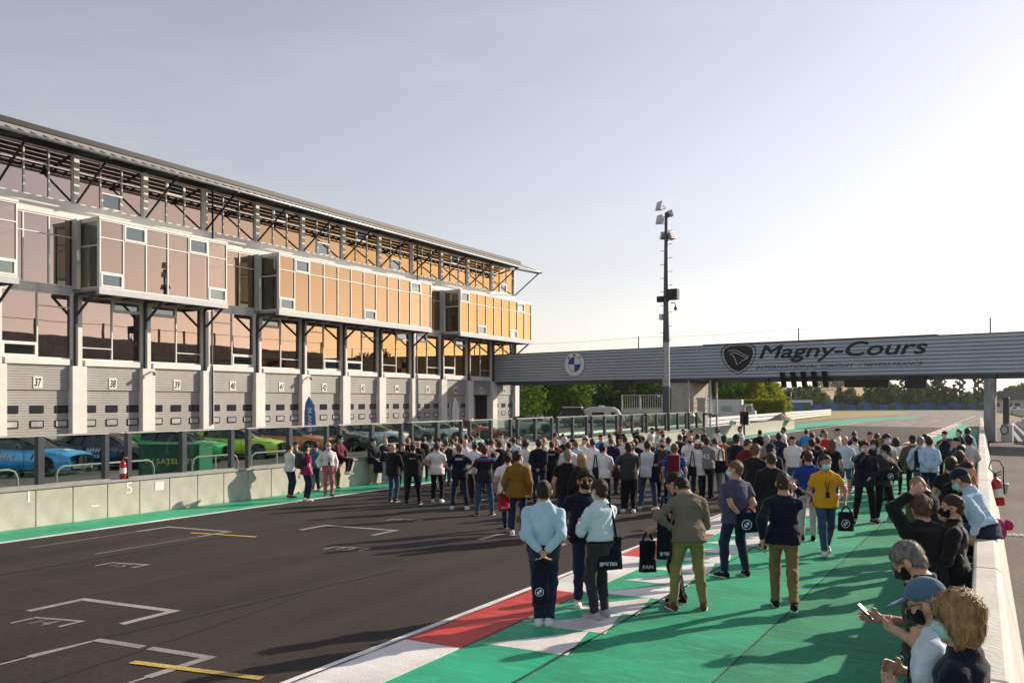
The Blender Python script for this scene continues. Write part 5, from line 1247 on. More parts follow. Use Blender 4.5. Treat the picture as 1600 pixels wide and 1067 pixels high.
    if hair != 'bald' and not (cap and hair == 'short' and lod == 'far'):
        K = Layer(.018*s); th = {'short': .0075, 'crop': .0035, 'full': .018, 'bob': .02, 'long': .018, 'curly': .030, 'balding': .006, 'bun': .014, 'tail': .014}[hair]
        if cap: th = min(th, .008)
        K.ell(Hh((0, -.014, .037)), Hc + th*s, MH)
        if hair not in ('bob', 'long'): K.ell(Hh((0, -.034, -.020)), np.array((.066, .066, .074))*s*1.12 + th*s*.8, MH)
        pf, pn_ = Hh((0, .080 if hair != 'full' else .088, .068)), Hh((0, -.098, -.088)); dn = nrm(pn_ - pf); n = nrm(np.cross(dn, hx)); n = n if n @ hzv < 0 else -n
        if hair in ('bob', 'long'):
            K.ell(Hh((0, -.035, -.03)), np.array((.088, .080, .105))*s*1.12, MH)
            for sd in (1, -1): K.ell(Hh((.070*sd, -.005, -.045)), np.array((.026, .045, .085 if hair == 'bob' else .10))*s*1.12, MH)
            if hair == 'long': K.ell(Hh((0, -.075, -.13)), np.array((.085, .045, .14))*s*1.12, MH)
            fcut = Hh((0, .052, 0)); K.cuts.append((nrm(hy*.86 - hzv*.5), fcut))
            K.noise = hnoise(.0035)
        else:
            if hair == 'full': K.ell(Hh((0, .045, .095)), np.array((.062, .05, .035))*s*1.12, MH)
            if hair in ('bun', 'tail'): K.ell(Hh((0, -.125, .02)), np.array((.032, .034, .04 if hair == 'bun' else .09))*s*1.12, MH)
            K.cuts.append((n, (pf + pn_)/2)); K.holes = [(Hh((.086*sd, .018, -.02)), (.032*s, .056*s, .064*s)) for sd in (1, -1)] + [(Hh((0, .125, -.01)), (.095*s, .069*s, .095*s))]; K.hM = MH
            if hair == 'balding': K.cuts.append((nrm(hzv*.7 + hy*.6), Hh((0, -.03, .082))))
            K.noise = hnoise({'curly': .009, 'full': .005}.get(hair, .0028))
        if cap: K.cuts.append((hzv, Hh((0, 0, .05))))
        r = K.mesh(hv*1.0 if lod != 'near' else .0068)
        if r is not None:
            ho_ = link('hair', np_mesh('hair', r, HM), root)
            nst = {'near': 1800, 'mid': 320, 'far': 0}[lod]
            if nst and hair not in ('crop',) and not cap: hair_strands(r, hc_, hzv, hy, nst if hair != 'balding' else nst // 2, s, .055 if hair in ('bob', 'long', 'full') else .034, {'near': .0016, 'mid': .0034}[lod], rg, HM, ho_)
            elif nst and hair == 'crop' and not cap: hair_strands(r, hc_, hzv, hy, nst, s, .014, {'near': .0015, 'mid': .003}[lod], rg, HM, ho_)
    if lod != 'far' and abs(skin == 'x') == 0:
        for sd in (1, -1):
            q = Layer(.003); q.cone(Hh((.016*sd, .0895, .036)), Hh((.046*sd, .079, .040)), .0042*s, .003*s); r = q.mesh(.0032)
            if lod == 'near': link('eyebrow', np_mesh('eyebrow', r, hair_mat('brown' if hc in ('blond', 'light', 'ginger') else hc)), root)
            if not shades:
                e = MB(); c = Hh((.030*sd, .0775, .014)); e.lathe([(0, -.0085*s), (.006*s, -.006*s), (.0085*s, 0), (.006*s, .006*s), (0, .0085*s)], c, 8); eo = e.build('eye', M_SIGNW, root)
                e = MB(); c = Hh((.030*sd, .0835, .0135)); e.lathe([(0, -.0042*s), (.003*s, -.003*s), (.0042*s, 0), (.003*s, .003*s), (0, .0042*s)], c, 8); e.build('iris', M_TRIM, eo)
    if shades or specs:
        G = MB()
        for sd in (1, -1):
            pts = [Hh((.030*sd + .024*math.cos(t), .098 - .010*abs(math.cos(t))*(1 if math.cos(t)*sd > 0 else 0), .010 + .019*math.sin(t))) for t in np.linspace(0, 2*math.pi, 10, endpoint=False)]
            if shades: G.prism(pts, tuple(hy*.004))
            else: G.tube(pts + [pts[0]], .0022*s, 4, False)
            G.tube([Hh((.052*sd, .088, .016)), Hh((.078*sd, .02, .018)), Hh((.080*sd, -.02, .008))], .003*s, 4)
        G.tube([Hh((-.008, .102, .016)), Hh((.008, .102, .016))], .003*s, 4); G.build('sunglasses' if shades else 'glasses', M_SHADE, root)
    if mask:
        K = Layer(.012*s); K.ell(Hh((0, .036, -.042)), np.array((.066, .067, .069))*s*1.12, MH); K.cone(Hh((0, .09, -.012)), Hh((0, .10, -.045)), .020*s, .024*s)
        K.cuts += [(-hy, Hh((0, .018, 0))), (nrm(hzv + hy*.15), Hh((0, .09, -.006))), (-hzv, Hh((0, 0, -.112)))]
        mo = link('face_mask', np_mesh('face_mask', K.mesh(hv), cloth_mat(mask)), root)
        if lod == 'near':
            for sd in (1, -1): MB().tube([Hh((.060*sd, .03, -.02)), Hh((.078*sd, -.005, .02)), Hh((.083*sd, -.022, .012))], .002*s, 4).tube([Hh((.058*sd, .03, -.075)), Hh((.08*sd, -.01, -.03)), Hh((.083*sd, -.022, .012))], .002*s, 4).build('mask_loop', cloth_mat(mask), mo)
    if cap:
        K = Layer(.008*s); K.ell(Hh((0, -.012, .040)), Hc + .016*s, MH); K.cuts.append((-nrm(hzv - hy*.08), Hh((0, 0, .040))))
        co = link('cap', np_mesh('cap', K.mesh(hv), cloth_mat(cap, 'cap')), root)
        K = Layer(.004*s); K.ell(Hh((0, .118, .040)), np.array((.074, .082, .010))*s*1.12, (rot('x', .16) @ MH)); K.cuts.append((-hy, Hh((0, .07, 0)))); link('cap_peak', np_mesh('cap_peak', K.mesh(hv), cloth_mat(cap, 'cap')), co)
        if lod == 'near': MB().lathe([(.007, 0), (.006, .006), (0, .008)], Hh((0, -.012, .143)), 8).build('cap_button', cloth_mat(cap, 'cap'), co)
    if lanyard:
        fr = .118 + loose + b*.3; G = MB(); G.tube([T((-.06, -.03, .525)), T((-.07, .06, .47)), T((-.03, fr + .01, .30)), T((0, fr + .022, .16))], .006*s, 5).tube([T((.06, -.03, .525)), T((.07, .06, .47)), T((.03, fr + .01, .30)), T((0, fr + .022, .16))], .006*s, 5); lo_ = G.build('lanyard', cloth_mat('black'), root)
        MB().prism([T((-.032, fr + .03, .05)), T((.032, fr + .03, .05)), T((.032, fr + .034, .155)), T((-.032, fr + .034, .155))], tuple(Ff*.006)).build('badge', M_TRIM, lo_)
    if back:     # printing across the shoulders
        txt, wd, ht, zz, cm_ = back; bk = tab[5][2] + loose + .012
        MO = Matrix((( -Rr[0], Uu[0], -Ff[0], 0), (-Rr[1], Uu[1], -Ff[1], 0), (-Rr[2], Uu[2], -Ff[2], 0), (0, 0, 0, 1)))
        o = T((-wd/2, -bk, zz)); place_text('back_print', txt, M_STICK if cm_ is None else cloth_mat(cm_), tuple(o), tuple(Rr), tuple(Uu), width=wd*s, height=ht*s, parent=root, extrude=.003, bold=.012)
    info = dict(root=root, T=T, H=Hh, wri=wri, elb=elb, sh=sh, fa={k: nrm(wri[k] - elb[k]) for k in wri}, s=s, M=MT, MH=MH, hand={k: wri[k] + nrm(wri[k] - elb[k])*.10*s for k in wri})
    PEOPLE.append(root); return info
# ------------------------------------------------------------ who stands where
M_NAVYJ = stripe_mat('navy_tee_with_chest_bands', (0.010, 0.012, 0.022), [(1.335, 1.362, (0.03, 0.16, 0.42)), (1.308, 1.335, (0.02, 0.06, 0.16)), (1.285, 1.308, (0.20, 0.03, 0.05))])
M_BLUEST = stripe_mat('blue_polo_with_black_bands', (0.02, 0.12, 0.42), [(1.10 + .075*i, 1.125 + .075*i, (0.01, 0.03, 0.10)) for i in range(6)])
M_RAGLAN = stripe_mat('white_raglan_with_navy_sleeves', (0.62, 0.63, 0.68), [(-1, -.168, (0.015, 0.02, 0.06)), (.168, 1, (0.015, 0.02, 0.06))], 'X')
TOPN = {'tee': 'tee shirt', 'polo': 'polo shirt', 'shirt': 'shirt', 'sweater': 'sweater', 'jacket': 'jacket', 'vest': 'sleeveless top', 'blouse': 'long blouse'}
HAIRN = {'bald': 'bald', 'balding': 'balding', 'short': 'short', 'crop': 'cropped', 'full': 'thick', 'bob': 'bobbed', 'long': 'long', 'curly': 'curly', 'bun': 'tied', 'tail': 'tied'}
def where(u):
    for lim, t in ((560, 'by the pit wall'), (665, 'at the left crowd end'), (722, 'below garage 45'), (775, 'below the open garage'), (830, 'below the building end'), (880, 'left below the round emblem'), (930, 'below the round emblem'), (985, 'below the railed platform'), (1030, 'just left of the mast'), (1062, 'below the mast'), (1095, 'below the bridge pier'), (1130, 'below the stair tower'), (1180, 'below the traffic light'), (1235, 'below the sand heap'), (1285, 'below the start lights'), (1330, 'right of the person in yellow'), (1395, 'below the black display board'), (1470, 'on the green run-off')):
        if u < lim: return t
    return 'along the right wall'
AUTO = []
def view_heading(u, face): r = ray(u); return math.atan2(-r[0], r[1]) - R(face)
def P(kind, u, v, face, label=None, H=None, lod=None, **kw):
    """kind 'f': (u, v) is where the feet are sighted, 'h': the top of the head"""
    # the straight falls away gently towards the pit wall; on the level ground built here figures over there are a little smaller instead
    i = len(PEOPLE); H0 = H or 1.71 + .008 * ((i * 7) % 11); H = H0
    for _ in range(4):
        x, y = ground(u, v) if kind == 'f' else ground(u, v, H + .012)
        H = H0 * (1 - .13 * min(1, max(0, (-5.5 - x) / 11.5)) - .03 * min(1, max(0, (y - 18) / 10)))
    d = math.hypot(x, y); lod = lod or ('near' if d < 13.2 else 'mid' if d < 21 else 'far')
    if label is None:
        tp = kw.get('top', 'tee'); tcn = kw.get('tc', 'navy'); hh = ('%s cap' % kw['cap']) if kw.get('cap') else ('%s mask' % kw['mask'].replace('mask blue', 'pale blue')) if kw.get('mask') else '%s %s' % (kw.get('bc', 'dark denim'), 'jeans' if 'denim' in kw.get('bc', 'denim') else 'trousers')
        fc = 'facing the camera' if 120 < abs(face) <= 240 else 'from behind' if abs(face) < 50 else 'turned right' if face > 0 else 'turned left'
        label = '%s %s, %s, %s, %s' % (tcn, TOPN[tp], hh, fc, where(u)); label = label.replace('denim jeans', 'jeans'); label = 'person in ' + label; AUTO.append((label, u, y))
        kw['_auto'] = True
    auto = kw.pop('_auto', False)
    if auto:
        rr = random.Random(i * 31 + 5); kw.setdefault('look', rr.uniform(-.5, .5)); kw.setdefault('twist', rr.uniform(-.18, .18)); kw.setdefault('lean', rr.uniform(-.03, .09)); kw.setdefault('nod', rr.uniform(-.05, .3)); kw.setdefault('tilt', rr.uniform(-.05, .05)); kw.setdefault('headlean', rr.uniform(-.12, .12)); kw.setdefault('bulk', rr.choice((0, 0, .05, .12, .2)))
        kw.setdefault('arms', rr.choice((('down', 'down'), ('front', 'front'), ('behind', 'behind'), ('hips', 'down'), ('crossed', 'crossed'), ('brow', 'down'), ('down', 'strap'), ('camera', 'camera'), ('front', 'down'), ('pocket', 'pocket'))))
    inf = person(x, y, view_heading(u, face), label, H=H, lod=lod, seed=i, **kw)
    inf['auto'] = auto; inf['u'] = u; inf['label'] = label; inf['xy'] = (x, y); ALLP.append(inf); return inf
ALLP = []
def wpt(inf, p):     # point of a figure in the world
    o = inf['root']; c, s_ = math.cos(o.rotation_euler.z), math.sin(o.rotation_euler.z); return Vector((o.location.x + c*p[0] - s_*p[1], o.location.y + s_*p[0] + c*p[1], o.location.z + p[2]))
M_BAGC = cloth_mat('dark navy', 'bag')
def small_emblem(parent, c, X, U, r):
    X, U = Vector(X).normalized(), Vector(U).normalized(); N = X.cross(U); c = Vector(c)
    pt = lambda rr, a, k: c + X*rr*math.cos(a) + U*rr*math.sin(a) + N*k
    def fan(r0, r1, a0, a1, k, m, nm):
        b = MB(); n = 20
        for q in range(n):
            a, bb = a0 + (a1-a0)*q/n, a0 + (a1-a0)*(q+1)/n; b.quad(pt(r0, a, k), pt(r1, a, k), pt(r1, bb, k), pt(r0, bb, k))
        b.build(nm, m, parent)
    fan(r*.86, r, 0, 2*math.pi, .001, M_STICK, 'emblem_ring')
    for q in range(4): fan(.0, r*.56, q*math.pi/2, (q+1)*math.pi/2, .001, (mat('emblem_blue', (.03, .16, .48), .5, var=0) if q % 2 else M_STICK), 'emblem_quarter')
def tote(inf, hang, drop, w=.36, h=.40, label='', print_=None, emblem=False, dirx=None, strapto=None, tilt=0.0, name='tote_bag'):
    """cloth bag hanging from a world point; drop = length of the straps; dirx = world direction of its width"""
    hg = Vector(hang); X = Vector(dirx or (1, 0, 0)).normalized(); N = X.cross(Vector((0, 0, 1))).normalized(); top = hg - Vector((0, 0, drop))
    o = empty(name, tuple(top - Vector((0, 0, h))), 0, label, 'bag', 'cloth bags of the visitors'); org = tuple(top - Vector((0, 0, h)))
    b = MB(org); nx, nz = 6, 7; vs = []
    for sgn in (1, -1):
        for j in range(nz + 1):
            for i in range(nx + 1):
                fx, fz = i/nx*2 - 1, j/nz; th = .03*(1 - abs(fx)**2.5) * (1 - fz)**.5 * (1.3 if fz < .7 else 1) + .004; wob = .012*math.sin(fx*5 + fz*7 + w*40)
                vs.append(top - Vector((0, 0, h))*(1 - fz) + X*(fx*w/2*(1 - .10*fz*(1 if strapto is None else .5)) + tilt*fz) + N*(sgn*th + wob))
    k = (nx+1)*(nz+1); fs = []
    for sgn in (0, 1):
        for j in range(nz):
            for i in range(nx):
                q = (sgn*k + j*(nx+1) + i, sgn*k + j*(nx+1) + i + 1, sgn*k + (j+1)*(nx+1) + i + 1, sgn*k + (j+1)*(nx+1) + i); fs.append(q if sgn == 1 else q[::-1])
    ring = [j*(nx+1) for j in range(nz, -1, -1)] + list(range(1, nx+1)) + [j*(nx+1)+nx for j in range(1, nz+1)]
    for a, c in zip(ring, ring[1:]): fs.append((a, c, c + k, a + k))
    b._add(vs, fs, True); b.build('bag_body', M_BAGC, o)
    st = MB(org)
    for sgn in (-1, 1):
        pts = [top + X*(sgn*w*.28 + tilt), top + X*(sgn*w*.16 + tilt*.6) + Vector((0, 0, drop*.6)), hg + X*sgn*.012]
        for p_, q_ in zip(pts, pts[1:]): st.bar(p_, q_, .028, .006, up=tuple(N))
    st.build('strap', M_BAGC, o)
    side = N if (N.x*-hg.x + N.y*-hg.y) > 0 else -N; Xc = Vector((0, 0, 1)).cross(side) * 1.0
    if print_: place_text('bag_lettering', print_, M_STICK, tuple(top - Vector((0, 0, h - .05)) - Xc*w*.32 + side*.045), tuple(Xc), (0, 0, 1), width=w*.6, height=.05, parent=o, porg=org, extrude=.002, bold=.02)
    if emblem: small_emblem(o, tuple(Vector(top - Vector((0, 0, h*.6)) + side*.048 - Xc*.02) - Vector(org)), Xc, (0, 0, 1), min(w, h)*.26)
    return o
def backpack(inf, col, label):
    T = inf['T']; Mx = inf['M']; L_ = Layer(.02); c = T((0, -.225, .30)); L_.rbox(c, (.10, .045, .17), .045, Mx); L_.rbox(T((0, -.30, .22)), (.075, .012, .075), .03, Mx)
    o = empty('backpack', tuple(wpt(inf, (0, 0, 0))), inf['root'].rotation_euler.z, label, 'bag'); link('bag_body', np_mesh('bag_body', L_.mesh(.017), cloth_mat(col, 'bag')), o)
    for s_ in (-1, 1): MB().tube([T((.09*s_, -.20, .44)), T((.11*s_, -.06, .53)), T((.115*s_, .13, .42)), T((.12*s_, .14, .28)), T((.15*s_, -.05, .18)), T((.10*s_, -.2, .16))], .014, 5).build('strap', cloth_mat(col, 'bag'), o)
def phone(inf, sd, label, lift=.02):
    p = wpt(inf, inf['hand'][sd]); o = empty('phone', tuple(p), inf['root'].rotation_euler.z, label, 'phone'); b = MB().box(-.036, .036, -.005, .005, -.075, .075); b.build('phone_body', M_TRIM, o, .004); MB().box(-.033, .033, -.0065, -.0052, -.07, .07).build('screen', M_SIGNG, o); o.rotation_euler.x = R(-50); o.location.z += lift; return o
# ---- nearest figures
lb = P('f', 850, 978, 2, 'person in light blue shirt from behind, hands clasped at the back', H=1.77, top='shirt', tc='light blue', collar=True, bc='dark denim', shoe='white', arms=('behind', 'behind'), hair='balding', hc='black', bulk=.10, legs='close', nod=.12, tuck=True)
tote(lb, wpt(lb, lb['hand'][1]) + Vector((0, 0, .02)), .16, .20, .42, 'narrow navy bag hanging from the clasped hands behind light blue shirt', emblem=True, dirx=(.8, .55, 0))
ws = P('f', 938, 966, -42, 'person in white shirt with a tote bag on the shoulder, turned left', H=1.74, top='shirt', tc='pale blue', collar=True, bc='dark grey', shoe='light grey', arms=('front', 'front'), hair='short', hc='brown', mask='mask blue', specs=True, legs='stand', nod=.1, tuck=True)
tote(ws, wpt(ws, ws['T']((.16, -.10, .50))) + Vector((-.05, -.10, 0)), .42, .36, .40, 'navy tote bag with white print on the white shirted person', print_='BMW FAN', dirx=(.78, .62, 0))
nv = P('f', 914, 945, 165, 'person in navy polo with sunglasses and black mask facing the camera', H=1.80, top='polo', tc='dark navy', bc='dark denim', shoe='white', arms=('loose', 'front'), hair='full', hc='black', mask='black', shades=True, lanyard=True, bulk=.1)
kh = P('f', 1076, 953, -12, 'person in taupe sweater and khaki trousers bowing over a bag', H=1.80, top='sweater', tc='taupe', bc='olive khaki', shoe='brown', arms=('low', 'hips'), hair='short', hc='black', lean=.22, nod=.75, look=.35, legs='wide')
tote(kh, wpt(kh, kh['T']((-.15, -.05, .49))) + Vector((-.12, -.12, 0)), .30, .20, .52, 'navy tote bag slung on the taupe sweater', print_='BMW FAN', dirx=(.75, .66, 0))
kb_ = P('f', 1062, 940, -75, 'person in black with sunglasses on head beside the taupe sweater', H=1.78, top='tee', tc='black', bc='black', shoe='black', arms=('front', ((.20, .30, .02), (.5, -1, 0))), hair='short', hc='black', shades=True, nod=.5, look=-.1)
tote(kb_, wpt(kb_, kb_['hand'][-1]), .12, .24, .42, 'navy drawstring bag dangling left of the khaki trousers', print_='FAN', dirx=(.8, .6, 0), name='drawstring_bag')
pu = P('f', 1149, 901, -38, 'person in purple polo with mask and emblem bag', H=1.80, top='polo', tc='purple', bc='dark denim', shoe='black', arms=('behind', 'behind'), hair='short', hc='light', mask='mask blue', look=.7, bulk=.22, legs='wide')
tote(pu, wpt(pu, pu['T']((.02, -.25, .10))), .06, .34, .30, 'navy bag with round emblem held behind the purple polo', emblem=True, dirx=(.85, .5, 0))
wk = P('f', 1224, 955, -6, 'person in navy shirt and tan trousers walking away with phone', H=1.80, top='sweater', tc='dark navy', bc='tan', shoe='black', arms=('ear', 'swingb'), hair='crop', hc='brown', legs='walk', look=-.1, nod=.1)
ph_ = phone(wk, 1, 'black phone held to the ear of the walking person', .04); ph_.rotation_euler.x = 0
yl = P('f', 1290, 867, 168, 'person in yellow tee shirt and jeans walking towards the camera', H=1.78, top='tee', tc='yellow', bc='denim', shoe='white', arms=('down', 'loose'), hair='crop', hc='brown', mask='mask blue', lanyard=True, legs='walk2', skin='tan', nod=.15)
tote(yl, wpt(yl, yl['hand'][-1]) + Vector((.02, -.03, .03)), .10, .28, .33, 'dark bag with emblem carried by the person in yellow', emblem=True, dirx=(.9, .4, 0))
P('h', 1263, 701, -5, 'person in royal blue polo behind the person in yellow', H=1.76, top='polo', tc='royal blue', bc='light grey', hair='crop', hc='brown', lod='mid')
P('h', 1205, 704, -10, 'person in black quilted jacket behind the walking person', H=1.78, top='jacket', tc='black', bc='dark denim', hair='crop', hc='brown', lod='mid')
# along the right-hand wall, nearest first
bl = P('h', 1503, 916, -78, 'person in navy top and blue mask nearest the camera at the right wall', H=1.73, lod='near', top='sweater', tc='dark navy', bc='dark denim', hair='bob', hc='blond', mask='mask blue', shades=True, fem=True, arms=('low', 'front'), nod=.1)
cp_ = P('h', 1463, 895, -82, 'person in steel blue cap and black mask fiddling with a lanyard', H=1.71, lod='near', top='polo', tc='pale blue', bc='grey', hair='short', hc='grey', mask='black', cap='steel blue', specs=True, arms=(((.06, .20, .20), (.7, -.4, -1)), ((.05, .22, .14), (.7, -.4, -1))), nod=.35, lanyard=True)
small_emblem(cp_['root'], cp_['H']((-.020, .100, .090)), tuple(cp_['MH'][0]*-1 + cp_['MH'][1]*-.25), tuple(cp_['MH'][2]), .021)
gy_ = P('h', 1452, 833, -80, 'person in dark grey polo and black mask looking down at a phone', H=1.77, lod='near', top='polo', tc='dark grey', collar=True, bc='dark denim', hair='short', hc='grey', mask='black', specs=True, arms=(((.08, .32, .20), (.6, -.4, -1)), ((.07, .20, .16), (.7, -.4, -1))), nod=.55, lean=.1)
phone(gy_, 1, 'pale phone held out at the right wall over the green paint', .03)
P('h', 1447, 769, -25, 'person in black jacket with a hand on the head by the right wall', H=1.74, lod='near', top='jacket', tc='black', bc='black', hair='full', hc='light', arms=('down', 'head'), nod=.35, lean=.12)
P('h', 1488, 768, -95, 'person in black jacket and black mask beside the seated person', H=1.74, lod='near', top='jacket', tc='black', bc='black', hair='crop', hc='brown', mask='black', arms=('front', 'low'), collar=True)
st_ = person(rwx(12.2) - .34, 12.2, R(72), 'person in light blue shirt and navy cap sitting on the right wall', H=1.80, lod='near', top='shirt', tc='light blue', collar=True, bc='dark denim', hair='short', hc='brown', mask='mask blue', cap='navy', arms=('lap', 'prop'), seat=1.10, legs='hang', lean=.42, nod=.35, seed=301, tuck=True)
P('h', 1436, 747, 160, 'person with navy cap and black mask crouching in dark jacket', H=1.50, lod='mid', top='jacket', tc='olive', bc='black', cap='navy', mask='black', arms=('front', 'front'), nod=.5, lean=.3)
P('h', 1462, 735, -70, 'person in black tee bending forward left of the seated person', H=1.70, lod='mid', top='tee', tc='black', bc='dark denim', hair='crop', hc='blond', arms=('low', 'low'), lean=.3, nod=.6)
P('h', 1510, 718, 100, 'person in black sweater leaning on the wall behind the seated person', H=1.70, lod='mid', top='sweater', tc='black', bc='black', hair='bun', hc='black', fem=True, nod=.1)
P('h', 1486, 711, 10, 'person in black tee left of the black sweater by the wall', H=1.74, lod='mid', top='tee', tc='black', bc='dark denim', hair='full', hc='brown')
P('h', 1498, 703, 5, 'person in orange jacket along the right wall', H=1.74, lod='mid', top='jacket', tc='orange', bc='dark denim', hair='curly', hc='brown')
P('h', 1502, 693, 20, 'person in red jacket along the right wall', H=1.76, top='jacket', tc='red', bc='dark denim', hair='full', hc='black')
P('h', 1494, 682, -60, 'person in navy cap turned left along the wall', H=1.76, top='tee', tc='dark navy', bc='black', cap='navy', hair='short')
P('h', 1513, 679, -30, 'person in light grey shirt along the right wall', H=1.78, top='shirt', tc='light grey', bc='black', hair='curly', hc='black', skin='dark')
P('h', 1498, 669, -120, 'masked person far along the right wall', H=1.74, top='tee', tc='navy', bc='black', hair='short', mask='mask blue')
P('h', 1512, 668, 15, 'person in pale blue shirt farthest along the right wall', H=1.76, top='shirt', tc='pale blue', bc='dark denim', hair='curly', hc='brown')
pg = P('h', 1476, 672, 175, 'photographer in navy vest and cap holding a camera', H=1.76, top='tee', tc='navy', bc='black', cap='black', mask='mask blue', arms=('camera', 'camera'))
c_ = wpt(pg, pg['T']((-.12, .34, .50))); o = empty('camera_with_lens', tuple(c_), pg['root'].rotation_euler.z, 'black camera held by the photographer', 'camera'); MB().box(-.07, .07, -.035, .035, -.05, .05).build('camera_body', M_TRIM, o); MB().lathe([(.04, .035), (.042, .14), (0, .14)], n=10, axis='y').build('lens', M_TRIM, o)
# ---- group by the pit wall, left
P('f', 453, 778, 55, 'person in white sweater and dark jeans by the pit wall', H=1.76, lod='mid', top='sweater', tc='white', bc='dark denim', shoe='brown', hair='crop', hc='brown', arms=('front', 'front'))
P('f', 462, 770, -170, 'person in cap, grey shirt and khaki shorts by the pit wall', H=1.74, lod='mid', top='tee', tc='grey', bot='shorts', bc='khaki', shoe='brown', cap='navy', arms=('front', 'low'))
mg = P('f', 479, 783, 62, 'person in magenta polo with navy cap, backpack and white shoes', H=1.76, lod='mid', top='polo', tc='magenta', bc='dark denim', shoe='white', cap='navy', arms=('down', 'brow'))
backpack(mg, 'dark grey', 'dark grey backpack on the person in magenta polo')
P('f', 493, 768, -20, 'person in teal top half hidden behind the magenta polo', H=1.74, lod='mid', top='tee', tc='teal', bc='dark denim', shoe='light grey', hair='short')
P('f', 513, 775, 172, 'person in white shirt and pink trousers with mask and lanyard', H=1.78, lod='mid', top='shirt', tc='white', bc='pink', shoe='brown', hair='balding', hc='grey', mask='mask blue', shades=True, lanyard=True, arms=('loose', 'down'), tuck=True)
P('f', 523, 763, 160, 'person in maroon top and brown trousers behind pink trousers', H=1.72, lod='mid', top='jacket', tc='maroon', bc='brown', shoe='brown', hair='short', hc='black', mask='mask blue')
person(-17.98, onX(529, -17.98), R(-78), 'person in maroon cardigan and black jeans sitting on the pit wall', H=1.55, lod='mid', top='jacket', tc='maroon', bot='slim', bc='black', shoe='white', hair='full', hc='black', mask='mask blue', shades=True, arms=('lap', 'lap'), seat=.95, legs='hang', lean=.1, seed=77)
P('f', 583, 757, 140, 'person in navy jacket and cream trousers leaning on the pit wall', H=1.74, lod='mid', top='jacket', tc='dark navy', bc='khaki', shoe='white', hair='full', hc='black', mask='mask blue', arms=('low', 'low'))
b_ = ALLP[-1]; tote(b_, wpt(b_, b_['hand'][1]) + Vector((0, 0, .02)), .06, .30, .36, 'black bag held by the person in cream trousers', dirx=(.8, .5, 0))
P('f', 602, 755, 150, 'person in navy sweater and grey trousers, arms crossed, by the pit wall', H=1.74, lod='mid', top='sweater', tc='navy', bc='light grey', shoe='white', hair='balding', hc='white', mask='white', arms=('crossed', 'crossed'))
P('f', 614, 784, 28, 'person in black jacket and blue jeans at the left crowd edge', H=1.76, lod='mid', top='jacket', tc='black', bc='denim', shoe='black', hair='bald', arms=('front', 'front'), bulk=.1)
P('f', 645, 788, 4, 'person all in black with white back print', H=1.78, lod='mid', top='polo', tc='black', bc='black', shoe='black', hair='crop', hc='black', arms=('front', 'front'), bulk=.25, legs='wide', back=('BMW M', .16, .03, .34, None))
P('f', 683, 785, 10, 'person in white polo and black trousers with navy straps', H=1.78, lod='mid', top='polo', tc='white', bc='black', shoe='white', hair='crop', hc='brown', arms=('front', 'hips'))
P('f', 718, 796, 3, 'person in navy polo with white back print, hands on hips', H=1.78, lod='mid', top='polo', tc='dark navy', bc='dark denim', shoe='white', hair='crop', hc='light', arms=('hips', 'hips'), legs='wide', back=('BMW', .20, .055, .36, None), bulk=.05)
P('f', 742, 785, 8, 'person in white tee shirt and black trousers behind navy polo', H=1.78, lod='mid', top='tee', tc='white', bc='black', shoe='black', hair='crop', hc='brown', arms=('front', 'front'))
P('f', 757, 805, 2, 'person in dark tee shirt with blue and red chest band shading the eyes', H=1.78, lod='mid', top='tee', tmat=M_NAVYJ, tc='navy', bc='denim', shoe='brown', hair='crop', hc='brown', arms=('brow', 'down'), legs='wide')
P('f', 780, 775, -8, 'person in black tee shirt with slung bag behind chest band shirt', H=1.76, lod='mid', top='tee', tc='black', bc='grey', shoe='black', hair='balding', hc='brown', arms=('down', 'front'))
mu = P('f', 809, 836, 14, 'person in mustard jacket and dark jeans with mask', H=1.78, lod='mid', top='jacket', tc='mustard', bc='dark denim', shoe='white', hair='short', hc='black', mask='white', look=-.5, collar=True)
P('f', 793, 828, 5, 'person in white tee shirt walking beside the mustard jacket', H=1.72, lod='mid', top='tee', tc='white', bc='dark denim', shoe='black', hair='full', hc='brown', legs='walk')
o = tote(mu, wpt(mu, mu['T']((-.30, .05, -.02))), .12, .26, .32, 'red bag with white lettering beside the mustard jacket', print_='MOTO', dirx=(.6, .8, 0)); [c.data.materials.clear() or c.data.materials.append(cloth_mat('red', 'bag')) for c in o.children if c.name.startswith('bag_body')]
P('h', 887, 699, -4, 'person in black tee shirt right behind the light blue and navy pair', H=1.80, lod='mid', top='tee', tc='black', bc='dark denim', shoe='white', hair='crop', hc='grey', bulk=.2, legs='wide')
P('h', 909, 707, -14, 'person in long black blouse beside the black tee shirt, from behind', H=1.70, lod='mid', top='blouse', tc='black', bc='dark denim', hair='bob', hc='blond', fem=True)
w_ = P('h', 942, 690, 14, 'person in white sweatshirt with navy bag strap and sunglasses', H=1.76, lod='mid', top='sweater', tc='white', bc='dark navy', hair='short', hc='black', shades=True, look=-.4, arms=('front', 'down'))
tote(w_, wpt(w_, w_['T']((-.12, -.08, .50))) + Vector((0, -.12, 0)), .3, .16, .3, 'slim navy bag on the person in white sweatshirt', dirx=(.8, .5, 0))
P('h', 842, 683, 8, 'person in dark denim shirt among the crowd under the building end', H=1.84, top='shirt', tc='dark navy', bc='dark denim', hair='short', hc='brown', arms=('behind', 'behind'), lod='mid')
P('f', 982, 801, -6, 'person in dark grey polo and black trousers with white shoes', H=1.78, lod='mid', top='polo', tc='dark grey', bc='black', shoe='white', hair='crop', hc='black', skin='dark', arms=('front', 'loose'), bulk=.12)
P('f', 993, 776, -4, 'person in black tee shirt and jeans left of the raglan shirt', H=1.76, lod='mid', top='tee', tc='black', bc='denim', shoe='white', hair='crop', hc='brown', arms=('front', 'down'))
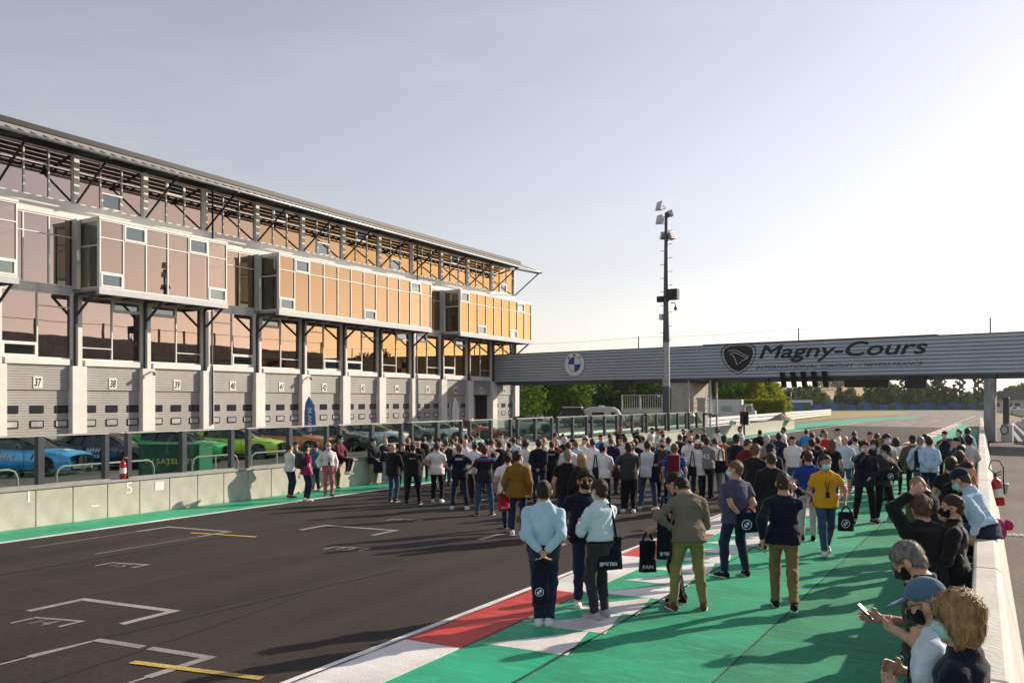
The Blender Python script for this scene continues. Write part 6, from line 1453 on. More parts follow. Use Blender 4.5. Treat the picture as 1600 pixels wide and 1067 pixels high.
rgm = P('f', 1012, 797, 8, 'person in white raglan shirt with navy sleeves and jeans', H=1.80, lod='mid', top='tee', tmat=M_RAGLAN, tc='white', bc='denim', shoe='white', hair='crop', hc='black', arms=('front', 'front'), legs='wide')
tote(rgm, wpt(rgm, rgm['T']((.19, -.05, .46))) + Vector((.05, -.06, 0)), .3, .24, .40, 'navy bag on the shoulder of the raglan shirt', dirx=(.8, .5, 0))
bs = P('h', 1054, 690, 6, 'person in blue banded polo with red backpack strap', H=1.76, lod='mid', top='polo', tmat=M_BLUEST, tc='blue', bc='light denim', hair='balding', hc='light')
backpack(bs, 'maroon', 'dark red backpack on the blue banded polo')
ww = P('f', 1090, 780, -12, 'person in white blouse and white cap with navy bag', H=1.70, lod='mid', top='blouse', tc='white', bc='dark denim', shoe='white', cap='white', hair='bob', hc='ginger', fem=True, arms=('front', 'loose'))
tote(ww, wpt(ww, ww['T']((-.12, -.10, .48))) + Vector((-.02, -.10, 0)), .42, .24, .26, 'navy shoulder bag against the white blouse', dirx=(.85, .5, 0))
P('f', 1104, 780, 4, 'person in grey sleeveless jersey numbered 45', H=1.80, lod='mid', top='vest', tc='grey', bc='dark navy', shoe='black', hair='short', hc='brown', back=('45', .20, .15, .17, None), arms=('front', 'front'))
pk = P('f', 1118, 777, -14, 'person in white shirt and grey trousers with two straps', H=1.76, lod='mid', top='shirt', tc='white', bc='grey', shoe='dark grey', hair='short', hc='brown', arms=('front', 'front'), nod=.5)
tote(pk, wpt(pk, pk['T']((.13, -.08, .48))) + Vector((.03, -.10, 0)), .34, .32, .34, 'navy tote bag beside the jersey numbered 45', dirx=(.85, .5, 0))
P('f', 1131, 768, -4, 'person in rust orange shirt, navy cap and jeans', H=1.76, lod='mid', top='polo', tc='orange', bc='denim', shoe='black', cap='navy', arms=('front', 'front'))
P('h', 1151, 677, 25, 'person in navy sweater and navy cap below the traffic light', H=1.86, lod='mid', top='sweater', tc='dark navy', bc='light denim', cap='navy', bulk=.15, arms=('crossed', 'front'))
P('h', 1204, 691, 12, 'person in black jacket and navy cap, one arm on hip', H=1.74, lod='mid', top='jacket', tc='dark navy', bc='black', cap='navy', mask='white', look=-.6, arms=('down', 'hips'))
P('h', 1217, 674, 6, 'person in navy jacket with hands behind the back below the sand heap', H=1.80, top='jacket', tc='navy', bc='dark denim', hair='crop', hc='black', skin='dark', arms=('behind', 'behind'), lod='mid')
P('f', 1350, 817, 165, 'person in navy blazer with lanyard holding the mask to the face', H=1.84, lod='mid', top='jacket', tc='dark navy', bc='black', shoe='black', hair='full', hc='black', mask='white', lanyard=True, arms=('face', 'low'), legs='wide')
P('f', 1379, 815, 140, 'person in black cap and dark grey jacket looking down', H=1.80, lod='mid', top='jacket', tc='dark grey', bc='black', shoe='light grey', cap='black', mask='mask blue', nod=.6, arms=('front', 'strap'), legs='wide')
b_ = ALLP[-1]; tote(b_, wpt(b_, b_['hand'][1]) + Vector((-.05, -.12, .04)), .03, .34, .24, 'navy bag with emblem before the dark grey jacket', emblem=True, dirx=(.9, .4, 0))
P('f', 1385, 783, 150, 'person in grey tee shirt, navy shorts and mask', H=1.86, lod='mid', top='tee', tc='light grey', bot='shorts', bc='dark navy', shoe='black', hair='full', hc='black', mask='mask blue', arms=('front', 'front'), lanyard=True)
wb = P('f', 1400, 773, 8, 'person in white blouse and black trousers with big navy bag', H=1.70, lod='mid', top='blouse', tc='white', bot='slim', bc='black', shoe='black', hair='bob', hc='brown', fem=True)
tote(wb, wpt(wb, wb['T']((.16, -.08, .46))) + Vector((.05, -.1, 0)), .34, .32, .36, 'big navy bag on the white blouse by the grey tee shirt', print_='BMW FAN', dirx=(.9, .4, 0))
P('f', 1426, 778, 6, 'person in olive vest and navy cap on the green run-off', H=1.80, lod='mid', top='jacket', tc='olive', bc='black', cap='navy')
P('f', 1438, 782, 10, 'person in light blue shirt with navy bag on the back', H=1.80, lod='mid', top='shirt', tc='light blue', bc='light denim', hair='short', hc='grey')
b_ = ALLP[-1]; tote(b_, wpt(b_, b_['T']((.0, -.2, .5))), .1, .26, .55, 'navy sack on the back of a light blue shirt', print_='BMW FAN', dirx=(.9, .4, 0))
P('f', 1452, 790, -8, 'person in light blue shirt, hands clasped behind, on the green run-off', H=1.84, lod='mid', top='shirt', tc='light blue', bc='dark denim', hair='short', hc='brown', arms=('behind', 'behind'), lean=.08)
P('f', 1320, 777, 4, 'person in pale blue tee shirt and teal shorts', H=1.78, lod='mid', top='tee', tc='pale blue', bot='shorts', bc='teal', shoe='white', hair='bald')
P('h', 1301, 685, 10, 'person in navy tee shirt and jeans right of the yellow tee', H=1.70, lod='mid', top='tee', tc='dark navy', bc='denim', hair='long', hc='light', fem=True)
# ---- the crowd behind
crowd = [
 (629, 690, 175, dict(H=1.62, top='tee', tc='black', bc='dark denim', hair='curly', hc='ginger', mask='white')), (637, 682, 60, dict(top='tee', tc='black', bc='black', hair='short', hc='light', arms=('brow', 'down'))),
 (653, 687, -5, dict(H=1.68, top='jacket', tc='black', bc='denim', hair='bald')), (662, 680, 10, dict(top='vest', tc='black', bc='black', hair='short', hc='black', skin='tan')), (672, 678, 30, dict(top='tee', tc='white', bc='light denim', hair='short', hc='brown')),
 (681, 690, 5, dict(H=1.66, top='tee', tc='grey', bc='light grey', hair='short', hc='brown')), (684, 683, -20, dict(top='tee', tc='black', bc='black', cap='black')), (697, 677, -160, dict(top='tee', tc='navy', bc='black', cap='navy', mask='white')),
 (698, 686, 10, dict(H=1.68, top='tee', tc='dark grey', bc='denim', hair='short', hc='brown')), (706, 684, -15, dict(H=1.70, top='polo', tc='white', bc='denim', hair='crop', hc='brown')), (712, 680, 12, dict(top='tee', tc='grey', bc='dark denim', hair='full', hc='light')),
 (727, 684, -5, dict(top='tee', tc='white', bc='black', hair='bald')), (729, 677, 14, dict(top='jacket', tc='black', bc='black', hair='short', hc='black')), (738, 679, -8, dict(top='shirt', tc='white', bc='dark denim', hair='balding', hc='brown')),
 (747, 673, 35, dict(top='tee', tc='white', bc='denim', hair='short', hc='brown')), (749, 689, 8, dict(H=1.66, top='tee', tc='black', bc='black', hair='long', hc='black', fem=True)), (760, 684, 0, dict(top='tee', tc='light grey', bc='black', hair='full', hc='black')),
 (768, 683, 5, dict(top='tee', tc='white', bc='denim', hair='short', hc='brown')), (777, 684, 10, dict(top='tee', tc='black', bc='black', cap='black')), (784, 676, 20, dict(top='tee', tc='white', bc='black', cap='navy', arms=('brow', 'brow'))),
 (803, 681, 6, dict(top='shirt', tc='pale blue', bc='black', hair='short', hc='black')), (811, 680, -150, dict(top='tee', tc='grey', bc='black', hair='short', hc='brown', mask='white')), (820, 685, 0, dict(top='tee', tc='white', bc='denim', hair='curly', hc='brown', fem=True)),
 (850, 682, 40, dict(top='tee', tc='white', bc='denim', hair='long', hc='blond', fem=True)), (863, 687, 5, dict(top='tee', tc='black', bc='black', hair='short', hc='black', back=('CREW', .2, .04, .36, None))), (866, 674, 50, dict(top='shirt', tc='pale blue', bc='denim', hair='short', hc='black')),
 (868, 683, -6, dict(top='tee', tc='maroon', bc='black', hair='bald')), (880, 676, -10, dict(top='tee', tc='white', bc='black', hair='short', hc='black')), (882, 680, 4, dict(top='jacket', tc='black', bc='black', hair='full', hc='white')),
 (887, 688, 10, dict(top='shirt', tc='white', bc='black', hair='short', hc='brown')), (901, 686, -4, dict(top='polo', tc='light blue', bc='denim', hair='crop', hc='light')), (909, 681, 30, dict(top='tee', tc='white', bc='black', cap='dark navy', nod=.5)), (893, 684, 60, dict(top='tee', tc='black', bc='black', cap='navy')),
 (925, 683, 0, dict(top='polo', tc='white', bc='black', hair='short', hc='brown')), (939, 677, -5, dict(top='shirt', tc='bright blue', bc='denim', cap='navy')), (953, 676, 10, dict(top='shirt', tc='white', bc='denim', hair='short', hc='brown')), (956, 681, 0, dict(top='polo', tc='navy', bc='black', hair='crop', hc='light')),
 (969, 667, 178, dict(top='tee', tc='black', bc='black', hair='full', hc='ginger', mask='black')), (969, 680, 10, dict(top='tee', tc='dark navy', bc='black', cap='navy')), (978, 679, 4, dict(top='tee', tc='cream', bc='denim', hair='short', hc='brown')),
 (997, 669, 150, dict(top='jacket', tc='black', bc='black', hair='short', hc='black', mask='black')), (1004, 679, -4, dict(top='tee', tc='white', bc='black', hair='crop', hc='brown')), (1018, 667, 120, dict(top='tee', tc='white', bc='black', cap='black', mask='black')), (1027, 669, 100, dict(top='tee', tc='white', bc='black', cap='navy', mask='black')),
 (1036, 671, -170, dict(top='tee', tc='white', bc='black', hair='short', hc='brown', mask='black', skin='tan')), (1035, 684, 170, dict(top='tee', tc='dark grey', bc='black', hair='short', hc='light', mask='black')), (1045, 681, 0, dict(top='shirt', tc='pale blue', bc='denim', hair='full', hc='black')), (1062, 676, 6, dict(top='jacket', tc='dark navy', bc='black', hair='balding', hc='brown')),
 (1069, 669, -175, dict(top='tee', tc='black', bc='black', hair='full', hc='brown', mask='black')), (1080, 671, 10, dict(top='tee', tc='grey', bc='black', cap='navy')), (1079, 678, 178, dict(top='polo', tc='white', bc='black', hair='balding', hc='light', mask='black')), (1090, 676, 4, dict(top='tee', tc='white', bc='denim', hair='short', hc='black')),
 (1100, 668, -40, dict(top='tee', tc='dark grey', bc='black', hair='short', hc='ginger')), (1120, 666, 175, dict(top='tee', tc='white', bc='black', hair='long', hc='brown', fem=True, mask='black')), (1158, 665, -100, dict(top='tee', tc='white', bc='black', cap='navy', mask='black')),
 (1166, 683, 40, dict(top='tee', tc='maroon', bc='black', hair='short', hc='brown')), (1178, 693, 15, dict(top='jacket', tc='black', bc='black', hair='curly', hc='light')), (1188, 670, 4, dict(top='shirt', tc='black', bc='black', hair='short', hc='black')), (1199, 678, 0, dict(top='tee', tc='grey', bc='black', hair='full', hc='white')),
 (1225, 666, -80, dict(top='tee', tc='white', bc='black', hair='short', hc='black', mask='black', skin='tan')), (1260, 669, 10, dict(top='shirt', tc='bright blue', bc='black', hair='short', hc='brown')), (1268, 673, 0, dict(top='tee', tc='grey', bc='denim', hair='crop', hc='brown')), (1267, 684, 4, dict(top='tee', tc='dark navy', bc='denim', hair='full', hc='black')),
 (1278, 681, -15, dict(top='jacket', tc='black', bc='black', hair='crop', hc='black')), (1286, 670, -60, dict(top='tee', tc='white', bc='denim', hair='short', hc='black', mask='black')), (1290, 673, 0, dict(top='jacket', tc='red', bc='denim', hair='crop', hc='grey')), (1309, 668, -95, dict(top='polo', tc='white', bc='denim', cap='navy')),
 (1334, 672, 5, dict(top='tee', tc='navy', bc='denim', hair='short', hc='brown')), (1335, 679, 10, dict(top='polo', tc='white', bc='black', hair='short', hc='black')), (1360, 673, 15, dict(top='polo', tc='pink', bc='denim', cap='dark grey')), (1371, 675, 0, dict(top='tee', tc='white', bc='denim', hair='short', hc='brown')),
 (1366, 684, 170, dict(top='jacket', tc='dark navy', bc='black', hair='bob', hc='brown', mask='mask blue', fem=True)), (1376, 681, 20, dict(top='tee', tc='red', bc='denim', hair='short', hc='blond')), (1446, 676, -10, dict(top='tee', tc='white', bc='black', hair='short', hc='black')), (1440, 680, 5, dict(top='shirt', tc='pale blue', bc='denim', hair='short', hc='brown')),
 (720, 682, 0, dict(top='polo', tc='pale blue', bc='denim', hair='short', hc='black')), (795, 688, -12, dict(H=1.68, top='tee', tc='dark navy', bc='black', hair='balding', hc='black')), (915, 678, 14, dict(top='tee', tc='pink', bc='denim', hair='bald')), (986, 688, 6, dict(top='shirt', tc='white', bc='black', hair='full', hc='brown')),
 (1240, 680, -6, dict(top='tee', tc='white', bc='denim', cap='dark navy'))]
for u, v, face, kw in crowd: P('h', u, v, face, **kw)
# every automatic label is made unique by its place among its likes, left to right
seen = {}
for inf in ALLP: seen.setdefault(inf['label'], []).append(inf)
for lab, L_ in seen.items():
    if len(L_) > 1:
        for i, inf in enumerate(sorted(L_, key=lambda q: q['u'])): inf['root']['label'] = lab + ', ' + ['first', 'second', 'third', 'fourth'][i] + ' from left'
# ============================================================ SMALL THINGS AND FAR THINGS
# tyre barrier in blue and green at the bend
M_TB = mat('barrier_blue', (0.02, 0.10, 0.27), .6, var=.15, scale=2); M_TG = mat('barrier_green', (0.01, 0.085, 0.05), .6, var=.15, scale=2)
A, B = along(1226, 228), along(1546, 252)
tb = empty('tyre_barrier', (A[0], A[1], 0), 0, 'long low barrier in blue and dark green blocks at the bend', 'barrier'); nb = 26
for row, (off, z0, z1) in enumerate(((0, 0, 1.55), (9, 1.2, 2.2))):
    for i in range(nb):
        t0, t1 = i / nb, (i + .98) / nb; bow = lambda t: 5 * math.sin(math.pi * t)
        p = Vector((A[0] + (B[0]-A[0])*t0, A[1] + (B[1]-A[1])*t0 + bow(t0) + off, 0)); q = Vector((A[0] + (B[0]-A[0])*t1, A[1] + (B[1]-A[1])*t1 + bow(t1) + off, 0))
        mb = MB((A[0], A[1], 0)); mb.bar(p + Vector((0, 0, (z0+z1)/2)), q + Vector((0, 0, (z0+z1)/2)), .9, z1 - z0)
        if row == 0 or i % 4 < 2: mb.build('barrier_block', M_TB if (i + row) % 2 else M_TG, tb)
M_WSIGN = mat('white_board', (0.62, 0.64, 0.66), .5, var=.04)
for i, (u0, u1, lab) in enumerate(((1236, 1270, 'long white panel fence beyond the tyre barrier'), (1223, 1230, 'small white panel at the hedge end beyond the barrier'))):
    a, b = along(u0, 246), along(u1, 246); o = empty('panel_fence', (a[0], a[1], 0), 0, lab, 'panel'); n = 4 if i == 0 else 1
    for j in range(n):
        p = Vector((a[0] + (b[0]-a[0])*j/n, a[1] + (b[1]-a[1])*j/n, 1.9)); q = Vector((a[0] + (b[0]-a[0])*(j+.97)/n, a[1] + (b[1]-a[1])*(j+.97)/n, 1.9)); MB((a[0], a[1], 0)).bar(p, q, .08, 2.0).build('board', M_WSIGN, o)
    MB((a[0], a[1], 0)).box(a[0] - .1, a[0] + .1, a[1] + .1, a[1] + .3, 0, 2.8).build('post', M_STEELD, o)
p = along(1236, 215); fp = empty('camera_pole', (p[0], p[1], 0), 0, 'thin pale pole standing under the start lights', 'pole'); MB().tube([(0, 0, 0), (0, 0, 5.2)], .07, 6).build('shaft', M_STEEL, fp); MB().box(-.3, .3, -.2, .2, 5.2, 5.5).build('head', M_STEELD, fp)
# white metal guard fence left of the bend
a, b = along(1098, 74), along(1298, 150); gf = empty('guard_rail', (a[0], a[1], 0), 0, 'long white guard rail running to the bend behind the concrete block', 'guard rail')
n = 22
for j in range(n):
    P0 = Vector((a[0] + (b[0]-a[0])*j/n, a[1] + (b[1]-a[1])*j/n, 0)); P1 = Vector((a[0] + (b[0]-a[0])*(j+1)/n, a[1] + (b[1]-a[1])*(j+1)/n, 0))
    MB((a[0], a[1], 0)).bar(P0, P0 + Vector((0, 0, 1.2)), .09, .09).build('post', M_STEEL, gf)
    for z in (.35, .72, 1.08): MB((a[0], a[1], 0)).bar(P0 + Vector((.06, -.06, z)), P1 + Vector((.06, -.06, z)), .05, .28).build('rail', M_WSIGN, gf)
# concrete block with a heap of sand on it, at the end of the pit wall
sb = empty('sand_heap', (-18.5, 80.5, .9), 0, 'small cone of sand on the end of the concrete wall', 'sand heap')
MB().lathe([(1.25, 0), (.85, .2), (.4, .46), (.1, .62), (0, .64)], n=18).build('sand', mat('sand', (.30, .25, .19), .95, var=.2, scale=5, bump=.4), sb)
cb = empty('concrete_block', (-18.5, 80.5, 0), 0, 'wide concrete block under the sand heap', 'block'); MB().box(-2.2, .2, -2.6, 2.6, 0, .895).build('block', M_CONC, cb, .03)
# traffic light by the pit exit
p = along(1163, 66); tl = empty('traffic_light', (p[0], p[1], 0), -BA, 'black twin traffic light with three red lenses by the pit exit', 'traffic light')
tl.rotation_euler = (0, 0, YAW * .4)
MB().tube([(0, .1, 0), (0, .1, 2.4)], .05, 8).build('pole', M_STEELD, tl)
M_REDL = mat('red_lens', (.62, .02, .03), .25, var=0); M_DARKL = mat('dark_lens', (.03, .03, .03), .2, var=0)
for c, x in enumerate((-.17, .17)):
    h = MB().box(x - .15, x + .15, -.1, .12, .85, 1.85).build('signal_head', M_BLACK, tl, .02)
    for k in range(3): MB().lathe([(0, -.115), (.11, -.11), (.12, -.10)], (x, 0, 1.0 + .33 * k), 12, 'y').build('lens', M_REDL if c == 0 else M_DARKL, h); MB().lathe([(.13, -.10), (.135, -.24), (.12, -.24), (.12, -.10)], (x, 0, 1.0 + .33 * k), 12, 'y').build('visor', M_BLACK, h)
# steel stair and equipment tower right of the pier
p = along(1098, 70); ss = empty('steel_stair_tower', (p[0], p[1], 0), R(-8), 'steel stair tower with ladder and cabinet under the footbridge', 'stair')
for x in (-.95, .95):
    for yy in (-.6, .6): MB().box(x - .06, x + .06, yy - .06, yy + .06, 0, 4.35).build('post', M_STEEL, ss)
MB().box(-1.2, 1.2, -.8, .8, 1.55, 1.7).build('deck', M_STEELD, ss); MB().box(-1.25, 1.25, -.9, 1.5, 4.36, 4.44).build('canopy', M_CLADD, ss)
MB().box(-.35, .35, -.3, .3, 1.705, 2.75).build('cabinet', M_STEEL, ss, .02); MB().box(-.4, .4, -.35, .35, 2.751, 2.95).build('cabinet_lid', M_GREYC, ss, .02)
lad = MB(); [lad.bar((xx, -.95, 1.6), (xx, -.95, 3.1), .05, .05) for xx in (.9, 1.25)]; lad.build('ladder', M_WSIGN, ss)
for k in range(5): MB().bar((.93, -.95, 1.7 + .3*k), (1.22, -.95, 1.7 + .3*k), .05, .05).build('rung', M_WSIGN, ss)
MB().bar((-.2, -.9, 1.6), (.9, -1.0, .0), .08, .25).build('stair_stringer', M_STEEL, ss); MB().bar((-.2, -1.5, 1.6), (.9, -1.6, .0), .08, .25).build('stair_stringer', M_STEEL, ss)
for k in range(6): MB().box(-.2 + .18*k, 0 + .18*k, -1.5, -.92, 1.42 - .26*k, 1.46 - .26*k).build('tread', M_STEEL, ss)
for z in (2.1, 2.5): MB().bar((-.95, -.62, z), (.95, -.62, z), .04, .04).build('handrail', M_STEEL, ss)
# railed platform left of the pier
p = along(1005, 74); pf = empty('railed_platform', (p[0], p[1], 0), R(8), 'raised grey steel platform with upright bars left of the mast', 'platform')
MB().box(-1.75, 1.85, -.8, .8, 1.62, 1.95).build('deck', M_GREYC, pf)
for x in (-1.7, -.1, 1.8): MB().box(x - .05, x + .05, -.75, -.65, 1.951, 3.2).build('rail_post', M_STEEL, pf)
for z in (2.05, 3.18): MB().bar((-1.7, -.7, z), (1.8, -.7, z), .05, .06).build('rail', M_STEEL, pf)
for k in range(17):
    x = -1.6 + .2 * k
    if abs(x + .1) > .08: MB().box(x - .015, x + .015, -.72, -.69, 2.08, 3.15).build('baluster', M_STEEL, pf)
for x in (-1.4, 1.5):
    for yy in (-.5, .5): MB().box(x - .07, x + .07, yy - .07, yy + .07, 0, 1.62).build('leg', M_STEELD, pf)
# red and white plastic barriers under it
M_RP = mat('red_plastic', (.5, .05, .03), .5, var=.05)
for i in range(6):
    p = along(972 + i * 11, 71.5); o = empty('plastic_barrier', (p[0], p[1], 0), R(-20 + i), 'red and white plastic barrier behind the glass, %s of six' % ['first from left', 'second', 'third', 'fourth', 'fifth', 'last'][i], 'barrier', 'plastic barriers behind the glass screen')
    for k in range(4): MB().prism([(-.27, -.2 + .03*k, .3*k), (.27, -.2 + .03*k, .3*k), (.27, -.2 + .03*k, .3*k + .29), (-.27, -.2 + .03*k, .3*k + .29)], (0, .4 - .06*k, 0)).build('band', M_RP if (k + i) % 2 == 0 else M_WSIGN, o, .015)
# caravan, lorry cab, parked cars and box lorry behind the bridge
M_CARAV = mat('caravan_white', (0.66, 0.66, 0.65), .4, var=.04, coat=.3); M_CABD = mat('dark_cab', (.04, .045, .05), .4, var=.1)
p = along(940, 92); cv = empty('caravan', (p[0], p[1], 0), R(20), 'white rounded touring caravan parked behind the footbridge', 'caravan'); cv.scale = (.8, .8, .8)
sec = [(-2.6, .75), (-2.58, 1.6), (-2.3, 2.2), (-1.6, 2.52), (0, 2.6), (1.6, 2.52), (2.25, 2.15), (2.55, 1.6), (2.6, .75)]
MB().prism([(x, -1.1, z) for x, z in sec], (0, 2.2, 0)).build('shell', M_CARAV, cv, .12)
MB().box(-1.2, .4, -1.125, -1.102, 1.3, 1.85).build('window', M_CGL, cv); MB().box(1.3, 1.9, -1.125, -1.102, 1.4, 1.85).build('window', M_CGL, cv); MB().box(-.4, .3, -.3, .3, 2.601, 2.75).build('roof_hatch', M_CARAV, cv)
MB().box(-2.5, 2.5, -1.12, -1.103, .95, 1.0).build('trim_strip', M_STEEL, cv); MB().bar((2.5, 0, .55), (3.6, 0, .5), .12, .1).build('drawbar', M_STEELD, cv)
for s in (-1, 1): t = link('wheel', tyre, cv); t.location = (-.2, s * .95, .34); link('rim', rim, t)
MB().box(-2.3, 2.3, -.9, .9, .35, .76).build('chassis', M_BLACK, cv)
p = along(905, 88); lc = empty('dark_lorry', (p[0], p[1], 0), R(20), 'dark lorry cab with white roof left of the caravan', 'lorry'); lc.scale = (.78, .78, .78)
MB().prism([(x, -1.1, z) for x, z in ((-2.2, .5), (-2.2, 2.5), (.4, 2.55), (.95, 1.6), (1.0, .5))], (0, 2.2, 0)).build('cab', M_CABD, lc, .06); MB().box(-2.15, .4, -1.05, 1.05, 2.56, 2.66).build('roof', M_CARAV, lc)
MB().box(.1, .7, -1.12, -1.105, 1.5, 2.2).build('door_window', M_CGL, lc); MB().prism([(.46, -.95, 2.4), (.46, .95, 2.4), (.93, .95, 1.65), (.93, -.95, 1.65)], (.03, 0, .02)).build('windscreen', M_CGL, lc)
for xx in (-1.5, .3):
    for s in (-1, 1): t = link('wheel', tyre, lc); t.location = (xx, s * .98, .42); t.scale = (1.25,)*3; link('rim', rim, t)
p = along(1142, 98); bt = empty('box_lorry', (p[0], p[1], 0), R(10), 'white box lorry with small green print parked by the hedge', 'lorry')
MB().box(-2.6, 1.3, -1.1, 1.1, .75, 2.85).build('box_body', M_CARAV, bt, .03); MB().prism([(x, -1.05, z) for x, z in ((1.35, .5), (1.35, 2.3), (2.3, 2.3), (2.75, 1.5), (2.8, .5))], (0, 2.1, 0)).build('cab', M_CARAV, bt, .05)
MB().box(1.6, 2.35, -1.07, -1.052, 1.45, 2.1).build('door_window', M_CGL, bt); MB().prism([(2.33, -.9, 2.2), (2.33, .9, 2.2), (2.74, .9, 1.55), (2.74, -.9, 1.55)], (.03, 0, .02)).build('windscreen', M_CGL, bt); MB().box(-1.0, .2, -1.115, -1.102, 1.5, 2.1).build('side_print', mat('pale_green_print', (.35, .5, .42), .5, var=.3, scale=6), bt)
MB().box(-2.6, 2.6, -.8, .8, .35, .74).build('chassis', M_BLACK, bt)
for xx in (-1.7, 1.9):
    for s in (-1, 1): t = link('wheel', tyre, bt); t.location = (xx, s * .95, .42); t.scale = (1.25,)*3; link('rim', rim, t)
def parked(u, d, rz, col, lab):
    p = along(u, d); o = coupe(col, p[0], p[1], rz, lab); o.name = 'parked_car'; del o['group']; return o
parked(826, 74, R(-20), (.50, .52, .52), 'white car parked behind the glass screen past the building'); parked(1110, 84, R(15), (.42, .44, .46), 'silver car behind the steel stair under the trees')
# low buildings far left behind the trees and far right
p = along(838, 165); hb = empty('low_hall', (p[0], p[1], 0), R(20), 'low pale hall glimpsed between trees past the pit building', 'building'); MB().box(-9, 9, -4, 4, 0, 4.2).build('wall', M_GREYC, hb); MB().prism([(-9.5, -4.5, 4.2), (-9.5, 4.5, 4.2), (-9.5, 0, 5.6)], (19, 0, 0)).build('roof', M_STEEL, hb)
p = along(1592, 235); fb = empty('farmhouse', (p[0], p[1], 0), R(-12), 'low house with hipped roof behind the far right barrier', 'house')
MB().box(-6.5, 8, -3.5, 3.5, 0, 3.0).build('wall', M_CONC, fb); rfm = mat('brown_roof', (.13, .11, .09), .8, var=.15, scale=2)
MB()._add([(-7, -4, 3), (8.5, -4, 3), (8.5, 4, 3), (-7, 4, 3), (-2.5, 0, 6.3), (5, 0, 6.3)], [(0, 1, 5, 4), (1, 2, 5), (2, 3, 4, 5), (3, 0, 4), (3, 2, 1, 0)]).build('roof', rfm, fb)
for x in (-4.5, -1.5, 3.5): MB().box(x - .6, x + .6, -3.54, -3.51, 1.0, 2.2).build('window', M_CGL, fb)
MB().box(-.2, 1, -3.54, -3.51, 0, 2.1).build('door', M_STEELD, fb)
p = along(1586, 170); cs = empty('caution_board', (p[0], p[1], 0), R(-15), 'small white board standing at the far right barrier', 'sign'); MB().box(-.8, .8, -.05, .05, .9, 1.6).build('board', M_WSIGN, cs); MB().box(-.3, .4, -.056, -.051, 1.1, 1.4).build('dark_print', M_LOGO, cs); [MB().tube([(x, 0, 0), (x, 0, .9)], .04, 6).build('leg', M_STEELD, cs) for x in (-.5, .5)]
# curved white wall and grey fence far right
o = empty('curved_wall', (0, 150, 0), 0, 'low curved white wall sweeping away at the far right', 'wall'); pts = [along(1556, 205), along(1580, 185), along(1592, 160), along(1610, 140), along(1640, 120)]
for q, q2 in zip(pts, pts[1:]): MB((0, 150, 0)).bar((q[0], q[1], .6), (q2[0], q2[1], .6), .3, 1.2).build('wall_section', M_WWALL, o)
# stepped concrete kerbs and box behind the right pillar
o = empty('stepped_kerb', (2, 75, 0), 0, 'stepped concrete kerb running behind the right bridge pillar', 'kerb')
for i, (x, h) in enumerate(((.2, .18), (.65, .36), (1.1, .55))):
    y0, y1 = 62.0, 104
    MB((2, 75, 0)).prism([(x, y0, 0), (x + .44, y0, 0), (x + .44, y0, h), (x, y0, h)], (-.9, y1 - y0, 0)).build('step', M_CONC2 if i < 2 else M_CONC, o, .02)
MB((2, 75, 0)).prism([(1.55, 62, 0), (1.9, 62, 0), (1.9, 62, .95), (1.55, 62, .95)], (-.9, 42, 0)).build('parapet', M_CONC, o, .02)
o = empty('electric_cabinet', (-.42, 65.2, 0), BA, 'grey electric cabinet with cable loop beside the right bridge pillar', 'cabinet')
MB().box(-.3, .35, -.3, .3, 0, 1.15).build('cabinet', M_GREYC, o, .02); MB().box(-.25, .1, .05, .35, 1.151, 2.9).build('tall_box', M_STEELD, o, .02)
MB().tube([(-.1 + .22*math.cos(a), -.34, .8 + .3*math.sin(a)) for a in np.linspace(-.6, 5.6, 14)], .03, 6).build('cable_loop', M_BLACK, o)
# right-hand service road: drain, bucket, hose reel extinguisher
gx, gy = ground(1584, 836); o = empty('drain_grate', (gx, gy, .002), 0, 'slotted metal drain grate across the right service road', 'drain'); MB().box(-.75, .9, -.16, .16, 0, .012).build('frame', M_CONC2, o)
for k in range(12): MB().box(-.68 + .13*k, -.62 + .13*k, -.13, .13, .013, .022).build('bar', M_STEEL, o)
gx, gy = ground(1563, 770); o = empty('white_bucket', (gx, gy, 0), 0, 'small white plastic tub on the service road', 'tub'); MB().lathe([(0, 0), (.17, 0), (.21, .27), (.22, .27), (.22, .29), (.19, .29), (.16, .02), (0, .02)], n=16).build('tub', M_SIGNW, o)
M_EXT = mat('extinguisher_red', (.42, .012, .015), .3, var=.04, coat=.4)
def extinguisher(x, y, z, lab, hose=True, s=1.0, tilt=0):
    o = empty('fire_extinguisher', (x, y, z), 0, lab, 'extinguisher'); o.scale = (s, s, s); o.rotation_euler = (0, tilt, 0)
    b = MB().lathe([(0, 0), (.075, 0), (.09, .02), (.09, .42), (.075, .48), (.03, .52), (.025, .54)], n=14).build('cylinder', M_EXT, o)
    MB().lathe([(.0912, .16), (.0912, .32)], n=14).build('paper_label', M_PLATE, b)
    MB().lathe([(.03, .54), (.03, .58), (0, .585)], n=8).bar((-.02, 0, .60), (.12, 0, .64), .02, .02).bar((-.02, 0, .58), (.11, 0, .58), .02, .02).build('valve', M_BLACK, o)
    if hose: MB().tube([(.03, 0, .57), (-.08, 0, .72), (-.02, 0, .86), (.12, 0, .84), (.16, 0, .7), (.13, 0, .5), (.1, .02, .2)], .013, 6).build('hose', M_BLACK, o)
    return o
e1 = extinguisher(rwx(21.5) - .02, 21.5, .42, 'red fire extinguisher with looped hose hung on the right wall', True, 1.15, R(-9))
e2 = extinguisher(-18.12, onX(193, -18.1), .861, 'red fire extinguisher standing on the pit wall by the black coupe', False, .82)
MB().box(.05, .2, -.02, .02, .60, .63).build('yellow_tag', M_YELL, e2)
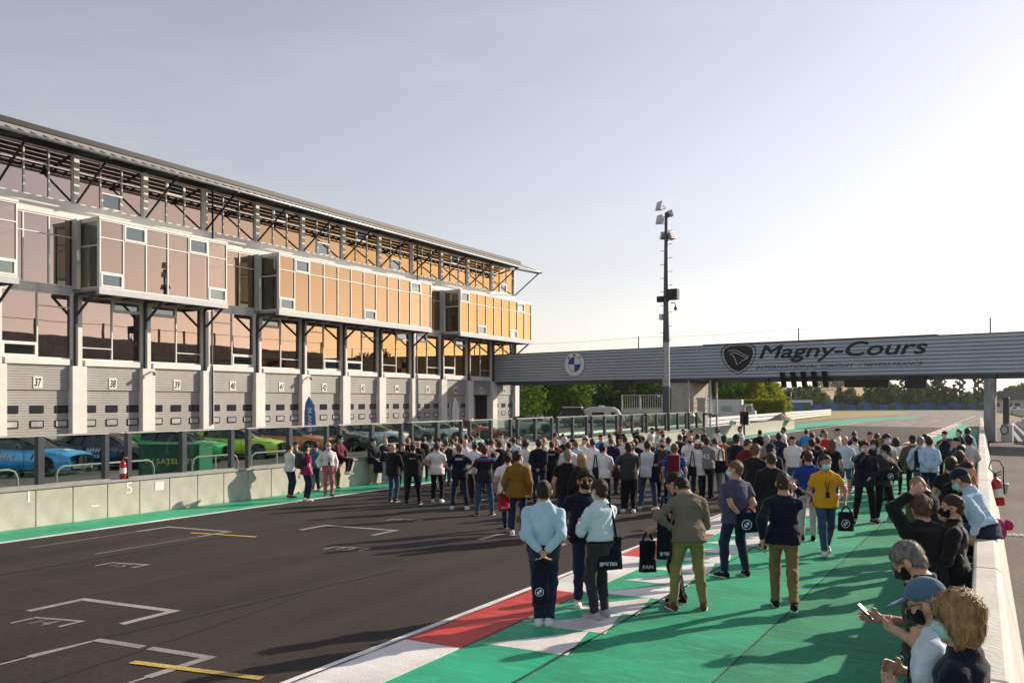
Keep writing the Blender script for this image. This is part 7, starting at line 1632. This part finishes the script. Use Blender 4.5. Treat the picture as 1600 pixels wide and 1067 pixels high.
# pink bag slung over the right wall
o = empty('pink_bag', (rwx(15.3) - .16, 15.3, .55), R(10), 'crumpled magenta bag hanging on the right wall behind the seated person', 'bag'); o.scale = (.7, .7, .7); M_PINK = mat('magenta_cloth', (.38, .02, .12), .8, var=.15, scale=9, bump=.6, bscale=14)
MB().lathe([(0, 0), (.13, .02), (.18, .14), (.15, .28), (.17, .36), (.10, .44), (0, .46)], n=10).build('bag_body', M_PINK, o); MB().lathe([(0, .2), (.09, .22), (.13, .32), (.09, .42), (0, .44)], (.2, .05, 0), 9).build('bag_flap', M_PINK, o)
# broadcast box
gx, gy = -24.3, onX(275, -24.3); o = empty('broadcast_box', (gx, gy, 0), R(25), 'dark green box with yellow lettering in the pit lane before the green coupe', 'box'); M_GBOX = mat('box_green', (.008, .10, .055), .5, var=.08, scale=3); M_YL = mat('yellow_letters', (.65, .52, .12), .5, var=0)
MB().box(-1.05, 1.05, -.5, .5, .1, 1.22).build('box_body', M_GBOX, o, .015); MB().box(-1.08, 1.08, -.53, .53, 1.221, 1.27).build('lid', M_GBOX, o); MB().box(-.02, .02, -.507, -.501, .1, 1.22).build('corner_strip', M_STEELD, o)
place_text('lettering', 'TV SATELLITE', M_YL, (-.85, -.506, .62), (1, 0, 0), (0, 0, 1), width=1.75, height=.17, parent=o, extrude=.003, bold=.015)
# tubular rails behind the wall (barrier hoops)
for i, (u0, u1) in enumerate(((-60, 27), (88, 240), (300, 371), (392, 470), (590, 668))):
    xr = -20.6; y0, y1 = onX(u0, xr), onX(u1, xr); o = empty('hoop_rail', (xr, y0, 0), 0, 'galvanised hoop rail behind the pit wall ' + ['at the left edge', 'before the blue coupe', 'before the emerald coupe', 'before the lime coupe', 'by the silvery coupe'][i], 'rail', 'hoop rails in the pit lane')
    MB((xr, y0, 0)).tube([(xr, y0, 0), (xr, y0, .85), (xr, y0 + .06, 1.0), (xr, y0 + .2, 1.06), (xr, y1 - .2, 1.06), (xr, y1 - .06, 1.0), (xr, y1, .85), (xr, y1, 0)], .028, 8).build('hoop', M_CAP, o)
    MB((xr, y0, 0)).tube([(xr, (y0+y1)/2, 0), (xr, (y0+y1)/2, 1.03)], .024, 8).build('upright', M_CAP, o)
# feather flags before the garages
def feather(u, d, rz, col, lab, txt, h=4.3):
    p = along(u, d); o = empty('feather_flag', (p[0], p[1], 0), rz, lab, 'flag'); m = mat('flag_' + lab[:5], col, .7, var=.06, scale=2); h = 2.95
    MB().tube([(0, 0, 0), (0, 0, h*.7), (.06, 0, h*.88), (.25, 0, h)], .02, 6).build('pole', M_STEELD, o); MB().lathe([(.3, 0), (.3, .05), (.05, .08)], n=12).build('base', M_STEELD, o)
    e = [(.02, .75), (.02, h*.7), (.08, h*.88), (.25, h*.99), (.42, h*.9), (.58, h*.7), (.62, .85)]
    MB().prism([(x, -.006 + .05*math.sin(z*2), z) for x, z in e], (0, .012, 0)).build('sail', m, o)
    if txt: place_text('flag_lettering', txt, M_STICK, (.40, -.075, 1.05), (0, 0, 1), (-1, 0, 0), width=1.25, height=.2, parent=o, extrude=.02, bold=.02)
feather(476, 46, R(32), (.05, .22, .50), 'blue feather flag with white lettering before garage 42', 'BMW M'); feather(706, 64, R(60), (.72, .72, .72), 'white feather flag before garage 46', None)
# small wall lamps on the columns
for k in (1, 4):
    o = empty('wall_lamp', (XF + .41, YK(k) + .1, 4.35), 0, 'small pale wall lamp on the column left of garage number %s' % ('thirty nine' if k == 1 else 'forty two'), 'lamp'); MB().box(0, .3, -.05, .05, 0, .06).build('arm', M_STEEL, o); MB().lathe([(.03, .04), (.12, -.02), (.11, -.14), (.02, -.18)], (.34, 0, 0), 10).build('shade', M_BEIGE, o)
# grandstand across the track, outside the frame: it is what the bronze windows mirror
gs = empty('grandstand', (44, 60, 0), 0, 'dark tiered grandstand across the track, mirrored in the windows', 'grandstand')
for i in range(14): MB((44, 60, 0)).box(36 + i*.9, 37 + i*.9, 62, 146, 0, 1.8 + i*.9).build('tier', M_CONC2, gs)
MB((44, 60, 0)).box(48.7, 49, 62, 146, 0, 13.6).build('rear_wall', M_CONC2, gs)
for yy in range(62, 147, 6): MB((44, 60, 0)).box(48.4, 48.69, yy, yy + .25, 13.5, 16.0).build('roof_post', M_STEELD, gs)
MB((44, 60, 0)).bar((48.5, 62, 15.8), (48.5, 146, 15.8), .08, .08).build('top_rail', M_STEELD, gs)
MB((44, 60, 0)).bar((48, 46, 15.5), (38, 62, 20.5), 6, .5).build('canopy', M_CLADD, gs)
for i, yy in enumerate((151, 160, 168, 178, 189, 200, 52)): tree('broadleaf_tree', 40 + (i % 3) * 3, yy, TM[i % 3], i, 1.3, 'leafy tree across the track, %s along the grandstand' % ['first past it', 'second past it', 'third past it', 'fourth past it', 'fifth past it', 'sixth past it', 'first before it'][i], 'trees across the track')
# the thin evening haze that pales the far trees
hz_ = MB().box(-3100, 3100, -250, 5100, -1.2, 60).build('haze', None)
hm = bpy.data.materials.new('haze'); hm.use_nodes = True; hm.node_tree.nodes.clear(); pv = hm.node_tree.nodes.new('ShaderNodeVolumePrincipled'); ho = hm.node_tree.nodes.new('ShaderNodeOutputMaterial')
pv.inputs['Density'].default_value = 0.0001; pv.inputs['Color'].default_value = (0.92, 0.94, 0.97, 1); pv.inputs['Anisotropy'].default_value = 0.3
hm.node_tree.links.new(pv.outputs['Volume'], ho.inputs['Volume']); hz_.data.materials.clear(); hz_.data.materials.append(hm); tag(hz_, 'thin pale evening haze over the whole circuit', 'haze', kind='stuff')
